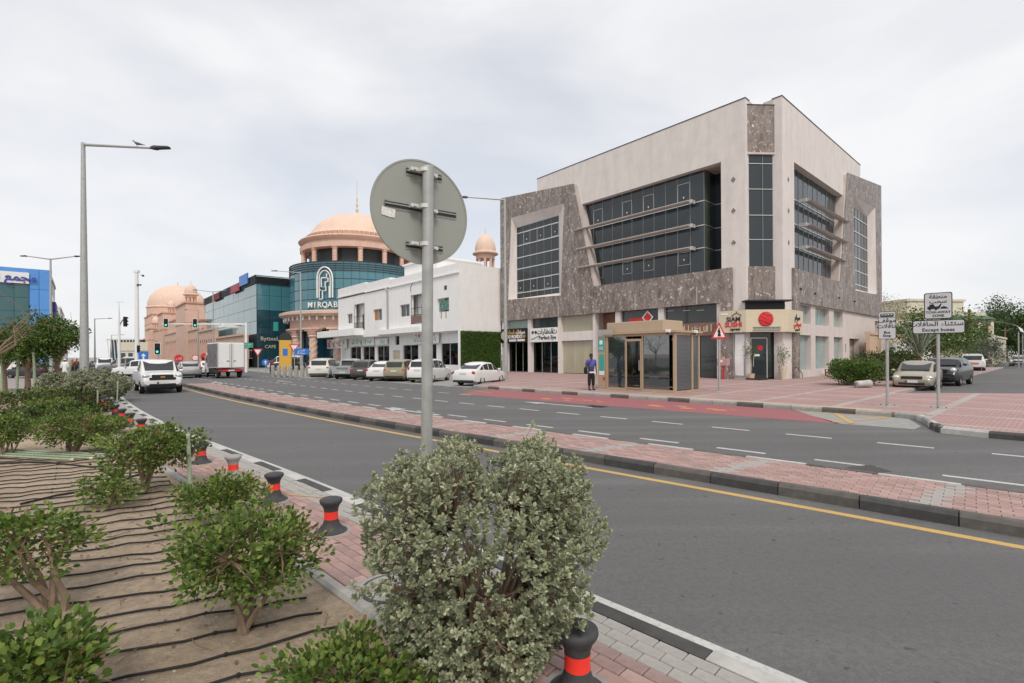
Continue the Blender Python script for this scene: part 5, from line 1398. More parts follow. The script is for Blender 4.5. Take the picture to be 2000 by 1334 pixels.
# --- traffic signals and masts
def sig_head(parent, m4, lit=2, s=1.0, plate=True):
    h = bpy.data.objects.new('signal_head', None); COL.objects.link(h); h.parent = parent; h.matrix_local = m4 @ Matrix.Scale(s, 4)
    if plate: sheetsign('back_board', h, rrect(.62, 1.32, .08), .02, MAT['white'], Matrix.Translation((0, 0, -.02))); sheetsign('board_face', h, rrect(.52, 1.22, .06), .01, MAT['black'], Matrix.Translation((0, 0, -.008)))
    MB().cbox((0, 0, .06), (.34, 1.05, .2), .03).build('housing', MAT['black'], h)
    for k, z in enumerate((.34, 0, -.34)):
        MB(Matrix.Translation((0, z, .16))).lathe([(.01, .0), (.115, 0), (.115, .015), (.01, .02)], 16).build('lens', MAT['green_lit'] if k == lit else (MAT['maroon'] if k == 0 else MAT['dark']), h)
        v = MB(Matrix.Translation((0, z, .16))); v.loft([[(.13 * cos(t), .13 * sin(t), zz) for t in lin(-.1, pi + .1, 8)] for zz in (0, .2)], False, False); v.build('visor', MAT['black'], h)
def fm(p, nx, ny): return face_m(p, *NRM(nx, ny))
o = thing('signal_gantry', 'mast arm over the road carrying two green traffic lights and a name plate', 'traffic light', (AT(481, 720, 60).x, 60, 0))
MB().tube([(0, 0, 0), (0, 0, 6.1)], [.16, .12], 12).build('mast', MAT['white'], o, smooth=True)
MB().tube([(0, 0, 5.85), (-10.3, 0, 5.95)], [.11, .06], 10).build('arm', MAT['white'], o, smooth=True)
sig_head(o, fm((-6.15, -.15, 6.05), .5, -.86), 2, .82); sig_head(o, fm((-9.7, -.15, 6.1), .5, -.86), 2, .82)
sheetsign('name_plate', o, rrect(2.5, .45, .1), .03, MAT['white'], fm((-1.8, -.2, 5.75), .3, -.95))
text('arrow_mark', '<', .42, MAT['dark'], o, lift(fm((-1.8, -.2, 5.75), .3, -.95), .004) @ Matrix.Translation((-1.08, 0, 0)), .002); text('arrow_mark', '>', .42, MAT['dark'], o, lift(fm((-1.8, -.2, 5.75), .3, -.95), .004) @ Matrix.Translation((1.08, 0, 0)), .002); strokes(o, lift(fm((-1.8, -.2, 5.82), .3, -.95), .004), 1.6, .1, MAT['steel'], 3); strokes(o, lift(fm((-1.8, -.2, 5.66), .3, -.95), .004), 1.6, .1, MAT['steel'], 4)
sheetsign('street_plate', o, rrect(1.7, .62, .05), .03, MAT['green'], fm((.05, -.25, 3.3), .3, -.95))
for dz, q_ in ((.13, 1), (-.14, 2)): strokes(o, lift(fm((.05, -.25, 3.3 + dz), .3, -.95), .004), 1.3, .16, MAT['white'], q_)
sig_head(o, fm((-.35, -.1, 1.95), -.9, -.4), 3, .75, False); sig_head(o, fm((.6, -.1, 2.2), .9, -.3), 3, .8)
p = AT(309, 735, 48)
o = thing('traffic_light', 'pole mounted traffic light showing green beside the white pickup', 'traffic light', (p.x, p.y, 0)); post(o, 3.0, .07, False, MAT['steel']); sig_head(o, fm((0, -.1, 2.75), .5, -.86), 2, .86)
p = AT(233, 735, 52)
o = thing('traffic_light', 'tall white post with side facing traffic light and top sensor', 'traffic light', (p.x, p.y, 0)); MB().tube([(0, 0, 0), (0, 0, 5.4), (0, 0, 7.8)], [.15, .12, .035], 10).build('post', MAT['white'], o, smooth=True)
sig_head(o, fm((.62, 0, 5.7), .96, -.28), 3, 1.0, False); MB().tube([(0, 0, 5.2), (.3, 0, 5.75), (.6, 0, 6.1)], .06, 6).build('bracket', MAT['steel'], o); part('sensor_bar', MAT['white'], o, (-.4, .5, -.04, .04, 7.75, 7.82))
p = AT(268, 728, 58)
o = thing('camera_mast', 'thick white mast carrying surveillance cameras at the junction', 'mast', (p.x, p.y, 0)); MB().tube([(0, 0, 0), (0, 0, 12)], [.26, .17], 12).build('shaft', MAT['white'], o, smooth=True)
part('head', MAT['white'], o, (-.25, .25, -.2, .2, 11.9, 12.2)); MB().tube([(0, 0, 11.6), (.6, 0, 11.7)], .04, 6).build('arm', MAT['white'], o); MB().ell((.75, 0, 11.55), (.14, .14, .12)).build('dome_camera', MAT['dark'], o)
MB().tube([(.1, 0, 10.1), (.25, -.1, 10.4)], .04, 6).build('bracket', MAT['steel'], o); MB().cbox((.35, -.1, 10.45), (.5, .2, .16), .03).build('box_camera', MAT['dark'], o); sig_head(o, fm((.2, -.1, 2.9), .9, -.4), 3, .8, False)

def plate_sign(name, label, px, py, d, h, shapes, nx=.45, ny=-.89, cat='road sign', base=0.0, r=.04):
    p = AT(px, py, d); o = thing(name, label, cat, (p.x, p.y, base)); post(o, p.z - base + h, r, False)
    for k, (pts, mt_, dz) in enumerate(shapes):
        m4 = lift(fm((0, -.06, p.z - base + dz), nx, ny), .012 * k); sheetsign('plate' if k == 0 else 'symbol', o, pts, .01, mt_, m4)
    return o, fm((0, -.06, p.z - base), nx, ny)
inv = lambda pts: [(a, -b) for a, b in pts][::-1]
for px, py, d, lab in ((504, 688, 56, 'red and white yield sign beside the truck'), (575, 680, 50, 'red and white yield sign before the mall columns')):
    plate_sign('yield_sign', lab, px, py, d, .1, [(inv(tri(1.0, .88)), MAT['red'], .1), (inv(tri(.66, .58)), MAT['white'], .1)])
o, m4 = plate_sign('direction_sign', 'blue arrow shaped direction sign beside the yield sign', 591, 687, 49, .2, [([(-.75, -.32), (.45, -.32), (.8, 0), (.45, .32), (-.75, .32)], MAT['blue'], 0)])
text('lettering', 'النصر', .3, MAT['white'], o, lift(m4 @ Matrix.Translation((-.1, .13, 0)), .006), .002, ar=True); text('lettering', 'Al Nasr', .24, MAT['white'], o, lift(m4 @ Matrix.Translation((-.1, -.15, 0)), .006), .002)
plate_sign('keep_right_sign', 'round blue arrow sign in front of the white van', 519, 708, 58, .1, [(circ(.4), MAT['blue'], 0), ([(-.06, -.22), (.06, -.22), (.06, .05), (.18, .05), (0, .26), (-.18, .05), (-.06, .05)], MAT['white'], 0)])
for px, py, d, lab, mt_ in ((350, 700, 62, 'round red stop sign nearest to the green pole light', 'red'), (401, 697, 60, 'round red stop sign left of the box truck', 'red')):
    o, m4 = plate_sign('stop_sign', lab, px, py, d, .1, [(circ(.48), MAT[mt_], 0)]); text('lettering', 'قف', .4, MAT['white'], o, lift(m4, .006), .002, ar=True)
o, m4 = plate_sign('speed_sign', 'round white speed limit sign between the red signs', 382, 699, 61, .1, [(circ(.38), MAT['red'], 0), (circ(.29), MAT['white'], 0)]); strokes(o, lift(m4, .014), .36, .24, MAT['steel'], 6)
plate_sign('one_way_sign', 'square blue sign with white upward arrow at the junction', 281, 697, 58, .1, [(rrect(.95, 1.25, .08), MAT['blue'], 0), ([(-.08, -.4), (.08, -.4), (.08, .1), (.25, .1), (0, .42), (-.25, .1), (-.08, .1)], MAT['white'], 0)])
p = AT(558, 722, 64)
o = thing('advert_totem', 'tall yellow advertising totem with dark round top by the mall', 'totem', (p.x, p.y, 0), .2); MB().cbox((0, 0, 2.0), (1.5, .4, 4.0), .05).build('panel', pm('yellow_panel', (.62, .36, .06), .5, .05), o); MB(Matrix.Translation((0, 0, 4.3)) @ Matrix.Rotation(pi / 2, 4, 'X')).lathe([(.2, -.1), (.75, -.1), (.75, .1), (.2, .1)], 20).build('ring_top', MAT['dark'], o); part('blue_mark', MAT['blue'], o, (-.3, .3, -.22, -.2, 2.0, 2.9))
# posts on the traffic island
for k in range(9):
    px = 533 + k * 11.5; x, y = G(px, 739 - abs(k - 5) * .6); o = thing('island_post', 'short concrete post in the row on the traffic island', 'bollard', (x, y, 0), 0, 'concrete posts on the traffic island')
    MB().lathe([(.17, 0), (.17, 1.0), (.12, 1.08), (.02, 1.1)], 10).build('shaft', MAT['bay_grey'], o, smooth=True); MB().lathe([(.172, .75), (.172, .85)], 10, caps=False).build('band', MAT['kerb_grey'], o)

# --- signs on the far pavement
o = thing('bus_stop_sign', 'narrow grey bus stop sign with bus symbol on a post at the kerb', 'road sign', (12.66, 16.55, .15)); post(o, 3.1, .045)
n_ = (-.62, -.78); m4 = fm((n_[0] * .06, n_[1] * .06, 2.72), *n_)
sheetsign('plate', o, rrect(.48, .93, .05), .012, MAT['black'], m4); MAT['signface'] = pm('sign_face_grey', (.52, .53, .54), .45, .03)
sheetsign('face', o, rrect(.45, .90, .04), .003, MAT['signface'], lift(m4, .004))
sheetsign('bus_symbol', o, rrect(.36, .11, .03), .003, MAT['black'], lift(m4 @ Matrix.Translation((0, .34, 0)), .008)); 
for k in range(4): sheetsign('bus_window', o, rrect(.06, .035, .008), .003, MAT['signface'], lift(m4 @ Matrix.Translation((-.12 + k * .08, .355, 0)), .012))
sheetsign('rule', o, rrect(.44, .012, .003), .003, MAT['black'], lift(m4 @ Matrix.Translation((0, .265, 0)), .008))
for s_, sz, yy, ar in (('موقف', .19, .16, True), ('حافلات', .19, -.03, True), ('Bus', .12, -.24, False), ('Stop', .12, -.35, False)): text('lettering', s_, sz, MAT['black'], o, lift(m4 @ Matrix.Translation((0, yy, 0)), .006), .002, ar=ar, bold=.003)
o = thing('tow_away_sign', 'pair of grey tow away zone and bus exemption signs on one post', 'road sign', (13.65, 15.71, .15)); post(o, 3.7, .045)
m4 = fm((n_[0] * .06, n_[1] * .06, 3.29), *n_)
sheetsign('plate', o, rrect(.69, .84, .06), .012, MAT['black'], m4); sheetsign('face', o, rrect(.64, .79, .05), .003, MAT['signface'], lift(m4, .004))
for s_, sz, yy, ar in (('منطقة', .17, .29, True), ('سحب', .17, .14, True), ('TOW-AWAY', .105, -.21, False), ('ZONE', .105, -.32, False)): text('lettering', s_, sz, MAT['black'], o, lift(m4 @ Matrix.Translation((0, yy, 0)), .006), .002, ar=ar, bold=.003)
sym = [[(-.26, -.1), (-.26, -.02), (-.22, -.02), (-.2, .05), (-.1, .05), (-.08, -.02), (.0, -.02), (.07, .07), (.09, .05), (.03, -.1)], [(.06, -.1), (.07, -.05), (.14, -.02), (.2, -.05), (.26, -.1)]]
for q in sym: sheetsign('tow_symbol', o, q, .003, MAT['black'], lift(m4 @ Matrix.Translation((0, .0, 0)), .008))
for cx in (-.2, -.05): sheetsign('tow_wheel', o, [(cx + a, -.11 + b) for a, b in circ(.03, 12)], .003, MAT['black'], lift(m4, .010))
m5 = fm((n_[0] * .06, n_[1] * .06, 2.62), *n_)
sheetsign('plate', o, rrect(1.28, .44, .06), .012, MAT['black'], m5); sheetsign('face', o, rrect(1.23, .39, .05), .003, MAT['signface'], lift(m5, .004))
text('lettering', 'باستثناء الحافلات', .2, MAT['black'], o, lift(m5 @ Matrix.Translation((0, .09, 0)), .006), .002, ar=True, bold=.003, sx=1.05); text('lettering', 'Except buses', .15, MAT['black'], o, lift(m5 @ Matrix.Translation((0, -.1, 0)), .006), .002, bold=.003)
o = thing('pedestrian_sign', 'red triangular warning sign with walking figure beside the bus shelter', 'road sign', (9.93, 23.52, .15)); post(o, 2.95, .045)
m4 = fm((-.02, -.06, 2.78), -.42, -.9); R_ = lambda w, h: [(a, b) for a, b in tri(w, h)]
sheetsign('plate', o, R_(.72, .82), .012, MAT['red'], m4); sheetsign('face', o, R_(.5, .57), .003, MAT['white'], lift(m4, .005))
fig = [[(-.03, .2), (.03, .2), (.035, .25), (0, .28), (-.035, .25)], [(-.04, .18), (.04, .18), (.07, .02), (.05, .02), (.09, -.16), (-.07, -.16), (-.04, .05), (-.08, .04)]]
for q in fig: sheetsign('figure', o, q, .003, MAT['black'], lift(m4, .009))

# --- bus shelter
SRZ = atan2(-.751, .66)
bs = thing('bus_shelter', 'tan metal air conditioned bus shelter with dark glass and patterned end panel', 'bus shelter', (4.86, 25.40, .147), SRZ)
LS, DS, HS = 3.95, 2.25, 2.8
part('plinth', MAT['tan'], bs, (0, LS, 0, DS, 0, .09))
for x, y in ((0, 0), (LS - .12, 0), (0, DS - .12), (LS - .12, DS - .12), (LS - .12, 1.5), (1.18, 0), (2.16, 0)):
    part('post', MAT['tan'], bs, (x, x + (.12 if x in (0, LS - .12) else .06), y, y + .12, .09, HS))
part('eaves', MAT['tan'], bs, (-.12, LS + .1, -.12, DS + .12, HS, HS + .1))
MB().cbox((1.62, 1.0, HS + .36), (3.3, 1.75, .52), .02).build('roof_box', MAT['tan2'], bs)
MAT['shelterglass'] = glassy('shelter_glass', (.035, .045, .05), .02, .8, .5, .2); MAT['shelterglass'].node_tree.nodes['Principled BSDF'].inputs['IOR'].default_value = 2.1
MAT['pattern'] = None
def pattern_mat():
    m, n, b = newmat('patterned_glass'); t = n.nodes.new('ShaderNodeTexCoord'); v = n.nodes.new('ShaderNodeTexVoronoi'); v.feature = 'DISTANCE_TO_EDGE'; v.inputs['Scale'].default_value = 16; v.inputs['Randomness'].default_value = .15
    n.links.new(t.outputs['Object'], v.inputs['Vector']); col = ramp(n, v.outputs['Distance'], [(.04, (.20, .205, .215)), (.09, (.055, .06, .068))]); n.links.new(col, b.inputs['Base Color']); b.inputs['Roughness'].default_value = .2; return m
MAT['pattern'] = pattern_mat()
unit('glass_panel', MAT['shelterglass'], bs, (.13, .05, .12), (1.17, .07, HS - .12)); unit('glass_panel', MAT['shelterglass'], bs, (2.24, .05, .12), (3.61, .07, HS - .12))
part('header', MAT['tan'], bs, (.121, LS - .121, .02, .1, HS - .12, HS - .001)); part('sill', MAT['tan'], bs, (.121, 1.179, .02, .1, .091, .12), (2.221, LS - .121, .02, .1, .091, .12))
dl = part('door_frame', MAT['tan'], bs, (1.25, 1.31, -.03, .03, .1, HS - .25), (2.09, 2.15, -.03, .03, .1, HS - .25), (1.311, 2.089, -.03, .03, HS - .36, HS - .25), (1.311, 2.089, -.03, .03, .1, .16))
unit('door_glass', MAT['clear'], dl, (1.31, -.008, .16), (2.09, .008, HS - .36)); MB().tube([(2.05, -.06, 1.0), (2.05, -.06, 1.5)], .015, 6).build('door_handle', MAT['alu'], dl)
part('side_panel', MAT['pattern'], bs, (LS - .08, LS - .05, .13, 1.49, .12, HS - .121)); part('side_panel', MAT['pattern'], bs, (LS - .08, LS - .05, 1.63, DS - .13, .12, HS - .121)); unit('side_panel', MAT['tan'], bs, (.04, .13, .1), (.08, DS - .13, HS - .001))
unit('back_panel', MAT['shelterglass'], bs, (.13, DS - .08, .12), (LS - .13, DS - .06, HS - .001)); part('side_header', MAT['tan'], bs, (LS - .1, LS - .02, .121, DS - .121, HS - .12, HS - .001))
bn = part('bench', MAT['tan2'], bs, (.5, LS - .6, 1.4, 1.85, .5, .56))
for k in range(8): MB().tube([(.6 + k * .33, 1.6, .09), (.6 + k * .33, 1.6, .32), (.48 + k * .33, 1.6, .5)], .022, 6).tube([(.6 + k * .33, 1.6, .32), (.72 + k * .33, 1.6, .5)], .022, 6).build('bench_leg', MAT['dark'], bn)
tp = part('info_totem', MAT['tan'], bs, (-.5, -.02, -.03, .1, 0, HS + .0))
unit('route_panel', MAT['teal'], tp, (-.46, -.05, 1.98), (-.08, -.031, 2.62)); unit('map_panel', MAT['teal'], tp, (-.4, -.05, .95), (-.1, -.031, 1.8)); unit('map_margin', MAT['white'], tp, (-.41, -.045, .72), (-.09, -.031, .94))
sheetsign('bus_mark', tp, rrect(.2, .22, .04), .004, MAT['white'], fm((-.27, -.056, 2.42), 0, -1)); unit('number_plate', MAT['steel'], tp, (-.48, -.07, 2.72), (.5, -.04, 3.08))
for k in range(4): part('text_line', MAT['white'], tp, (-.4, -.14, -.054, -.051, 2.05 + k * .04, 2.065 + k * .04))
MB(Matrix.Translation((-.1, -.04, .55)) @ Matrix.Rotation(pi / 2, 4, 'X')).lathe([(.04, 0), (.08, 0), (.08, .01), (.04, .01)], 16).build('round_mark', MAT['red'], tp)
for x, y in ((LS - .25, -.18), (LS + .12, 1.6)):
    c_ = MB().cbox((x, y, HS + .05), (.22, .14, .14), .02).build('security_camera', MAT['white'], bs); MB().ell((x, y - .05, HS - .05), (.07, .07, .06)).build('camera_dome', MAT['dark'], c_)

# --- small things on the far pavement
x, y = G(1422, 727, .15); o = thing('donation_box', 'pink metal collection box on a red post by the stone pier', 'box', (OB.x - .9 * .751 + 2.9 * -.66, OB.y - .9 * .66 + 2.9 * .751, .15), SRZ)
part('post', MAT['red'], o, (-.05, .05, -.05, .05, 0, .95)); MB().cbox((0, 0, 1.2), (.75, .4, .5), .03).build('box', pm('pink_paint', (.45, .27, .27), .5, .08), o); part('label', MAT['white'], o, (-.3, .05, -.215, -.2, 1.2, 1.35)); part('lid_tab', MAT['line_yellow'], o, (-.08, .08, -.05, .05, 1.45, 1.6))
q = FRAME @ Vector((9.4, -.9, .147)); o = thing('stool', 'small red metal stool frame under the white building window', 'stool', q, SRZ + .2)
part('seat', MAT['maroon'], o, (-.55, .55, -.22, .22, .5, .54))
for a in (-.52, .52):
    for b in (-.19, .19): part('leg', MAT['maroon'], o, (a - .025, a + .025, b - .025, b + .025, 0, .5))
x, y = G(1685, 757, .15); o = thing('fallen_planter', 'white cylindrical bollard lying on its side by the hedge', 'planter', (x, y, .147), .25)
MB(Matrix.Translation((0, 0, .2)) @ Matrix.Rotation(pi / 2, 4, 'Y')).lathe([(.14, -.42), (.16, -.38), (.17, 0), (.2, .4), (.2, .44), (.12, .44)], 18).build('body', MAT['kerb_white'], o, smooth=True, sharp=50); MB().tube([(-.42, 0, .2), (-.6, .05, .28), (-.75, 0, .1)], .02, 5).tube([(-.42, .05, .2), (-.65, -.1, .12), (-.6, -.1, .02)], .02, 5).build('anchor_bars', MAT['dark'], o)
for k, (lx, ly, lab, hh) in enumerate(((.02, 1.45, 'potted ficus in a terracotta pot left of the restaurant door', 1.9), (1.62, .0, 'tall white vase planter with fronds right of the restaurant door', 1.6))):
    q = FRAME @ Vector((lx - .1, ly - .1, .15)); o = thing('potted_plant', lab, 'plant', q)
    if k == 0: MB().lathe([(.02, 0), (.17, 0), (.22, .4), (.24, .42), (.2, .42), (.02, .38)], 16).build('pot', MAT['peach'], o)
    else: MB().lathe([(.02, 0), (.15, 0), (.24, .7), (.25, .95), (.22, .95), (.02, .9)], 16).build('pot', MAT['cream'], o)
    MB().tube([(0, 0, .4), (.03, 0, 1.0), (-.02, .02, hh - .2)], .025, 6).build('stem', MAT['bark'], o)
    n2 = 260; P = np.c_[NPR.normal(0, .22, n2), NPR.normal(0, .22, n2), NPR.normal(hh + .1, .3, n2)]; leaves('foliage', P, rdir(n2) + np.array([0, 0, -.2]), rdir(n2), .12, .05, MAT['leaf_tree'], o, shape='diamond')
# ================================================================== vehicles
SPEC = {
 'sedan': dict(L=4.45, W=1.72, H=1.5, wb=2.6, fo=.85, r=.31, st=[(0, .42, .80, 0, .84), (.012, .28, .93, 0, .93), (.06, .22, .99, 0, .98), (.15, .2, 1.02, 0, 1), (.285, .2, .98, 1.42, 1), (.43, .2, .95, 1.5, 1), (.57, .2, .93, 1.46, 1), (.735, .2, .93, 0, 1), (.87, .2, .86, 0, .99), (.955, .22, .74, 0, .94), (.99, .26, .62, 0, .86), (1, .34, .56, 0, .8)]),
 'hatch': dict(L=4.3, W=1.76, H=1.52, wb=2.6, fo=.85, r=.32, st=[(0, .42, .82, 0, .86), (.015, .28, .95, 0, .95), (.05, .22, 1.02, 0, .98), (.13, .2, 1.0, 1.4, 1), (.3, .2, .97, 1.5, 1), (.52, .2, .94, 1.5, 1), (.62, .2, .93, 1.42, 1), (.76, .2, .94, 0, 1), (.89, .2, .85, 0, .98), (.96, .22, .72, 0, .93), (1, .32, .56, 0, .82)]),
 'mpv': dict(L=4.4, W=1.74, H=1.69, wb=2.74, fo=.82, r=.31, st=[(0, .42, .86, 0, .88), (.012, .28, 1.0, 0, .96), (.03, .22, 1.05, 0, .99), (.085, .2, 1.06, 1.58, 1), (.25, .2, 1.03, 1.69, 1), (.45, .2, 1.0, 1.69, 1), (.62, .2, .98, 1.6, 1), (.79, .2, .98, 0, 1), (.9, .2, .9, 0, .98), (.96, .22, .76, 0, .93), (1, .32, .58, 0, .82)]),
 'suv': dict(L=4.85, W=1.92, H=1.88, wb=2.82, fo=.88, r=.38, st=[(0, .5, .95, 0, .92), (.01, .36, 1.1, 0, .97), (.025, .32, 1.15, 0, .99), (.06, .3, 1.16, 1.74, 1), (.2, .3, 1.15, 1.86, 1), (.42, .3, 1.13, 1.88, 1), (.6, .3, 1.12, 1.82, 1), (.72, .3, 1.12, 0, 1), (.88, .3, 1.08, 0, .99), (.96, .32, .98, 0, .95), (.99, .38, .8, 0, .9), (1, .45, .7, 0, .86)]),
 'pickup': dict(L=5.3, W=1.88, H=1.79, wb=3.1, fo=.92, r=.38, st=[(0, .55, 1.0, 0, .95), (.006, .48, 1.1, 0, .98), (.02, .42, 1.12, 0, 1), (.2, .36, 1.12, 0, 1), (.365, .36, 1.12, 0, 1), (.40, .36, 1.12, 1.68, 1), (.5, .36, 1.12, 1.79, 1), (.6, .36, 1.12, 1.77, 1), (.725, .36, 1.13, 0, 1), (.87, .36, 1.10, 0, .99), (.955, .36, 1.02, 0, .95), (.985, .4, .86, 0, .9), (1, .48, .7, 0, .84)]),
 'canopy': dict(L=5.2, W=1.85, H=1.79, wb=3.1, fo=.9, r=.38, st=[(0, .55, 1.0, 0, .95), (.006, .48, 1.1, 0, .98), (.015, .42, 1.12, 0, 1), (.05, .36, 1.12, 1.68, 1), (.2, .36, 1.12, 1.74, 1), (.36, .36, 1.12, 1.74, 1), (.5, .36, 1.12, 1.79, 1), (.6, .36, 1.12, 1.77, 1), (.725, .36, 1.13, 0, 1), (.87, .36, 1.10, 0, .99), (.955, .36, 1.02, 0, .95), (1, .48, .7, 0, .84)]),
 'van': dict(L=4.85, W=1.75, H=1.98, wb=2.6, fo=1.1, r=.33, st=[(0, .45, 1.0, 0, .95), (.008, .3, 1.12, 0, .98), (.02, .28, 1.15, 1.88, 1), (.12, .25, 1.15, 1.97, 1), (.45, .25, 1.12, 1.98, 1), (.72, .25, 1.08, 1.94, 1), (.93, .25, 1.02, 0, .98), (.985, .28, .8, 0, .92), (1, .35, .62, 0, .85)]),
 'mini': dict(L=4.1, W=1.79, H=1.56, wb=2.6, fo=.78, r=.34, st=[(0, .45, .88, 0, .88), (.015, .3, 1.02, 0, .96), (.04, .26, 1.06, 0, .99), (.1, .24, 1.06, 1.48, 1), (.3, .24, 1.05, 1.56, 1), (.5, .24, 1.04, 1.56, 1), (.64, .24, 1.03, 1.47, 1), (.73, .24, 1.04, 0, 1), (.88, .24, 1.0, 0, .99), (.96, .26, .88, 0, .94), (1, .36, .66, 0, .84)]),
}
MAT['carglass'] = glassy('car_glass', (.03, .036, .04), .04, .5, 1.5, .3)
MAT['carblack'] = pm('car_black_trim', (.02, .02, .021), .55, .2)
MAT['taillight'] = pm('tail_lamp', (.45, .02, .025), .2, .1, coat=.6)
MAT['headlight'] = pm('head_lamp', (.62, .64, .66), .15, .15, 12, metal=.4, coat=.8)
MAT['amber'] = pm('amber_lamp', (.7, .25, .03), .25, .1)
MAT['rim'] = pm('wheel_rim', (.40, .41, .42), .35, .1, 8, metal=.6)
MAT['plate_w'] = pm('number_plate', (.62, .60, .58), .5, .1, 30)
def paint(name, c, metal=.0): return pm(name, c, .38, .03, 2, metal=metal, coat=.5)
PAINT = dict(white=paint('paint_white', (.74, .74, .73)), gold=paint('paint_gold', (.36, .32, .25), .3), silver=paint('paint_silver', (.42, .43, .44), .4), black=paint('paint_black', (.025, .026, .028)), brown=paint('paint_brown', (.10, .085, .075), .3),
             grey=paint('paint_grey', (.20, .205, .21), .3), khaki=paint('paint_khaki', (.34, .30, .20), .25), navy=paint('paint_navy', (.03, .035, .055)), pearl=paint('paint_pearl', (.68, .66, .60)))
def panel(parent, name, mat, quad, ins=.08, off=.01, n_hint=None):
    q = [Vector(p) for p in quad]; c = sum(q, Vector()) / len(q); nn = (q[1] - q[0]).cross(q[-1] - q[0]).normalized()
    if n_hint is not None and nn.dot(Vector(n_hint)) < 0: nn = -nn
    a = [p + (c - p).normalized() * min(ins, (c - p).length * .4) for p in q]
    m = MB(); m.loft([[p - nn * .01 for p in a], [p + nn * off for p in a]], True); return m.build(name, mat, parent)
def wheel(parent, x, y, r, side):
    M_ = Matrix.Translation((x, y, r)) @ Matrix.Rotation(-pi / 2 * side, 4, 'X')      # local z -> outward
    w = bpy.data.objects.new('wheel', None); COL.objects.link(w); w.parent = parent; w.matrix_local = M_
    t = .105
    MB().lathe([(r * .62, -t), (r * .93, -t), (r, -t * .7), (r, t * .7), (r * .93, t), (r * .64, t), (r * .62, t * .6)], 24).build('tyre', MAT['rubber'], w, smooth=True, sharp=40)
    rm = MB(); rm.lathe([(.01, t * .25), (r * .6, t * .2), (r * .64, t * .85), (r * .58, t * .85), (r * .55, t * .3)], 24)
    for k in range(6):
        rm.M = Matrix.Rotation(2 * pi * k / 6, 4, 'Z'); rm.box(-r * .075, r * .075, r * .08, r * .58, t * .3, t * .7)
    rm.M = None; rm.lathe([(r * .13, t * .3), (r * .13, t * .75), (.01, t * .8)], 10); rm.build('rim', MAT['rim'], w)
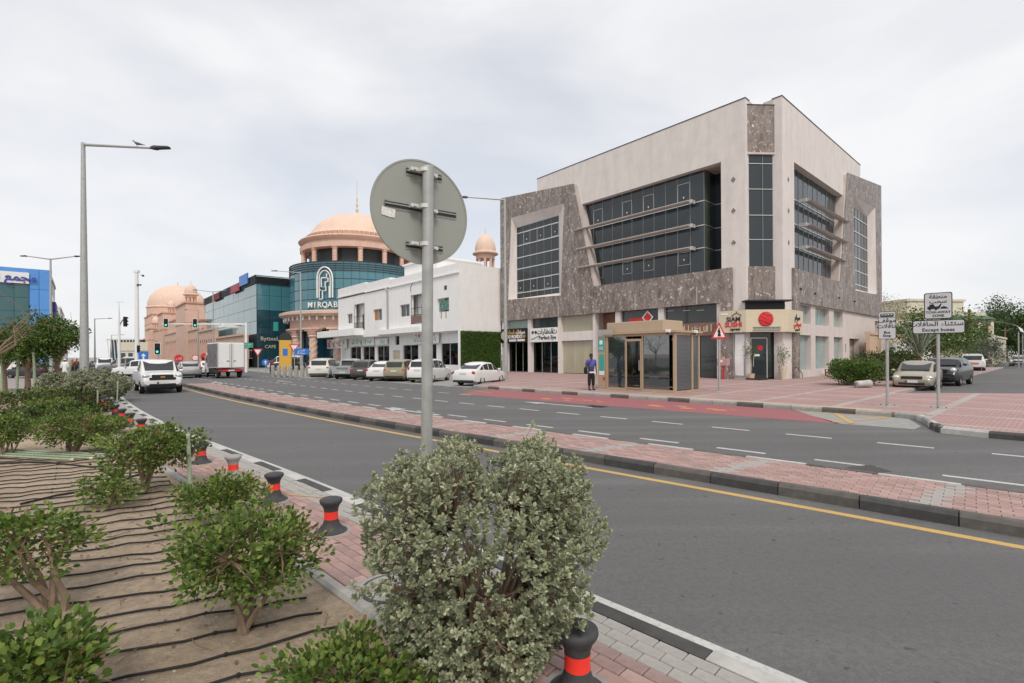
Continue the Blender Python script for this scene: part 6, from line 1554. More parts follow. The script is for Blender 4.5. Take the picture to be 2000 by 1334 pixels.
def car(kind, label, pos, heading, color, ref='rear', group=None, plate=True, scale=1.0, cat=None, extras=None, low=False):
    s = SPEC[kind]; L_, W_, r = s['L'], s['W'], s['r']; hx, hy = Vector(heading).normalized()
    off = {'rear': L_ / 2, 'front': -L_ / 2, 'mid': 0}[ref] * scale
    o = thing({'pickup': 'pickup_truck', 'canopy': 'pickup_truck', 'van': 'panel_van', 'suv': 'parked_suv' if group else 'suv'}.get(kind, 'parked_car' if group else 'car'), label, cat or {'pickup': 'pickup', 'canopy': 'pickup', 'van': 'van', 'suv': 'suv'}.get(kind, 'car'), (pos[0] + hx * off, pos[1] + hy * off, pos[2] if len(pos) > 2 else 0), atan2(hy, hx), group)
    o.scale = (scale,) * 3
    paintm = PAINT[color]; X = lambda f: -L_ / 2 + f * L_
    rings = []; sec = []
    for f, zb, zt, zr, wf in s['st']:
        w = W_ / 2 * wf; g = zr > 0
        if g: up = [(w * .99, zt - .06), (w * .955, zt), (w * .80, zr - .09), (w * .70, zr - .02), (w * .35, zr + .01), (0, zr + .015)]
        else: up = [(w * .985, zt - .07), (w * .95, zt - .015), (w * .84, zt + .012), (w * .66, zt + .025), (w * .33, zt + .035), (0, zt + .038)]
        half = [(0, zb), (w * .82, zb), (w * .96, zb + .07), (w, zb + .42 * (zt - zb)), (w * 1.0, zb + .68 * (zt - zb))] + up
        pts = [(X(f), y, z) for y, z in half] + [(X(f), -y, z) for y, z in half[-2:0:-1]]
        rings.append(pts); sec.append((X(f), half, g))
    body = MB(); body.loft(rings, True); bo = body.build('body', paintm, o, smooth=True, sharp=32)
    ax = (X(1) - s['fo'], X(1) - s['fo'] - s['wb'])
    cut = MB()
    for x in ax:
        for sd in (-1, 1):
            y0, y1 = sorted((sd * (W_ / 2 - .30), sd * (W_ / 2 + .2)))
            cut.loft([[(x + r * 1.13 * cos(t), y, r + r * 1.13 * sin(t)) for t in [2 * pi * k / 20 for k in range(20)]] for y in (y0, y1)], True)
    if not low:
        cm = cut.mesh('cut'); co = bpy.data.objects.new('cut', cm); COL.objects.link(co)
        bo.parent = None; md = bo.modifiers.new('b', 'BOOLEAN'); md.object = co; md.operation = 'DIFFERENCE'; md.solver = 'EXACT'
        me = bpy.data.meshes.new_from_object(bo.evaluated_get(bpy.context.evaluated_depsgraph_get()))
        bo.modifiers.clear(); bo.data = me; bo.parent = o; bpy.data.objects.remove(co)
        part('underbody', MAT['carblack'], o, (X(.05), X(.95), -W_ / 2 + .32, W_ / 2 - .32, r * .6, r * 1.6))
    for x in ax:
        for sd in (-1, 1): wheel(o, x, sd * (W_ / 2 - .11), r, sd)
    # glazing
    G_ = MAT['carglass']
    for i in range(len(sec) - 1):
        (xa, ha, ga), (xb, hb, gb) = sec[i], sec[i + 1]
        for sd in (-1, 1):
            P = lambda x, h, k: Vector((x, sd * h[k][0], h[k][1]))
            if ga and gb: panel(o, 'side_window', G_, [P(xa, ha, 6), P(xb, hb, 6), P(xb, hb, 7), P(xa, ha, 7)], .05, .006, (0, sd, .2))
            elif (ga != gb) and abs(xb - xa) > .3:
                if gb: panel(o, 'quarter_window', G_, [P(xa, ha, 6), P(xb, hb, 6), P(xb, hb, 7)], .07, .006, (0, sd, .2))
                else: panel(o, 'quarter_window', G_, [P(xa, ha, 6), P(xb, hb, 6), P(xa, ha, 7)], .07, .006, (0, sd, .2))
        if ga != gb:
            nm = 'windscreen' if ga else 'rear_window'
            q = [Vector((xa, -ha[8][0] * 1.12, ha[8][1])), Vector((xa, ha[8][0] * 1.12, ha[8][1])), Vector((xb, hb[8][0] * 1.12, hb[8][1])), Vector((xb, -hb[8][0] * 1.12, hb[8][1]))]
            for k in (2, 3) if gb else (0, 1): q[k].z -= .05
            for k in (0, 1) if gb else (2, 3): q[k].z += .045
            panel(o, nm, G_, q, .06, .035, (1 if ga else -1, 0, .6))
    # lamps, bumpers, grille, plates, mirrors
    st = s['st']; zf = st[-3][2] if kind != 'suv' else .95; zr_ = st[1][2]
    xf, xr = X(1), X(0)
    tall = kind in ('suv', 'pickup', 'canopy', 'van', 'mini')
    hz = {'sedan': .68, 'hatch': .72, 'mpv': .76, 'suv': .92, 'pickup': .95, 'canopy': .95, 'van': .85, 'mini': .88}[kind]
    for sd in (-1, 1):
        MB(Matrix.Translation((xf - (.22 if not tall else .17), sd * W_ * .37, hz)) @ Matrix.Rotation(-sd * .35, 4, 'Z')).ell((0, 0, 0), (.15, .2 if kind != 'mini' else .16, .10 if kind != 'mini' else .15), 12, 8).build('headlight', MAT['headlight'], o, smooth=True)
        tz = {'sedan': .84, 'hatch': .9, 'mpv': .98, 'suv': 1.0, 'pickup': .92, 'canopy': .92, 'van': .9, 'mini': .92}[kind]; th = {'mpv': .2, 'pickup': .2, 'canopy': .2, 'van': .22}.get(kind, .12)
        MB(Matrix.Translation((xr + .10, sd * W_ * .405, tz)) @ Matrix.Rotation(sd * .4, 4, 'Z')).ell((0, 0, 0), (.11, .15 if th < .15 else .09, th), 12, 8).build('taillight', MAT['taillight'], o, smooth=True)
        MB().ell((X(.70 if kind != 'van' else .84), sd * (W_ / 2 + .08), 1.0 if not tall else 1.18), (.09, .11, .075), 10, 6).build('mirror', paintm if color != 'khaki' else MAT['carblack'], o, smooth=True)
        for fx in (.36, .53): part('door_handle', MAT['carblack'], o, (X(fx), X(fx) + .16, sd * W_ / 2 - .02 * (sd > 0) - .0 * sd, sd * W_ / 2 + .02 * (sd < 0) + .012 * (sd > 0) - .012 * (sd < 0) * 0, .86 if not tall else .98, .89 if not tall else 1.01)) if False else None
    lowb = .34 if not tall else .46
    MB().cbox((xf - .08, 0, hz - .02), (.2, W_ * .5, .16), .03).build('grille', MAT['carblack'], o)
    MB().cbox((xf - .04, 0, lowb + .02), (.14, W_ * .62, .12), .03).build('lower_grille', MAT['carblack'], o)
    MB().cbox((xr + .09, 0, lowb - .02), (.2, W_ * .86, .14), .03).build('rear_bumper_trim', MAT['carblack'], o)
    if plate:
        a = MB().cbox((xf + .005, 0, lowb + .13), (.03, .5, .13), .005).build('number_plate', MAT['plate_w'], o); part('plate_band', MAT['maroon'], a, (xf + .0205, xf + .024, -.25, -.17, lowb + .07, lowb + .19))
        MB().cbox((xr - .012 + (.02 if not tall else 0), 0, .80 if kind in ('sedan', 'hatch') else (lowb + .12 if kind in ('pickup', 'canopy') else .9)), (.05, .5, .13), .005).build('number_plate', MAT['plate_w'], o)
    if extras: extras(o, s, X)
    return o
def bed(o, s, X):
    W_ = s['W']; part('load_bed', MAT['carblack'], o, (X(.03), X(.355), -W_ / 2 + .12, W_ / 2 - .12, 1.1, 1.165)); part('tailgate', o.children[0].data.materials[0], o, (X(0) - .03, X(.012), -W_ / 2 + .12, W_ / 2 - .12, .66, 1.12))
    MB().tube([(X(.36), -.6, 1.14), (X(.37), -.6, 1.6), (X(.37), .6, 1.6), (X(.36), .6, 1.14)], .03, 6).build('roll_bar', MAT['carblack'], o)
    MB().cbox((X(0) - .06, 0, .52), (.16, W_ * .9, .12), .02).build('step_bumper', MAT['rim'], o)
def brand(word, z, size, mat):
    def f(o, s, X): bed(o, s, X) if s is SPEC['pickup'] else None; text('lettering', word, size, mat, o, face_m((X(0) - .036, 0, z), 0, -1), .004, bold=.006)
    return f
def lc(o, s, X):
    part('roof_rail', MAT['carblack'], o, (X(.12), X(.55), .62, .66, 1.885, 1.92)); part('roof_rail', MAT['carblack'], o, (X(.12), X(.55), -.66, -.62, 1.885, 1.92))
def chevy(o, s, X):
    bed(o, s, X); MB().cbox((X(1) - .06, 0, .80), (.2, 1.15, .13), .02).build('grille_lower', MAT['carblack'], o); MB().cbox((X(1) + .035, 0, .88), (.02, .2, .06), .01).build('badge', MAT['amber'], o)
    for sd in (-1, 1): MB().cbox((X(1) - .1, sd * .68, .62), (.16, .3, .1), .03).build('fog_lamp', MAT['carblack'], o)
    part('skid_plate', MAT['carblack'], o, (X(.95), X(.995), -.7, .7, .34, .46))
PG = 'cars parked nose in before the white building'
car('pickup', 'white double cab pickup driving towards the viewer on the near road', (-18.45, 25.91), (.66, -.75), 'white', 'front', extras=chevy)
car('hatch', 'silver hatchback seen from behind waiting left of the box truck', (-29.17, 44.56), (-.62, .78), 'silver')
car('sedan', 'white saloon between the silver hatchback and the box truck', (-29.9, 48.6), (-.60, .80), 'white')
car('suv', 'large white off-roader parked at the end of the row beside the traffic island', (-16.6, 42.0), (sin(RAD(-6)), cos(RAD(-6))), 'pearl', group=PG, extras=lc, scale=.93)
car('sedan', 'dark grey saloon parked between the white off-roader and the silver pickup', (-15.6, 43.6), (sin(RAD(-3)), cos(RAD(-3))), 'grey', group=PG)
car('pickup', 'silver pickup with lettering across its tailgate in the parking row', (-14.05, 40.52), (sin(RAD(-2)), cos(RAD(-2))), 'silver', group=PG, extras=brand('TOYOTA', .92, .24, MAT['dark']), scale=.95)
car('suv', 'dark brown hatchback suv parked left of the white saloon with red lamps', (-12.1, 39.0), (.0, 1), 'brown', group=PG, scale=.86)
car('sedan', 'white saloon parked directly left of the khaki suv', (-10.25, 37.0), (sin(RAD(4)), cos(RAD(4))), 'white', group=PG)
car('suv', 'khaki compact suv with black rear bumper in the parking row', (-8.75, 36.2), (sin(RAD(8)), cos(RAD(8))), 'khaki', group=PG, scale=.88)
car('mpv', 'white people carrier parked behind the round sign post', (-6.7, 34.63), (sin(RAD(15)), cos(RAD(15))), 'white', group=PG)
car('sedan', 'white saloon parked alone nearest to the bus bay and leaf wall', (-3.08, 30.6), (sin(RAD(26)), cos(RAD(26))), 'white', group=PG)
car('suv', 'black suv crossing in front of the mall glass wing', (-31.0, 68.0), (-.96, -.25), 'black', 'mid', scale=.9)
car('van', 'white panel van crossing before the mall beside the yellow totem', (-33.4, 72.5), (-.99, -.12), 'white', 'mid')
car('mpv', 'white estate car turning at the junction left of the white pickup', (-37.6, 49.6), (-.97, -.22), 'white', 'mid')
car('suv', 'grey suv waiting behind the white estate car at the junction', (-47.5, 60), (-.9, -.4), 'grey', 'mid')
car('hatch', 'black car parked on the left by the street trees', (-45.5, 46.5), (-.98, .15), 'black', 'mid')
RT = 'vehicles parked along the side street'
car('sedan', 'champagne gold saloon parked front on beside the hedge', (20.42, 25.09), (-.72, -.69), 'gold', 'front', group=RT)
car('mini', 'black compact crossover with round lamps behind the gold saloon', G(1829, 754), (-.79, -.61), 'black', 'front', group=RT, scale=1.05)
car('canopy', 'white pickup with canopy and red lettering on its tailgate', (44.6, 47.5), (.68, .73), 'white', group=RT, extras=brand('NISSAN', .86, .26, MAT['red']))
car('sedan', 'silver saloon facing the viewer far down the side street', (68.5, 66.5), (-.78, -.62), 'silver', 'front', group=RT)
car('suv', 'white suv at the far end of the side street', (78, 72.5), (-.78, -.62), 'white', 'front', group=RT)
FT = 'distant traffic down the main street'
for k, (px, py, c, kd) in enumerate(((205, 723, 'white', 'suv'), (228, 721, 'silver', 'sedan'), (252, 720, 'white', 'van'), (190, 719, 'grey', 'hatch'), (345, 724, 'maroon', 'hatch'), (425, 722, 'white', 'sedan'), (298, 721, 'white', 'hatch'))):
    x, y = G(px, py + 3); d_ = hypot(x, y)
    PAINT['maroon'] = PAINT.get('maroon') or paint('paint_maroon', (.18, .03, .04))
    car(kd, ['white suv far off in the traffic by the cream block', 'silver saloon far off in the traffic by the glass hall', 'white van far off in the traffic below the camera mast', 'grey hatchback far off beside the left row of shops', 'maroon hatchback far off beyond the green pole light', 'white saloon far off beyond the box truck', 'white hatchback far off behind the white pickup'][k], (x, y), (-.62, .78) if k % 2 else (.62, -.78), c, 'mid', group=FT, plate=False, low=True)
# box truck
tr = thing('box_truck', 'white box truck with closed rear doors and grey printed side driving away', 'truck', (-24.93 - .68 * 3, 43.57 + .73 * 3, 0), atan2(.73, -.68))
bx = MB().cbox((-.9, 0, 2.05), (4.1, 2.1, 2.25), .03).build('cargo_box', MAT['white'], tr)
part('printed_side', pm('printed_side', (.22, .195, .205), .6, .6, 2.2), bx, (-2.85, 1.05, 1.052, 1.062, 1.0, 3.1))
for y0, y1 in ((-1.0, -.02), (.02, 1.0)):
    d_ = unit('rear_door', MAT['white'], bx, (-2.985, y0, 1.0), (-2.955, y1, 3.1)); hy_ = .12 if y0 > 0 else -.12
    MB().tube([(-3.0, hy_, 1.05), (-3.0, hy_, 3.05)], .018, 5).build('lock_bar', MAT['steel'], bx); MB().cbox((-3.01, hy_ * 2.2, 1.55), (.03, .2, .05), .005).build('door_handle', MAT['dark'], bx)
part('door_edge', MAT['dark'], bx, (-2.992, -2.956, -.02, .02, 1.0, 3.1)); part('frame_edge', MAT['steel'], bx, (-2.98, -2.951, 1.0, 1.045, .95, 3.15), (-2.98, -2.951, -1.045, -1.0, .95, 3.15))
part('chassis', MAT['carblack'], tr, (-2.9, 2.4, -.45, .45, .55, .85)); part('rear_beam', MAT['red'], tr, (-2.98, -2.88, -1.0, 1.0, .62, .78)); part('under_guard', MAT['carblack'], tr, (-2.6, .8, -1.0, -.92, .45, .8), (-2.6, .8, .92, 1.0, .45, .8))
cabm = MB(); cabm.loft([[(x, y, z) for y, z in ((-w, z0), (w, z0), (w, 1.3), (w * .93, zt), (-w * .93, zt), (-w, 1.3))] for x, w, z0, zt in ((1.25, .95, .5, 2.25), (1.4, .98, .45, 2.35), (2.3, .98, .45, 2.3), (2.75, .95, .45, 1.4), (2.85, .9, .5, 1.2))], True); cabm.build('cab', MAT['white'], tr, smooth=True, sharp=30)
panel(tr, 'side_window', MAT['carglass'], [(1.5, .985, 1.35), (2.35, .985, 1.35), (2.2, .93, 2.1), (1.5, .93, 2.1)], .03, .01, (0, 1, 0)); panel(tr, 'side_window', MAT['carglass'], [(1.5, -.985, 1.35), (2.35, -.985, 1.35), (2.2, -.93, 2.1), (1.5, -.93, 2.1)], .03, .01, (0, -1, 0)); panel(tr, 'windscreen', MAT['carglass'], [(2.77, -.85, 1.4), (2.77, .85, 1.4), (2.36, .8, 2.2), (2.36, -.8, 2.2)], .05, .03, (1, 0, .5))
for x in (-1.9, 2.05):
    for sd in (-1, 1): wheel(tr, x, sd * .88, .39, sd)
for sd in (-1, 1): MB().cbox((-2.99, sd * .82, .72), (.06, .3, .14), .02).build('taillight', MAT['taillight'], tr); MB().cbox((2.4, sd * 1.15, 1.75), (.12, .16, .32), .02).build('mirror', MAT['carblack'], tr)
part('number_plate', MAT['plate_w'], tr, (-3.0, -2.985, -.25, .25, .64, .76)); part('mud_flap', MAT['rubber'], tr, (-2.4, -2.36, -1.0, -.7, .2, .6), (-2.4, -2.36, .7, 1.0, .2, .6))
# ================================================================== vegetation
def shoot_bush(name, label, base, crown, rad, cat, mat, nclus, nleaf, ln, wd, stems=7, group=None, droop=0.0, seed=1, hollow=.35, dry=0.0, stem_r=.018, twigs=True, shape='round', spread=.13, flat=1.0):
    """shrub: stems fan out of the base to leafy tips spread through the crown's volume"""
    rg = np.random.default_rng(seed); bx_, by_, bz_ = base
    o = thing(name, label, cat, (bx_, by_, bz_), 0, group); cx, cy, cz = crown
    q = rg.normal(size=(nclus, 3)); q /= np.linalg.norm(q, axis=1)[:, None]; rr = hollow + (1 - hollow) * rg.uniform(0, 1, nclus) ** .6
    lump = 1 + .22 * np.sin(q[:, 0] * 5 + seed) * np.cos(q[:, 1] * 4 - seed) + .15 * np.sin(q[:, 2] * 7 + seed * 2)
    C = q * (rr * lump)[:, None] * np.array(rad) + np.array([cx, cy, cz]); C[:, 2] = np.maximum(C[:, 2], .08)
    hubs = []
    sm = MB()
    for k in range(stems):
        a = 2 * pi * k / stems + rg.uniform(-.4, .4); rr_ = rg.uniform(.15, .6)
        hub = Vector((cx + rad[0] * rr_ * cos(a), cy + rad[1] * rr_ * sin(a), max(.15, cz + rad[2] * rg.uniform(-.35, .35)))); b0 = Vector((rg.uniform(-.06, .06), rg.uniform(-.06, .06), -.05)); mid = b0.lerp(hub, .5) + Vector((rg.uniform(-.06, .06), rg.uniform(-.06, .06), .03))
        sm.tube([b0, b0.lerp(mid, .5) + Vector((rg.uniform(-.03, .03), rg.uniform(-.03, .03), 0)), mid, hub], [stem_r, stem_r * .9, stem_r * .7, stem_r * .4], 6); hubs.append(hub)
    sm.build('stems', MAT['bark'], o)
    if twigs:
        tw = MB()
        for c in C[::2]:
            c = Vector(c); h = min(hubs, key=lambda p: (p - c).length); m_ = h.lerp(c, .55) + Vector(rg.uniform(-.03, .03, 3)); tw.tube([h, m_, c], [stem_r * .35, stem_r * .22, stem_r * .1], 3, False)
        tag(tw.build('twigs', MAT['bark2'], o), kind='stuff')
    n = nclus * nleaf; ci = np.repeat(np.arange(nclus), nleaf)
    off = rg.normal(size=(n, 3)); off /= np.linalg.norm(off, axis=1)[:, None]
    P = C[ci] + off * (rg.uniform(.1, 1, n) * spread)[:, None] * np.array([1, 1, .8]); P[:, 2] = np.maximum(P[:, 2], .02)
    out = (C[ci] - np.array([cx, cy, cz - rad[2] * .4])); out /= np.maximum(1e-6, np.linalg.norm(out, axis=1))[:, None]
    D = off * .9 + out * .6 + np.array([0, 0, .25 - droop]); Nn = out * .6 + rg.normal(size=(n, 3)) * .55 + np.array([0, 0, .9 * flat])
    k = int(n * (1 - dry)); leaves('foliage', P[:k], D[:k], Nn[:k], rg.uniform(ln * .65, ln * 1.15, k), rg.uniform(wd * .7, wd * 1.15, k), mat, o, shape=shape)
    if dry > 0: leaves('dry_leaves', P[k:], D[k:], Nn[k:], rg.uniform(ln * .5, ln, n - k), rg.uniform(wd * .5, wd, n - k), MAT['leaf_dry'], o, shape=shape)
    return o
def gb(px, py, z=.07): x, y = G(px, py, z); return (x, y, z)
HG = 'leafy green hedge shrubs in the sand bed'
shoot_bush('hedge_shrub', 'glossy green shrub in the corner of the bed with large pale leaves', (-2.35, 2.35, .07), (-.05, .08, .30), (.36, .36, .19), 'shrub', MAT['leaf'], 100, 18, .052, .040, 6, HG, seed=3, dry=.02)
shoot_bush('hedge_shrub', 'green shrub with a bare bent trunk and drooping crown at the bed side', gb(110, 1192), (-.22, .02, .48), (.46, .40, .24), 'shrub', MAT['leaf'], 115, 16, .045, .035, 5, HG, seed=8, dry=.10, stem_r=.028)
shoot_bush('hedge_shrub', 'large multi stemmed green shrub beside the footway edging', gb(470, 1225), (.02, .1, .50), (.50, .45, .30), 'shrub', MAT['leaf'], 210, 20, .041, .032, 9, HG, seed=5, dry=.04, stem_r=.024)
shoot_bush('hedge_shrub', 'low sprawling green shrub at the foot of the silver shrub', (-.85, 2.62, .07), (.0, .0, .17), (.42, .30, .15), 'shrub', MAT['leaf'], 120, 17, .042, .033, 7, HG, seed=14, dry=.05)
shoot_bush('hedge_shrub', 'bushy green shrub spilling towards the bollards behind the multi stemmed one', gb(455, 1020), (-.16, .05, .32), (.42, .38, .17), 'shrub', MAT['leaf'], 150, 18, .044, .034, 8, HG, seed=21, dry=.10)
shoot_bush('hedge_shrub', 'rounded green shrub beside the upright green stake', gb(280, 962), (.05, .1, .60), (.62, .52, .32), 'shrub', MAT['leaf'], 240, 18, .048, .037, 9, HG, seed=31, dry=.03, stem_r=.026)
shoot_bush('hedge_shrub', 'low sprig of green leaves lying on the sand before the rounded shrub', gb(215, 985), (0, 0, .2), (.42, .28, .15), 'shrub', MAT['leaf'], 45, 13, .055, .042, 5, HG, seed=33)
shoot_bush('hedge_shrub', 'spreading green shrub with visible stems in the middle of the bed', gb(140, 888), (.05, .1, .50), (.75, .6, .30), 'shrub', MAT['leaf'], 220, 16, .052, .04, 9, HG, seed=41, dry=.06, stem_r=.03)
shoot_bush('hedge_shrub', 'green shrub cut by the picture edge beyond the fallen stakes', gb(10, 890), (-.1, .1, .5), (.55, .5, .28), 'shrub', MAT['leaf'], 150, 16, .052, .04, 8, HG, seed=43)
for k, (px, py, w, h) in enumerate(((40, 838, .9, .4), (108, 815, .9, .42), (170, 815, .7, .36), (205, 846, .5, .3), (20, 800, 1.3, .5), (75, 792, 1.3, .5), (140, 790, 1.2, .5))):
    shoot_bush('hedge_shrub', ['small low green shrub of the middle row by the picture edge', 'yellow green shrub of the back rows below the street trees', 'green shrub next to the big silver round bush', 'green shrub touching the row of far bollards', 'wide dark green shrub under the bare branched tree', 'wide green shrub in the last row before the pavement', 'green shrub right in front of the far silver ball'][k], gb(px, py), (0, 0, h * .75), (w, w * .8, h * .55), 'shrub', MAT['leaf'] if k % 2 else MAT['leaf_dark'], 130, 12, .08, .06, 7, HG, seed=60 + k, dry=.06)
# thin dead twigs and stray branch pieces on the sand
tw = MB(); rg = random.Random(3)
for k in range(150):
    a, b = rg.uniform(-5.6, -.5), rg.uniform(2.3, 8.5)
    if abs(a + 1.2 * b - 3.4 + .0) < .0: continue
    s_ = WP.near(a, b); q = WP.at(s_, -1.6)
    if (a - q[0]) * .71 + (b - q[1]) * .70 > 0: continue
    an = rg.uniform(0, 2 * pi); l_ = rg.uniform(.05, .28); z_ = sandz(a, b) + .008; tw.tube([(a, b, z_), (a + l_ * .5 * cos(an), b + l_ * .5 * sin(an), z_ + rg.uniform(.0, .03)), (a + l_ * cos(an + .3), b + l_ * sin(an + .3), z_)], [.004, .0035, .002], 4)
tag(tw.build('twig_litter', MAT['bark2']), 'dry twigs scattered over the sand of the bed', 'litter', kind='stuff')
n_ = 500; a_ = NPR.uniform(-6, -.4, n_); b_ = NPR.uniform(2.2, 9, n_); kp = [i for i in range(n_) if ((a_[i] - WP.at(WP.near(a_[i], b_[i]), -1.6)[0]) * .71 + (b_[i] - WP.at(WP.near(a_[i], b_[i]), -1.6)[1]) * .70) < 0]
P = np.array([(a_[i], b_[i], sandz(a_[i], b_[i]) + .006) for i in kp]); ll = leaves('leaf_litter', P, np.c_[NPR.normal(size=(len(P), 2)), NPR.normal(0, .12, len(P))], np.tile([0.0, 0, 1], (len(P), 1)) + NPR.normal(0, .2, (len(P), 3)), .035, .022, MAT['leaf_dry'], None); tag(ll, 'dead brown leaves lying on the sand', 'litter')

st_m = MB(); rg = random.Random(12)
for k in range(1500):
    a, b = rg.uniform(-6.5, -.4), rg.uniform(2.2, 9.5)
    q = WP.at(WP.near(a, b), -1.6)
    if (a - q[0]) * .71 + (b - q[1]) * .70 > 0: continue
    r_ = rg.uniform(.004, .013); z_ = sandz(a, b) + r_ * .3
    st_m.add([(a + r_, b, z_), (a, b + r_ * .8, z_), (a - r_, b, z_), (a, b - r_ * .9, z_), (a, b, z_ + r_ * .8)], [(0, 1, 4), (1, 2, 4), (2, 3, 4), (3, 0, 4)])
tag(st_m.build('gravel', pm('gravel', (.46, .38, .29), .9, .35, 40)), 'small stones and clods scattered over the sand bed', 'gravel', kind='stuff')
x, y = G(768, 1150, .06)
mh = thing('manhole_cover', 'round grey cover set in a concrete square between footway bricks by the silver shrub', 'manhole', (x, y, .06), atan2(.71, -.70))
part('concrete_square', MAT['bay_grey'], mh, (-.3, .3, -.3, .3, -.03, .008)); MB().lathe([(.01, .0), (.23, .0), (.23, .018), (.2, .022), (.01, .022)], 28).build('lid', MAT['kerb_grey'], mh); MB().lathe([(.232, .0), (.26, .0), (.26, .014), (.232, .014)], 28, caps=False).build('ring', MAT['bollard'], mh)

# --- the silver shrub before the sign post
def silver_bush(name, label, base, rad, cz, nros, ln, wd, seed, group=None, stems=26, flat_top=True):
    rg = np.random.default_rng(seed); o = thing(name, label, 'shrub', base, 0, group)
    q = rg.normal(size=(nros, 3)); q /= np.linalg.norm(q, axis=1)[:, None]
    if flat_top: q = np.sign(q) * np.abs(q) ** .68; q /= (np.abs(q) ** 4.2).sum(1)[:, None] ** (1 / 4.2)
    rr = 1.03 - .45 * rg.uniform(0, 1, nros) ** 1.8
    lump = 1 + .07 * np.sin(q[:, 0] * 9 + seed) + .06 * np.cos(q[:, 1] * 8 + q[:, 2] * 6) + .05 * np.sin(q[:, 2] * 11 + q[:, 0] * 5)
    C = q * (rr * lump)[:, None] * np.array(rad); taper = np.clip((.60 if flat_top else .66) + .50 * (C[:, 2] / rad[2] + 1) / 1.25, .5, 1.04); C[:, 0] *= taper; C[:, 1] *= taper
    C[:, 2] += cz; C = C[C[:, 2] > .04]; n0 = len(C)
    up = rg.uniform(0, 1, n0) < .06; C[:, 2] += np.where(up & (q[:n0, 2] > .3), rg.uniform(.03, .11, n0), 0)
    out = C - np.array([0, 0, cz - rad[2] * .5]); out /= np.linalg.norm(out, axis=1)[:, None]; ax = out * .7 + np.array([0, 0, .75]) + rg.normal(0, .3, (n0, 3)); ax /= np.linalg.norm(ax, axis=1)[:, None]
    t1 = np.cross(ax, rg.normal(size=(n0, 3))); t1 /= np.linalg.norm(t1, axis=1)[:, None]; t2 = np.cross(ax, t1)
    Ps, Ds, Ns = [], [], []; szr = rg.uniform(.75, 1.25, n0)
    for lev, (nl, open_, hgt) in enumerate(((5, .95, -.012), (4, .6, .0), (3, .25, .008))):
        for k in range(nl):
            a = 2 * pi * k / nl + lev * .6 + rg.uniform(-.3, .3, n0); rad_ = t1 * np.cos(a)[:, None] + t2 * np.sin(a)[:, None]
            D = rad_ * open_ + ax * (1.05 - open_ * .75) + rg.normal(0, .12, (n0, 3)); Ps.append(C + ax * hgt); Ds.append(D); Ns.append(ax * 1.0 - rad_ * .3 + rg.normal(0, .15, (n0, 3)))
    P, D, N_ = np.concatenate(Ps), np.concatenate(Ds), np.concatenate(Ns); sz = np.tile(szr, 12) * rg.uniform(.75, 1.15, len(P))
    leaves('foliage', P, D, N_, ln * sz, wd * sz, MAT['leaf_silver'], o, fold=.12)
    sm = MB(); hubs = []
    for k in range(stems):
        a = rg.uniform(0, 2 * pi); e = Vector((rad[0] * .72 * cos(a) * rg.uniform(.3, 1), rad[1] * .72 * sin(a) * rg.uniform(.3, 1), cz + rad[2] * rg.uniform(-.5, .45))); b0 = Vector((rg.uniform(-.07, .07), rg.uniform(-.06, .06), -.06)); m1 = b0.lerp(e, .4) + Vector((rg.uniform(-.06, .06), rg.uniform(-.06, .06), .03)); m2 = b0.lerp(e, .72) + Vector((rg.uniform(-.05, .05), rg.uniform(-.05, .05), .02)); sm.tube([b0, m1, m2, e], [.02, .014, .009, .004], 6); hubs += [m1, m2, e]
    sm.build('stems', MAT['bark'], o); tw = MB()
    for c in C[::3]:
        c = Vector(c); h = min(hubs, key=lambda p: (p - c).length_squared); tw.tube([h, h.lerp(c, .5) + Vector(rg.uniform(-.03, .03, 3)), c], [.0045, .003, .0015], 3, False)
    tag(tw.build('twigs', MAT['bark2'], o), kind='stuff'); return o
silver_bush('silver_shrub', 'large silvery grey green shrub standing in front of the sign post', (-.16, 2.9, .07), (.58, .48, .62), .67, 4700, .030, .0175, 4, stems=44)
silver_bush('silver_ball_shrub', 'clipped silvery round bush at the end of the bollard row', gb(182, 786), (.95, .85, .70), .68, 900, .075, .045, 6, 'clipped silvery bushes', stems=14, flat_top=False)
silver_bush('silver_ball_shrub', 'smaller clipped silvery ball bush below the street trees', (-20.6, 22.2, .07), (.72, .65, .6), .62, 600, .075, .045, 9, 'clipped silvery bushes', stems=12, flat_top=False)
silver_bush('silver_ball_shrub', 'small silvery bush at the foot of the tall street light', (-17.6, 21.8, .07), (.6, .55, .5), .6, 450, .075, .045, 10, 'clipped silvery bushes', stems=10, flat_top=False)

# --- drip hoses on the sand
hk = 0
hd = Vector((1.05, .51)).normalized()
for k in range(31):
    off_ = .345 * k
    st_ = Vector((-2.2, 2.55)) + Vector((-.66, .75)) * (off_ * .95)
    pts = []
    for i in range(26):
        t = -2.9 + i * .17
        w_ = .018 * sin(t * 1.3 + k) + .008 * sin(t * 4 + k * 2); p = st_ + hd * t + Vector((-hd.y, hd.x)) * w_
        s_ = WP.near(p.x, p.y); q = WP.at(s_, -1.55)
        if (p.x - q[0]) * .71 + (p.y - q[1]) * .70 > 0: break
        pts.append((p.x, p.y, sandz(p.x, p.y) + .012 + .006 * abs(sin(t * 3 + k))))
    if len(pts) < 4: continue
    o = thing('drip_hose', 'thin black irrigation hose laid across the sand bed', 'hose', (0, 0, 0), 0, 'parallel drip hoses on the sand bed')
    MB().tube(pts, .0085, 6).build('pipe', MAT['rubber'], o, smooth=True)
    for j in range(3, len(pts) - 1, 6): MB().ell(pts[j], (.016, .016, .014), 6, 4).build('emitter', MAT['rubber'], o)
def hose(pts, r, label):
    o = thing('supply_hose', label, 'hose'); MB().tube([(x, y, sandz(x, y) + r + .01) for x, y in pts], r, 8).build('pipe', MAT['rubber'], o, smooth=True)
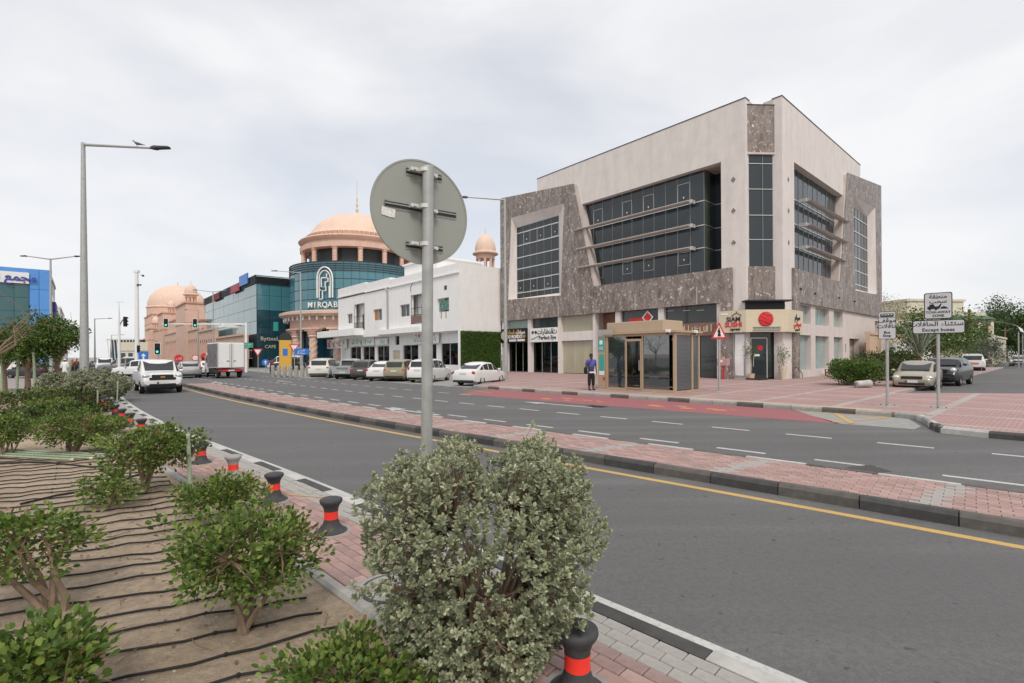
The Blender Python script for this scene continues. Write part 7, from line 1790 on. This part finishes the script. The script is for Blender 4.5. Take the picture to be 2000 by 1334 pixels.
hose([G(0, 905, .07), G(90, 903, .07), G(180, 912, .07), G(260, 905, .07), G(330, 890, .07)], .014, 'thick black supply hose curving across the bed past the stakes')
hose([G(40, 985, .07), G(110, 968, .07), G(190, 955, .07), G(280, 925, .07)], .014, 'thick black supply hose running diagonally towards the rounded shrub')
# green stakes
def stake(a, b, label, r=.022):
    o = thing('garden_stake', label, 'stake', a); d = Vector(b) - Vector(a); MB().tube([(0, 0, 0), tuple(d * .5), tuple(d)], [r, r, r * .95], 8).build('pole', MAT['stake'], o); MB().tube([tuple(d * .97), tuple(d)], r * 1.03, 8).build('cut_end', MAT['cream'], o)
x, y = G(372, 960, .06); stake((x, y, .05), (x - .03, y, .05 + .82), 'upright pale green stake by the bollards', .026)
x, y = G(190, 815, .06); stake((x, y, .05), (x + .02, y, .9), 'upright stake among the middle shrubs')
x, y = G(228, 800, .06); stake((x, y, .05), (x + .05, y, 1.05), 'leaning green stake at the nose of the footway')
x0, y0 = G(0, 892, .06); x1, y1 = G(150, 902, .06)
for k in range(4): stake((x0 - .3, y0 + .12 * k, .10 + .01 * k), (x1 + .25 * k, y1 + .11 * k - .05, .11), ['fallen green stake lying first in the bundle', 'fallen green stake lying second in the bundle', 'fallen green stake lying third in the bundle', 'fallen green stake lying last in the bundle'][k])
# yellow strap on the footway
yt = thing('yellow_strap', 'loose yellow plastic strap lying over the footway edging', 'strap'); sp_ = [(-1.05, 3.35, .14), (-.98, 3.45, .18), (-.85, 3.5, .13), (-.7, 3.62, .075), (-.5, 3.72, .085), (-.38, 3.86, .075)]
m = MB(); m.loft([[(a, b, c), (a + .012, b - .012, c + .006)] for a, b, c in sp_], False, False); m.build('band', MAT['line_yellow'], yt)
for k, (px, py) in enumerate(((560, 968), (420, 918))):
    x, y = G(px, py, .06); o = thing('yellow_strap', ['thin yellow strap stretched between the near bollards', 'thin yellow strap beside the cracked bollard'][k], 'strap'); MB().tube([(x - .45, y + .25, .075), (x, y, .07), (x + .55, y - .12, .07)], .006, 4).build('band', MAT['line_yellow'], o)

# --- trees
def tree(name, label, base, h, crown_r, mat, nclus=140, nleaf=26, ln=.16, wd=.07, seed=1, bare=False, group=None, lean=(0, 0), trunk_r=.13, crown_z=.68, squash=.75):
    rg = np.random.default_rng(seed); o = thing(name, label, 'tree', base, 0, group)
    top = Vector((lean[0], lean[1], h * crown_z)); fork = Vector((lean[0] * .4, lean[1] * .4, h * (crown_z - .33)))
    tr_ = MB(); tr_.tube([(0, 0, -.1), tuple(fork * .5 + Vector((rg.uniform(-.06, .06), 0, 0))), tuple(fork)], [trunk_r, trunk_r * .85, trunk_r * .7], 9).build('trunk', MAT['bark'], o, smooth=True)
    lm_ = MB(); tips = []
    for k in range(9 if not bare else 7):
        a = 2 * pi * k / 9 + rg.uniform(-.3, .3); rr = crown_r * rg.uniform(.4, .95); e = top + Vector((rr * cos(a), rr * sin(a), crown_r * rg.uniform(-.45, .7))); m1 = fork.lerp(e, .5) + Vector((rg.uniform(-.2, .2), rg.uniform(-.2, .2), .15)) * crown_r * .5; lm_.tube([fork, m1, e], [trunk_r * .5, trunk_r * .3, trunk_r * .08], 6) if not bare else lm_.tube([fork, fork.lerp(m1, .5) + Vector(rg.normal(size=3)) * .12, m1, m1.lerp(e, .5) + Vector(rg.normal(size=3)) * .15, e], [trunk_r * .5, trunk_r * .4, trunk_r * .28, trunk_r * .16, trunk_r * .05], 6); tips += [m1, e]
        for j in range(5 if bare else 2):
            s_ = fork.lerp(e, rg.uniform(.4, .9)); e2 = s_ + Vector(rg.normal(size=3)) * crown_r * .35 + Vector((0, 0, .15)); lm_.tube([s_, s_.lerp(e2, .5) + Vector((0, 0, .05)), e2], [trunk_r * .16, trunk_r * .09, trunk_r * .03], 4)
            if bare:
                for i in range(3): e3 = e2 + Vector(rg.normal(size=3)) * crown_r * .2; lm_.tube([s_.lerp(e2, .6), e3], [trunk_r * .06, trunk_r * .02], 3)
    lm_.build('limbs', MAT['bark'], o)
    if bare: return o
    q = rg.normal(size=(nclus, 3)); q /= np.linalg.norm(q, axis=1)[:, None]; lump = 1 + .25 * np.sin(q[:, 0] * 4 + seed) * np.cos(q[:, 2] * 5 + seed) + .15 * np.sin(q[:, 1] * 7)
    C = q * ((.35 + .65 * rg.uniform(0, 1, nclus) ** .5) * lump)[:, None] * np.array([crown_r, crown_r, crown_r * squash]) + np.array(top)
    ci = np.repeat(np.arange(nclus), nleaf); n = len(ci); off = rg.normal(size=(n, 3)) * crown_r * .13; P = C[ci] + off
    out = P - np.array(top); out /= np.maximum(1e-6, np.linalg.norm(out, axis=1))[:, None]
    leaves('crown', P, rg.normal(size=(n, 3)) * .7 + out * .5 + np.array([0, 0, -.35]), out * .5 + rg.normal(size=(n, 3)) * .5 + np.array([0, 0, .8]), rg.uniform(ln * .7, ln * 1.2, n), rg.uniform(wd * .7, wd * 1.2, n), mat, o, shape='diamond'); return o
def gt(px, py, d): p = AT(px, py, d); return (p.x, p.y, .05)
TG = 'young street trees beside the planted bed'
tree('street_tree', 'leafy young street tree with a green support stake left of the light pole', gt(113, 745, 24), 4.5, 1.05, MAT['leaf_tree'], 130, 30, .17, .075, 2, group=TG, lean=(-.1, 0))
tree('street_tree', 'leafy young street tree with pale trunk standing over the dark benches', gt(52, 750, 22.5), 4.0, 1.25, MAT['leaf_tree'], 150, 30, .17, .075, 5, group=TG, lean=(.1, 0), crown_z=.66)
tree('street_tree', 'dense young street tree at the picture edge before the green glass', gt(8, 745, 24), 3.7, .95, MAT['leaf_tree'], 100, 28, .17, .075, 7, group=TG)
tree('bare_tree', 'leafless branching tree at the picture edge in front of the sign band', gt(-14, 770, 19), 5.1, 1.9, MAT['leaf_tree'], seed=11, bare=True, trunk_r=.08, crown_z=.7)
for k, (px, dx) in enumerate(((70, -.1), (32, .1), (125, .35), (4, 0))):
    p = gt(px, 755, 22); stake(p, (p[0] + dx, p[1], 2.2 - .3 * (k == 2)), ['green support pole left of the street tree over the benches', 'green support pole right of the benches', 'thin pole leaning against the rightmost street tree', 'tall support pole at the picture edge'][k], .05)
o = thing('park_bench', 'dark slatted bench on the plaza beneath the street trees', 'bench', (-24.6, 27.2, .03), .5)
for k in range(4): part('slat', MAT['dark'], o, (-.9, .9, -.25 + k * .13, -.15 + k * .13, .42, .46))
for x in (-.7, .7): part('leg', MAT['kerb_grey'], o, (x - .06, x + .06, -.25, .25, 0, .42)); part('back_support', MAT['kerb_grey'], o, (x - .04, x + .04, .25, .3, .3, .9))
for k in range(3): part('back_slat', MAT['dark'], o, (-.9, .9, .22, .25, .52 + k * .13, .62 + k * .13))
# right side greenery
shoot_bush('hedge', 'dense dark green hedge with reddish tips beside the gold saloon', (19.3, 27.6, .15), (0, 0, .75), (1.55, 1.3, .72), 'hedge', MAT['leaf_hedge'], 420, 16, .12, .075, 10, None, seed=71, dry=.08, spread=.22)
shoot_bush('hedge', 'second dark hedge mass behind the gold saloon under the palm', (25.2, 32.6, .1), (0, 0, 1.15), (2.0, 1.7, 1.0), 'hedge', MAT['leaf_dark'], 420, 15, .15, .09, 10, None, seed=72, dry=.14, spread=.3)
pl = thing('palm', 'young grey green date palm with arching fronds behind the hedge', 'palm', (31.5, 38.0, .1)); MB().lathe([(.35, 0), (.3, .6), (.22, 1.2), (.1, 1.6)], 10).build('trunk', MAT['bark'], pl)
rg = np.random.default_rng(5)
for k in range(22):
    a = 2 * pi * k / 22 + rg.uniform(-.2, .2); el = rg.uniform(.5, 1.4); L_ = rg.uniform(2.0, 3.0); pts = [Vector((cos(a) * cos(el) * L_ * t, sin(a) * cos(el) * L_ * t, 1.5 + sin(el) * L_ * t - .75 * t * t * cos(el) * L_ * .5)) for t in lin(0, 1, 8)]
    f_ = MB().tube(pts, [.03] * 8 + [.008], 4).build('frond_rib', MAT['stake'], pl); n2 = 60; ii = rg.uniform(.5, 7.99, n2); b_ = ii.astype(int); fr_ = (ii - b_)[:, None]; A = np.array([list(p) for p in pts]); P = A[b_] * (1 - fr_) + A[b_ + 1] * fr_; T = A[b_ + 1] - A[b_]; T /= np.linalg.norm(T, axis=1)[:, None]; sd = np.where(rg.uniform(size=n2) < .5, -1, 1)[:, None]; S = np.cross(T, np.array([0, 0, 1.0])) * sd
    leaves('leaflets', P, T * .8 + S * .8 + np.array([0, 0, .15]), np.cross(T, S), .42, .04, MAT['leaf_palm'], f_, shape='diamond')
tree('garden_tree', 'spreading yellow green tree over the parked crossover', (38.5, 44.5, .1), 5.9, 3.0, MAT['leaf_hedge'], 240, 30, .24, .12, 21, crown_z=.62, squash=.62)
tree('garden_tree', 'sparse pale tree rising beside the stone building end', (41.0, 55.0, .1), 8.6, 2.6, leafmat('leaf_pale', (.14, .15, .05), (.22, .22, .08), (.3, .28, .12)), 130, 22, .22, .07, 23, crown_z=.68, squash=1.0)
for k, (px, py, d, h, r_) in enumerate(((1965, 690, 118, 12.8, 6.5), (1995, 690, 108, 10.0, 5.5), (1940, 690, 125, 11, 5.0))):
    p = AT(px, py, d); tree('street_tree', ['tallest dark tree at the end of the side street', 'dark tree at the right picture edge over the side street', 'dark tree just behind the cream villa'][k], (p.x, p.y, 0), h, r_, MAT['leaf_dark'], 260, 26, .55, .32, 30 + k, group='dark trees at the end of the side street', crown_z=.62, trunk_r=.4, squash=.8)
shoot_bush('street_bush', 'feathery green bush on the verge before the villa wall', (58.5, 60.5, .05), (0, 0, 1.7), (2.4, 2.2, 1.6), 'bush', MAT['leaf_palm'], 220, 14, .32, .1, 9, None, seed=91, spread=.45, shape='diamond')

# ================================================================== people
def skin_mesh(joints, edges, name, sub=1):
    me = bpy.data.meshes.new(name); me.from_pydata([j[0] for j in joints], edges, []); t = bpy.data.objects.new(name, me); COL.objects.link(t)
    md = t.modifiers.new('s', 'SKIN'); md.use_smooth_shade = True
    for k, j in enumerate(joints): me.skin_vertices[0].data[k].radius = j[1] if isinstance(j[1], tuple) else (j[1], j[1])
    me.skin_vertices[0].data[0].use_root = True
    s2 = t.modifiers.new('d', 'SUBSURF'); s2.levels = sub; s2.render_levels = sub
    out = bpy.data.meshes.new_from_object(t.evaluated_get(bpy.context.evaluated_depsgraph_get())); bpy.data.objects.remove(t); return out
def person(label, loc, rz, h, top, legs, skin, arms='down', robe=False, shoes='black', hair=True, bag=False):
    """x is the person's left-right, faces -y in local space"""
    o = thing('person', label, 'person', loc, rz); s = h / 1.8; o.scale = (s, s, s)
    aL = [(.2, .0, 1.46), (.25, .02, 1.2), (.25, -.06, .96), (.245, -.09, .88)]; aR = [(-.2, 0, 1.46), (-.26, .02, 1.2), (-.27, -.06, .96), (-.265, -.09, .88)]
    if arms == 'bent': aR = [(-.2, 0, 1.46), (-.27, .03, 1.2), (-.12, -.2, 1.13), (-.05, -.23, 1.14)]
    J = [((0, 0, .98), (.145, .10)), ((0, 0, 1.15), (.125, .085)), ((0, 0, 1.38), (.155, .095)), ((0, .01, 1.5), (.07, .06)), ((0, 0, 1.56), .052), ((0, -.01, 1.64), (.066, .078)), ((0, -.012, 1.72), (.074, .09)), ((0, -.005, 1.785), (.05, .06))]
    E_ = [(0, 1), (1, 2), (2, 3), (3, 4), (4, 5), (5, 6), (6, 7)]
    def chain(pts, rad, root):
        prev = root
        for p, r_ in zip(pts, rad): J.append((p, r_)); E_.append((prev, len(J) - 1)); prev = len(J) - 1
        return prev
    for sd, arm in ((1, aL), (-1, aR)):
        w = chain(arm, [.052, .042, .032, .03], 2); hp = Vector(arm[3]); d = (hp - Vector(arm[2])).normalized(); lat = Vector((0, 1, 0)) if arms != 'bent' or sd == 1 else Vector((0, 0, 1))
        for k in range(4): f0 = hp + d * .05 + lat * (k - 1.5) * .018; chain([tuple(f0), tuple(f0 + d * (.035 + .004 * (k in (1, 2))) + Vector((0, -.008, 0))), tuple(f0 + d * (.06 + .006 * (k in (1, 2))) + Vector((0, -.02, 0)))], [.010, .0088, .0075], w)
        chain([tuple(hp + lat * -.03 + d * .01), tuple(hp + lat * -.042 + d * .04)], [.011, .009], w)
    for sd in (1, -1): chain([(sd * .09, 0, .88), (sd * .10, -.01, .52), (sd * .105, .02, .1), (sd * .11, -.03, .05), (sd * .12, -.14, .035)], [.095, .068, .046, .046, .036], 0)
    body = link('body', skin_mesh(J, E_, 'body'), skin, o)
    tj = [((0, 0, .93), (.19, .135)), ((0, 0, 1.15), (.18, .13)), ((0, 0, 1.38), (.2, .13)), ((0, .01, 1.5), (.10, .085))]; te = [(0, 1), (1, 2), (2, 3)]
    for sd, arm in ((1, aL), (-1, aR)):
        tj.append((arm[0], .088)); te.append((2, len(tj) - 1)); m_ = Vector(arm[0]).lerp(Vector(arm[1]), .85) if not robe else Vector(arm[2]); tj.append((tuple(m_), .066 if not robe else .055)); te.append((len(tj) - 2, len(tj) - 1))
    link('shirt' if not robe else 'robe_top', skin_mesh(tj, te, 'shirt'), top, o)
    if robe: MB().lathe([(.20, .05), (.21, .3), (.18, .8), (.17, 1.05), (.17, 1.2)], 16).build('robe_skirt', top, o, smooth=True)
    else:
        lj = [((0, 0, .97), (.155, .112)), ((0, 0, .9), (.15, .11))]; le = [(0, 1)]
        for sd in (1, -1):
            b_ = len(lj); lj += [((sd * .09, 0, .84), .118), ((sd * .10, -.01, .52), .10), ((sd * .105, .015, .2), .082)]; le += [(1, b_), (b_, b_ + 1), (b_ + 1, b_ + 2)]
        link('trousers', skin_mesh(lj, le, 'trousers'), legs, o)
    for sd in (1, -1): MB(Matrix.Translation((sd * .112, -.05, 0))).loft([[(w * cos(t), y_ + .0, z0 + hh * .5 + hh * .5 * sin(t)) for t in lin(0, 2 * pi * 7 / 8, 7)] for y_, w, z0, hh in ((-.16, .03, .0, .05), (-.1, .05, 0, .07), (0, .048, 0, .1), (.09, .045, 0, .1), (.12, .03, 0, .07))], True).build('shoe', MAT[shoes], o, smooth=True)
    if hair: MB(Matrix.Translation((0, .012, 1.745))).ell((0, 0, 0), (.088, .098, .085), 14, 8).build('hair', MAT['hair'], o, smooth=True)
    else: MB(Matrix.Translation((0, .012, 1.74))).ell((0, 0, 0), (.1, .11, .09), 14, 8).build('headscarf', MAT['cloth_white'], o, smooth=True)
    fc = MB(Matrix.Translation((0, -.088, 1.665))).ell((0, 0, 0), (.012, .022, .022), 8, 5); fc.build('nose', skin, body, smooth=True)
    for sd in (1, -1): MB(Matrix.Translation((sd * .03, -.082, 1.70))).ell((0, 0, 0), (.011, .008, .007), 8, 5).build('eye', MAT['white'], body); MB(Matrix.Translation((sd * .078, 0, 1.68))).ell((0, 0, 0), (.012, .025, .035), 8, 5).build('ear', skin, body)
    part('mouth', MAT['maroon'], body, (-.022, .022, -.083, -.076, 1.626, 1.634))
    if bag:
        b_ = MB().cbox((-.27, .05, .98), (.12, .3, .34), .05).build('shoulder_bag', MAT['cloth_black'], o, smooth=True); MB().tube([(-.27, -.06, 1.12), (-.12, -.13, 1.4), (.02, -.04, 1.53), (.02, .1, 1.5), (-.15, .15, 1.3), (-.27, .15, 1.12)], .014, 5).build('strap', MAT['cloth_black'], b_); part('shirt_hem', MAT['cloth_white'], o, (-.14, .16, -.13, -.115, .86, .93))
    return o
person('man in a blue polo shirt and black trousers with a shoulder bag by the shelter', (3.98, 24.68, .147), RAD(12), 1.82, MAT['shirt'], MAT['cloth_black'], MAT['skin'], 'bent', bag=True)
x, y = G(530, 727); person('man in a maroon shirt walking beside the white van', (x * .93, y * .93, 0), .6, 1.75, MAT['maroon'], MAT['dark'], MAT['skin'])
p = AT(127, 730, 45); person('man in a long white robe crossing the plaza on the left', (p.x, p.y, .03), .5, 1.78, MAT['cloth_white'], MAT['cloth_white'], MAT['skin'], robe=True, hair=False)
p = AT(87, 728, 42); person('person in black standing on the plaza beside the street tree', (p.x, p.y, .03), 2.2, 1.72, MAT['cloth_black'], MAT['cloth_black'], MAT['skin'])
p = AT(142, 722, 62); person('person in red further along the left shops', (p.x, p.y, 0), 1.2, 1.72, MAT['red'], MAT['dark'], MAT['skin'])
p = AT(150, 722, 66); person('person in brown clothing further along the left shops', (p.x, p.y, 0), .2, 1.72, MAT['shop_brown'], MAT['dark'], MAT['skin'])
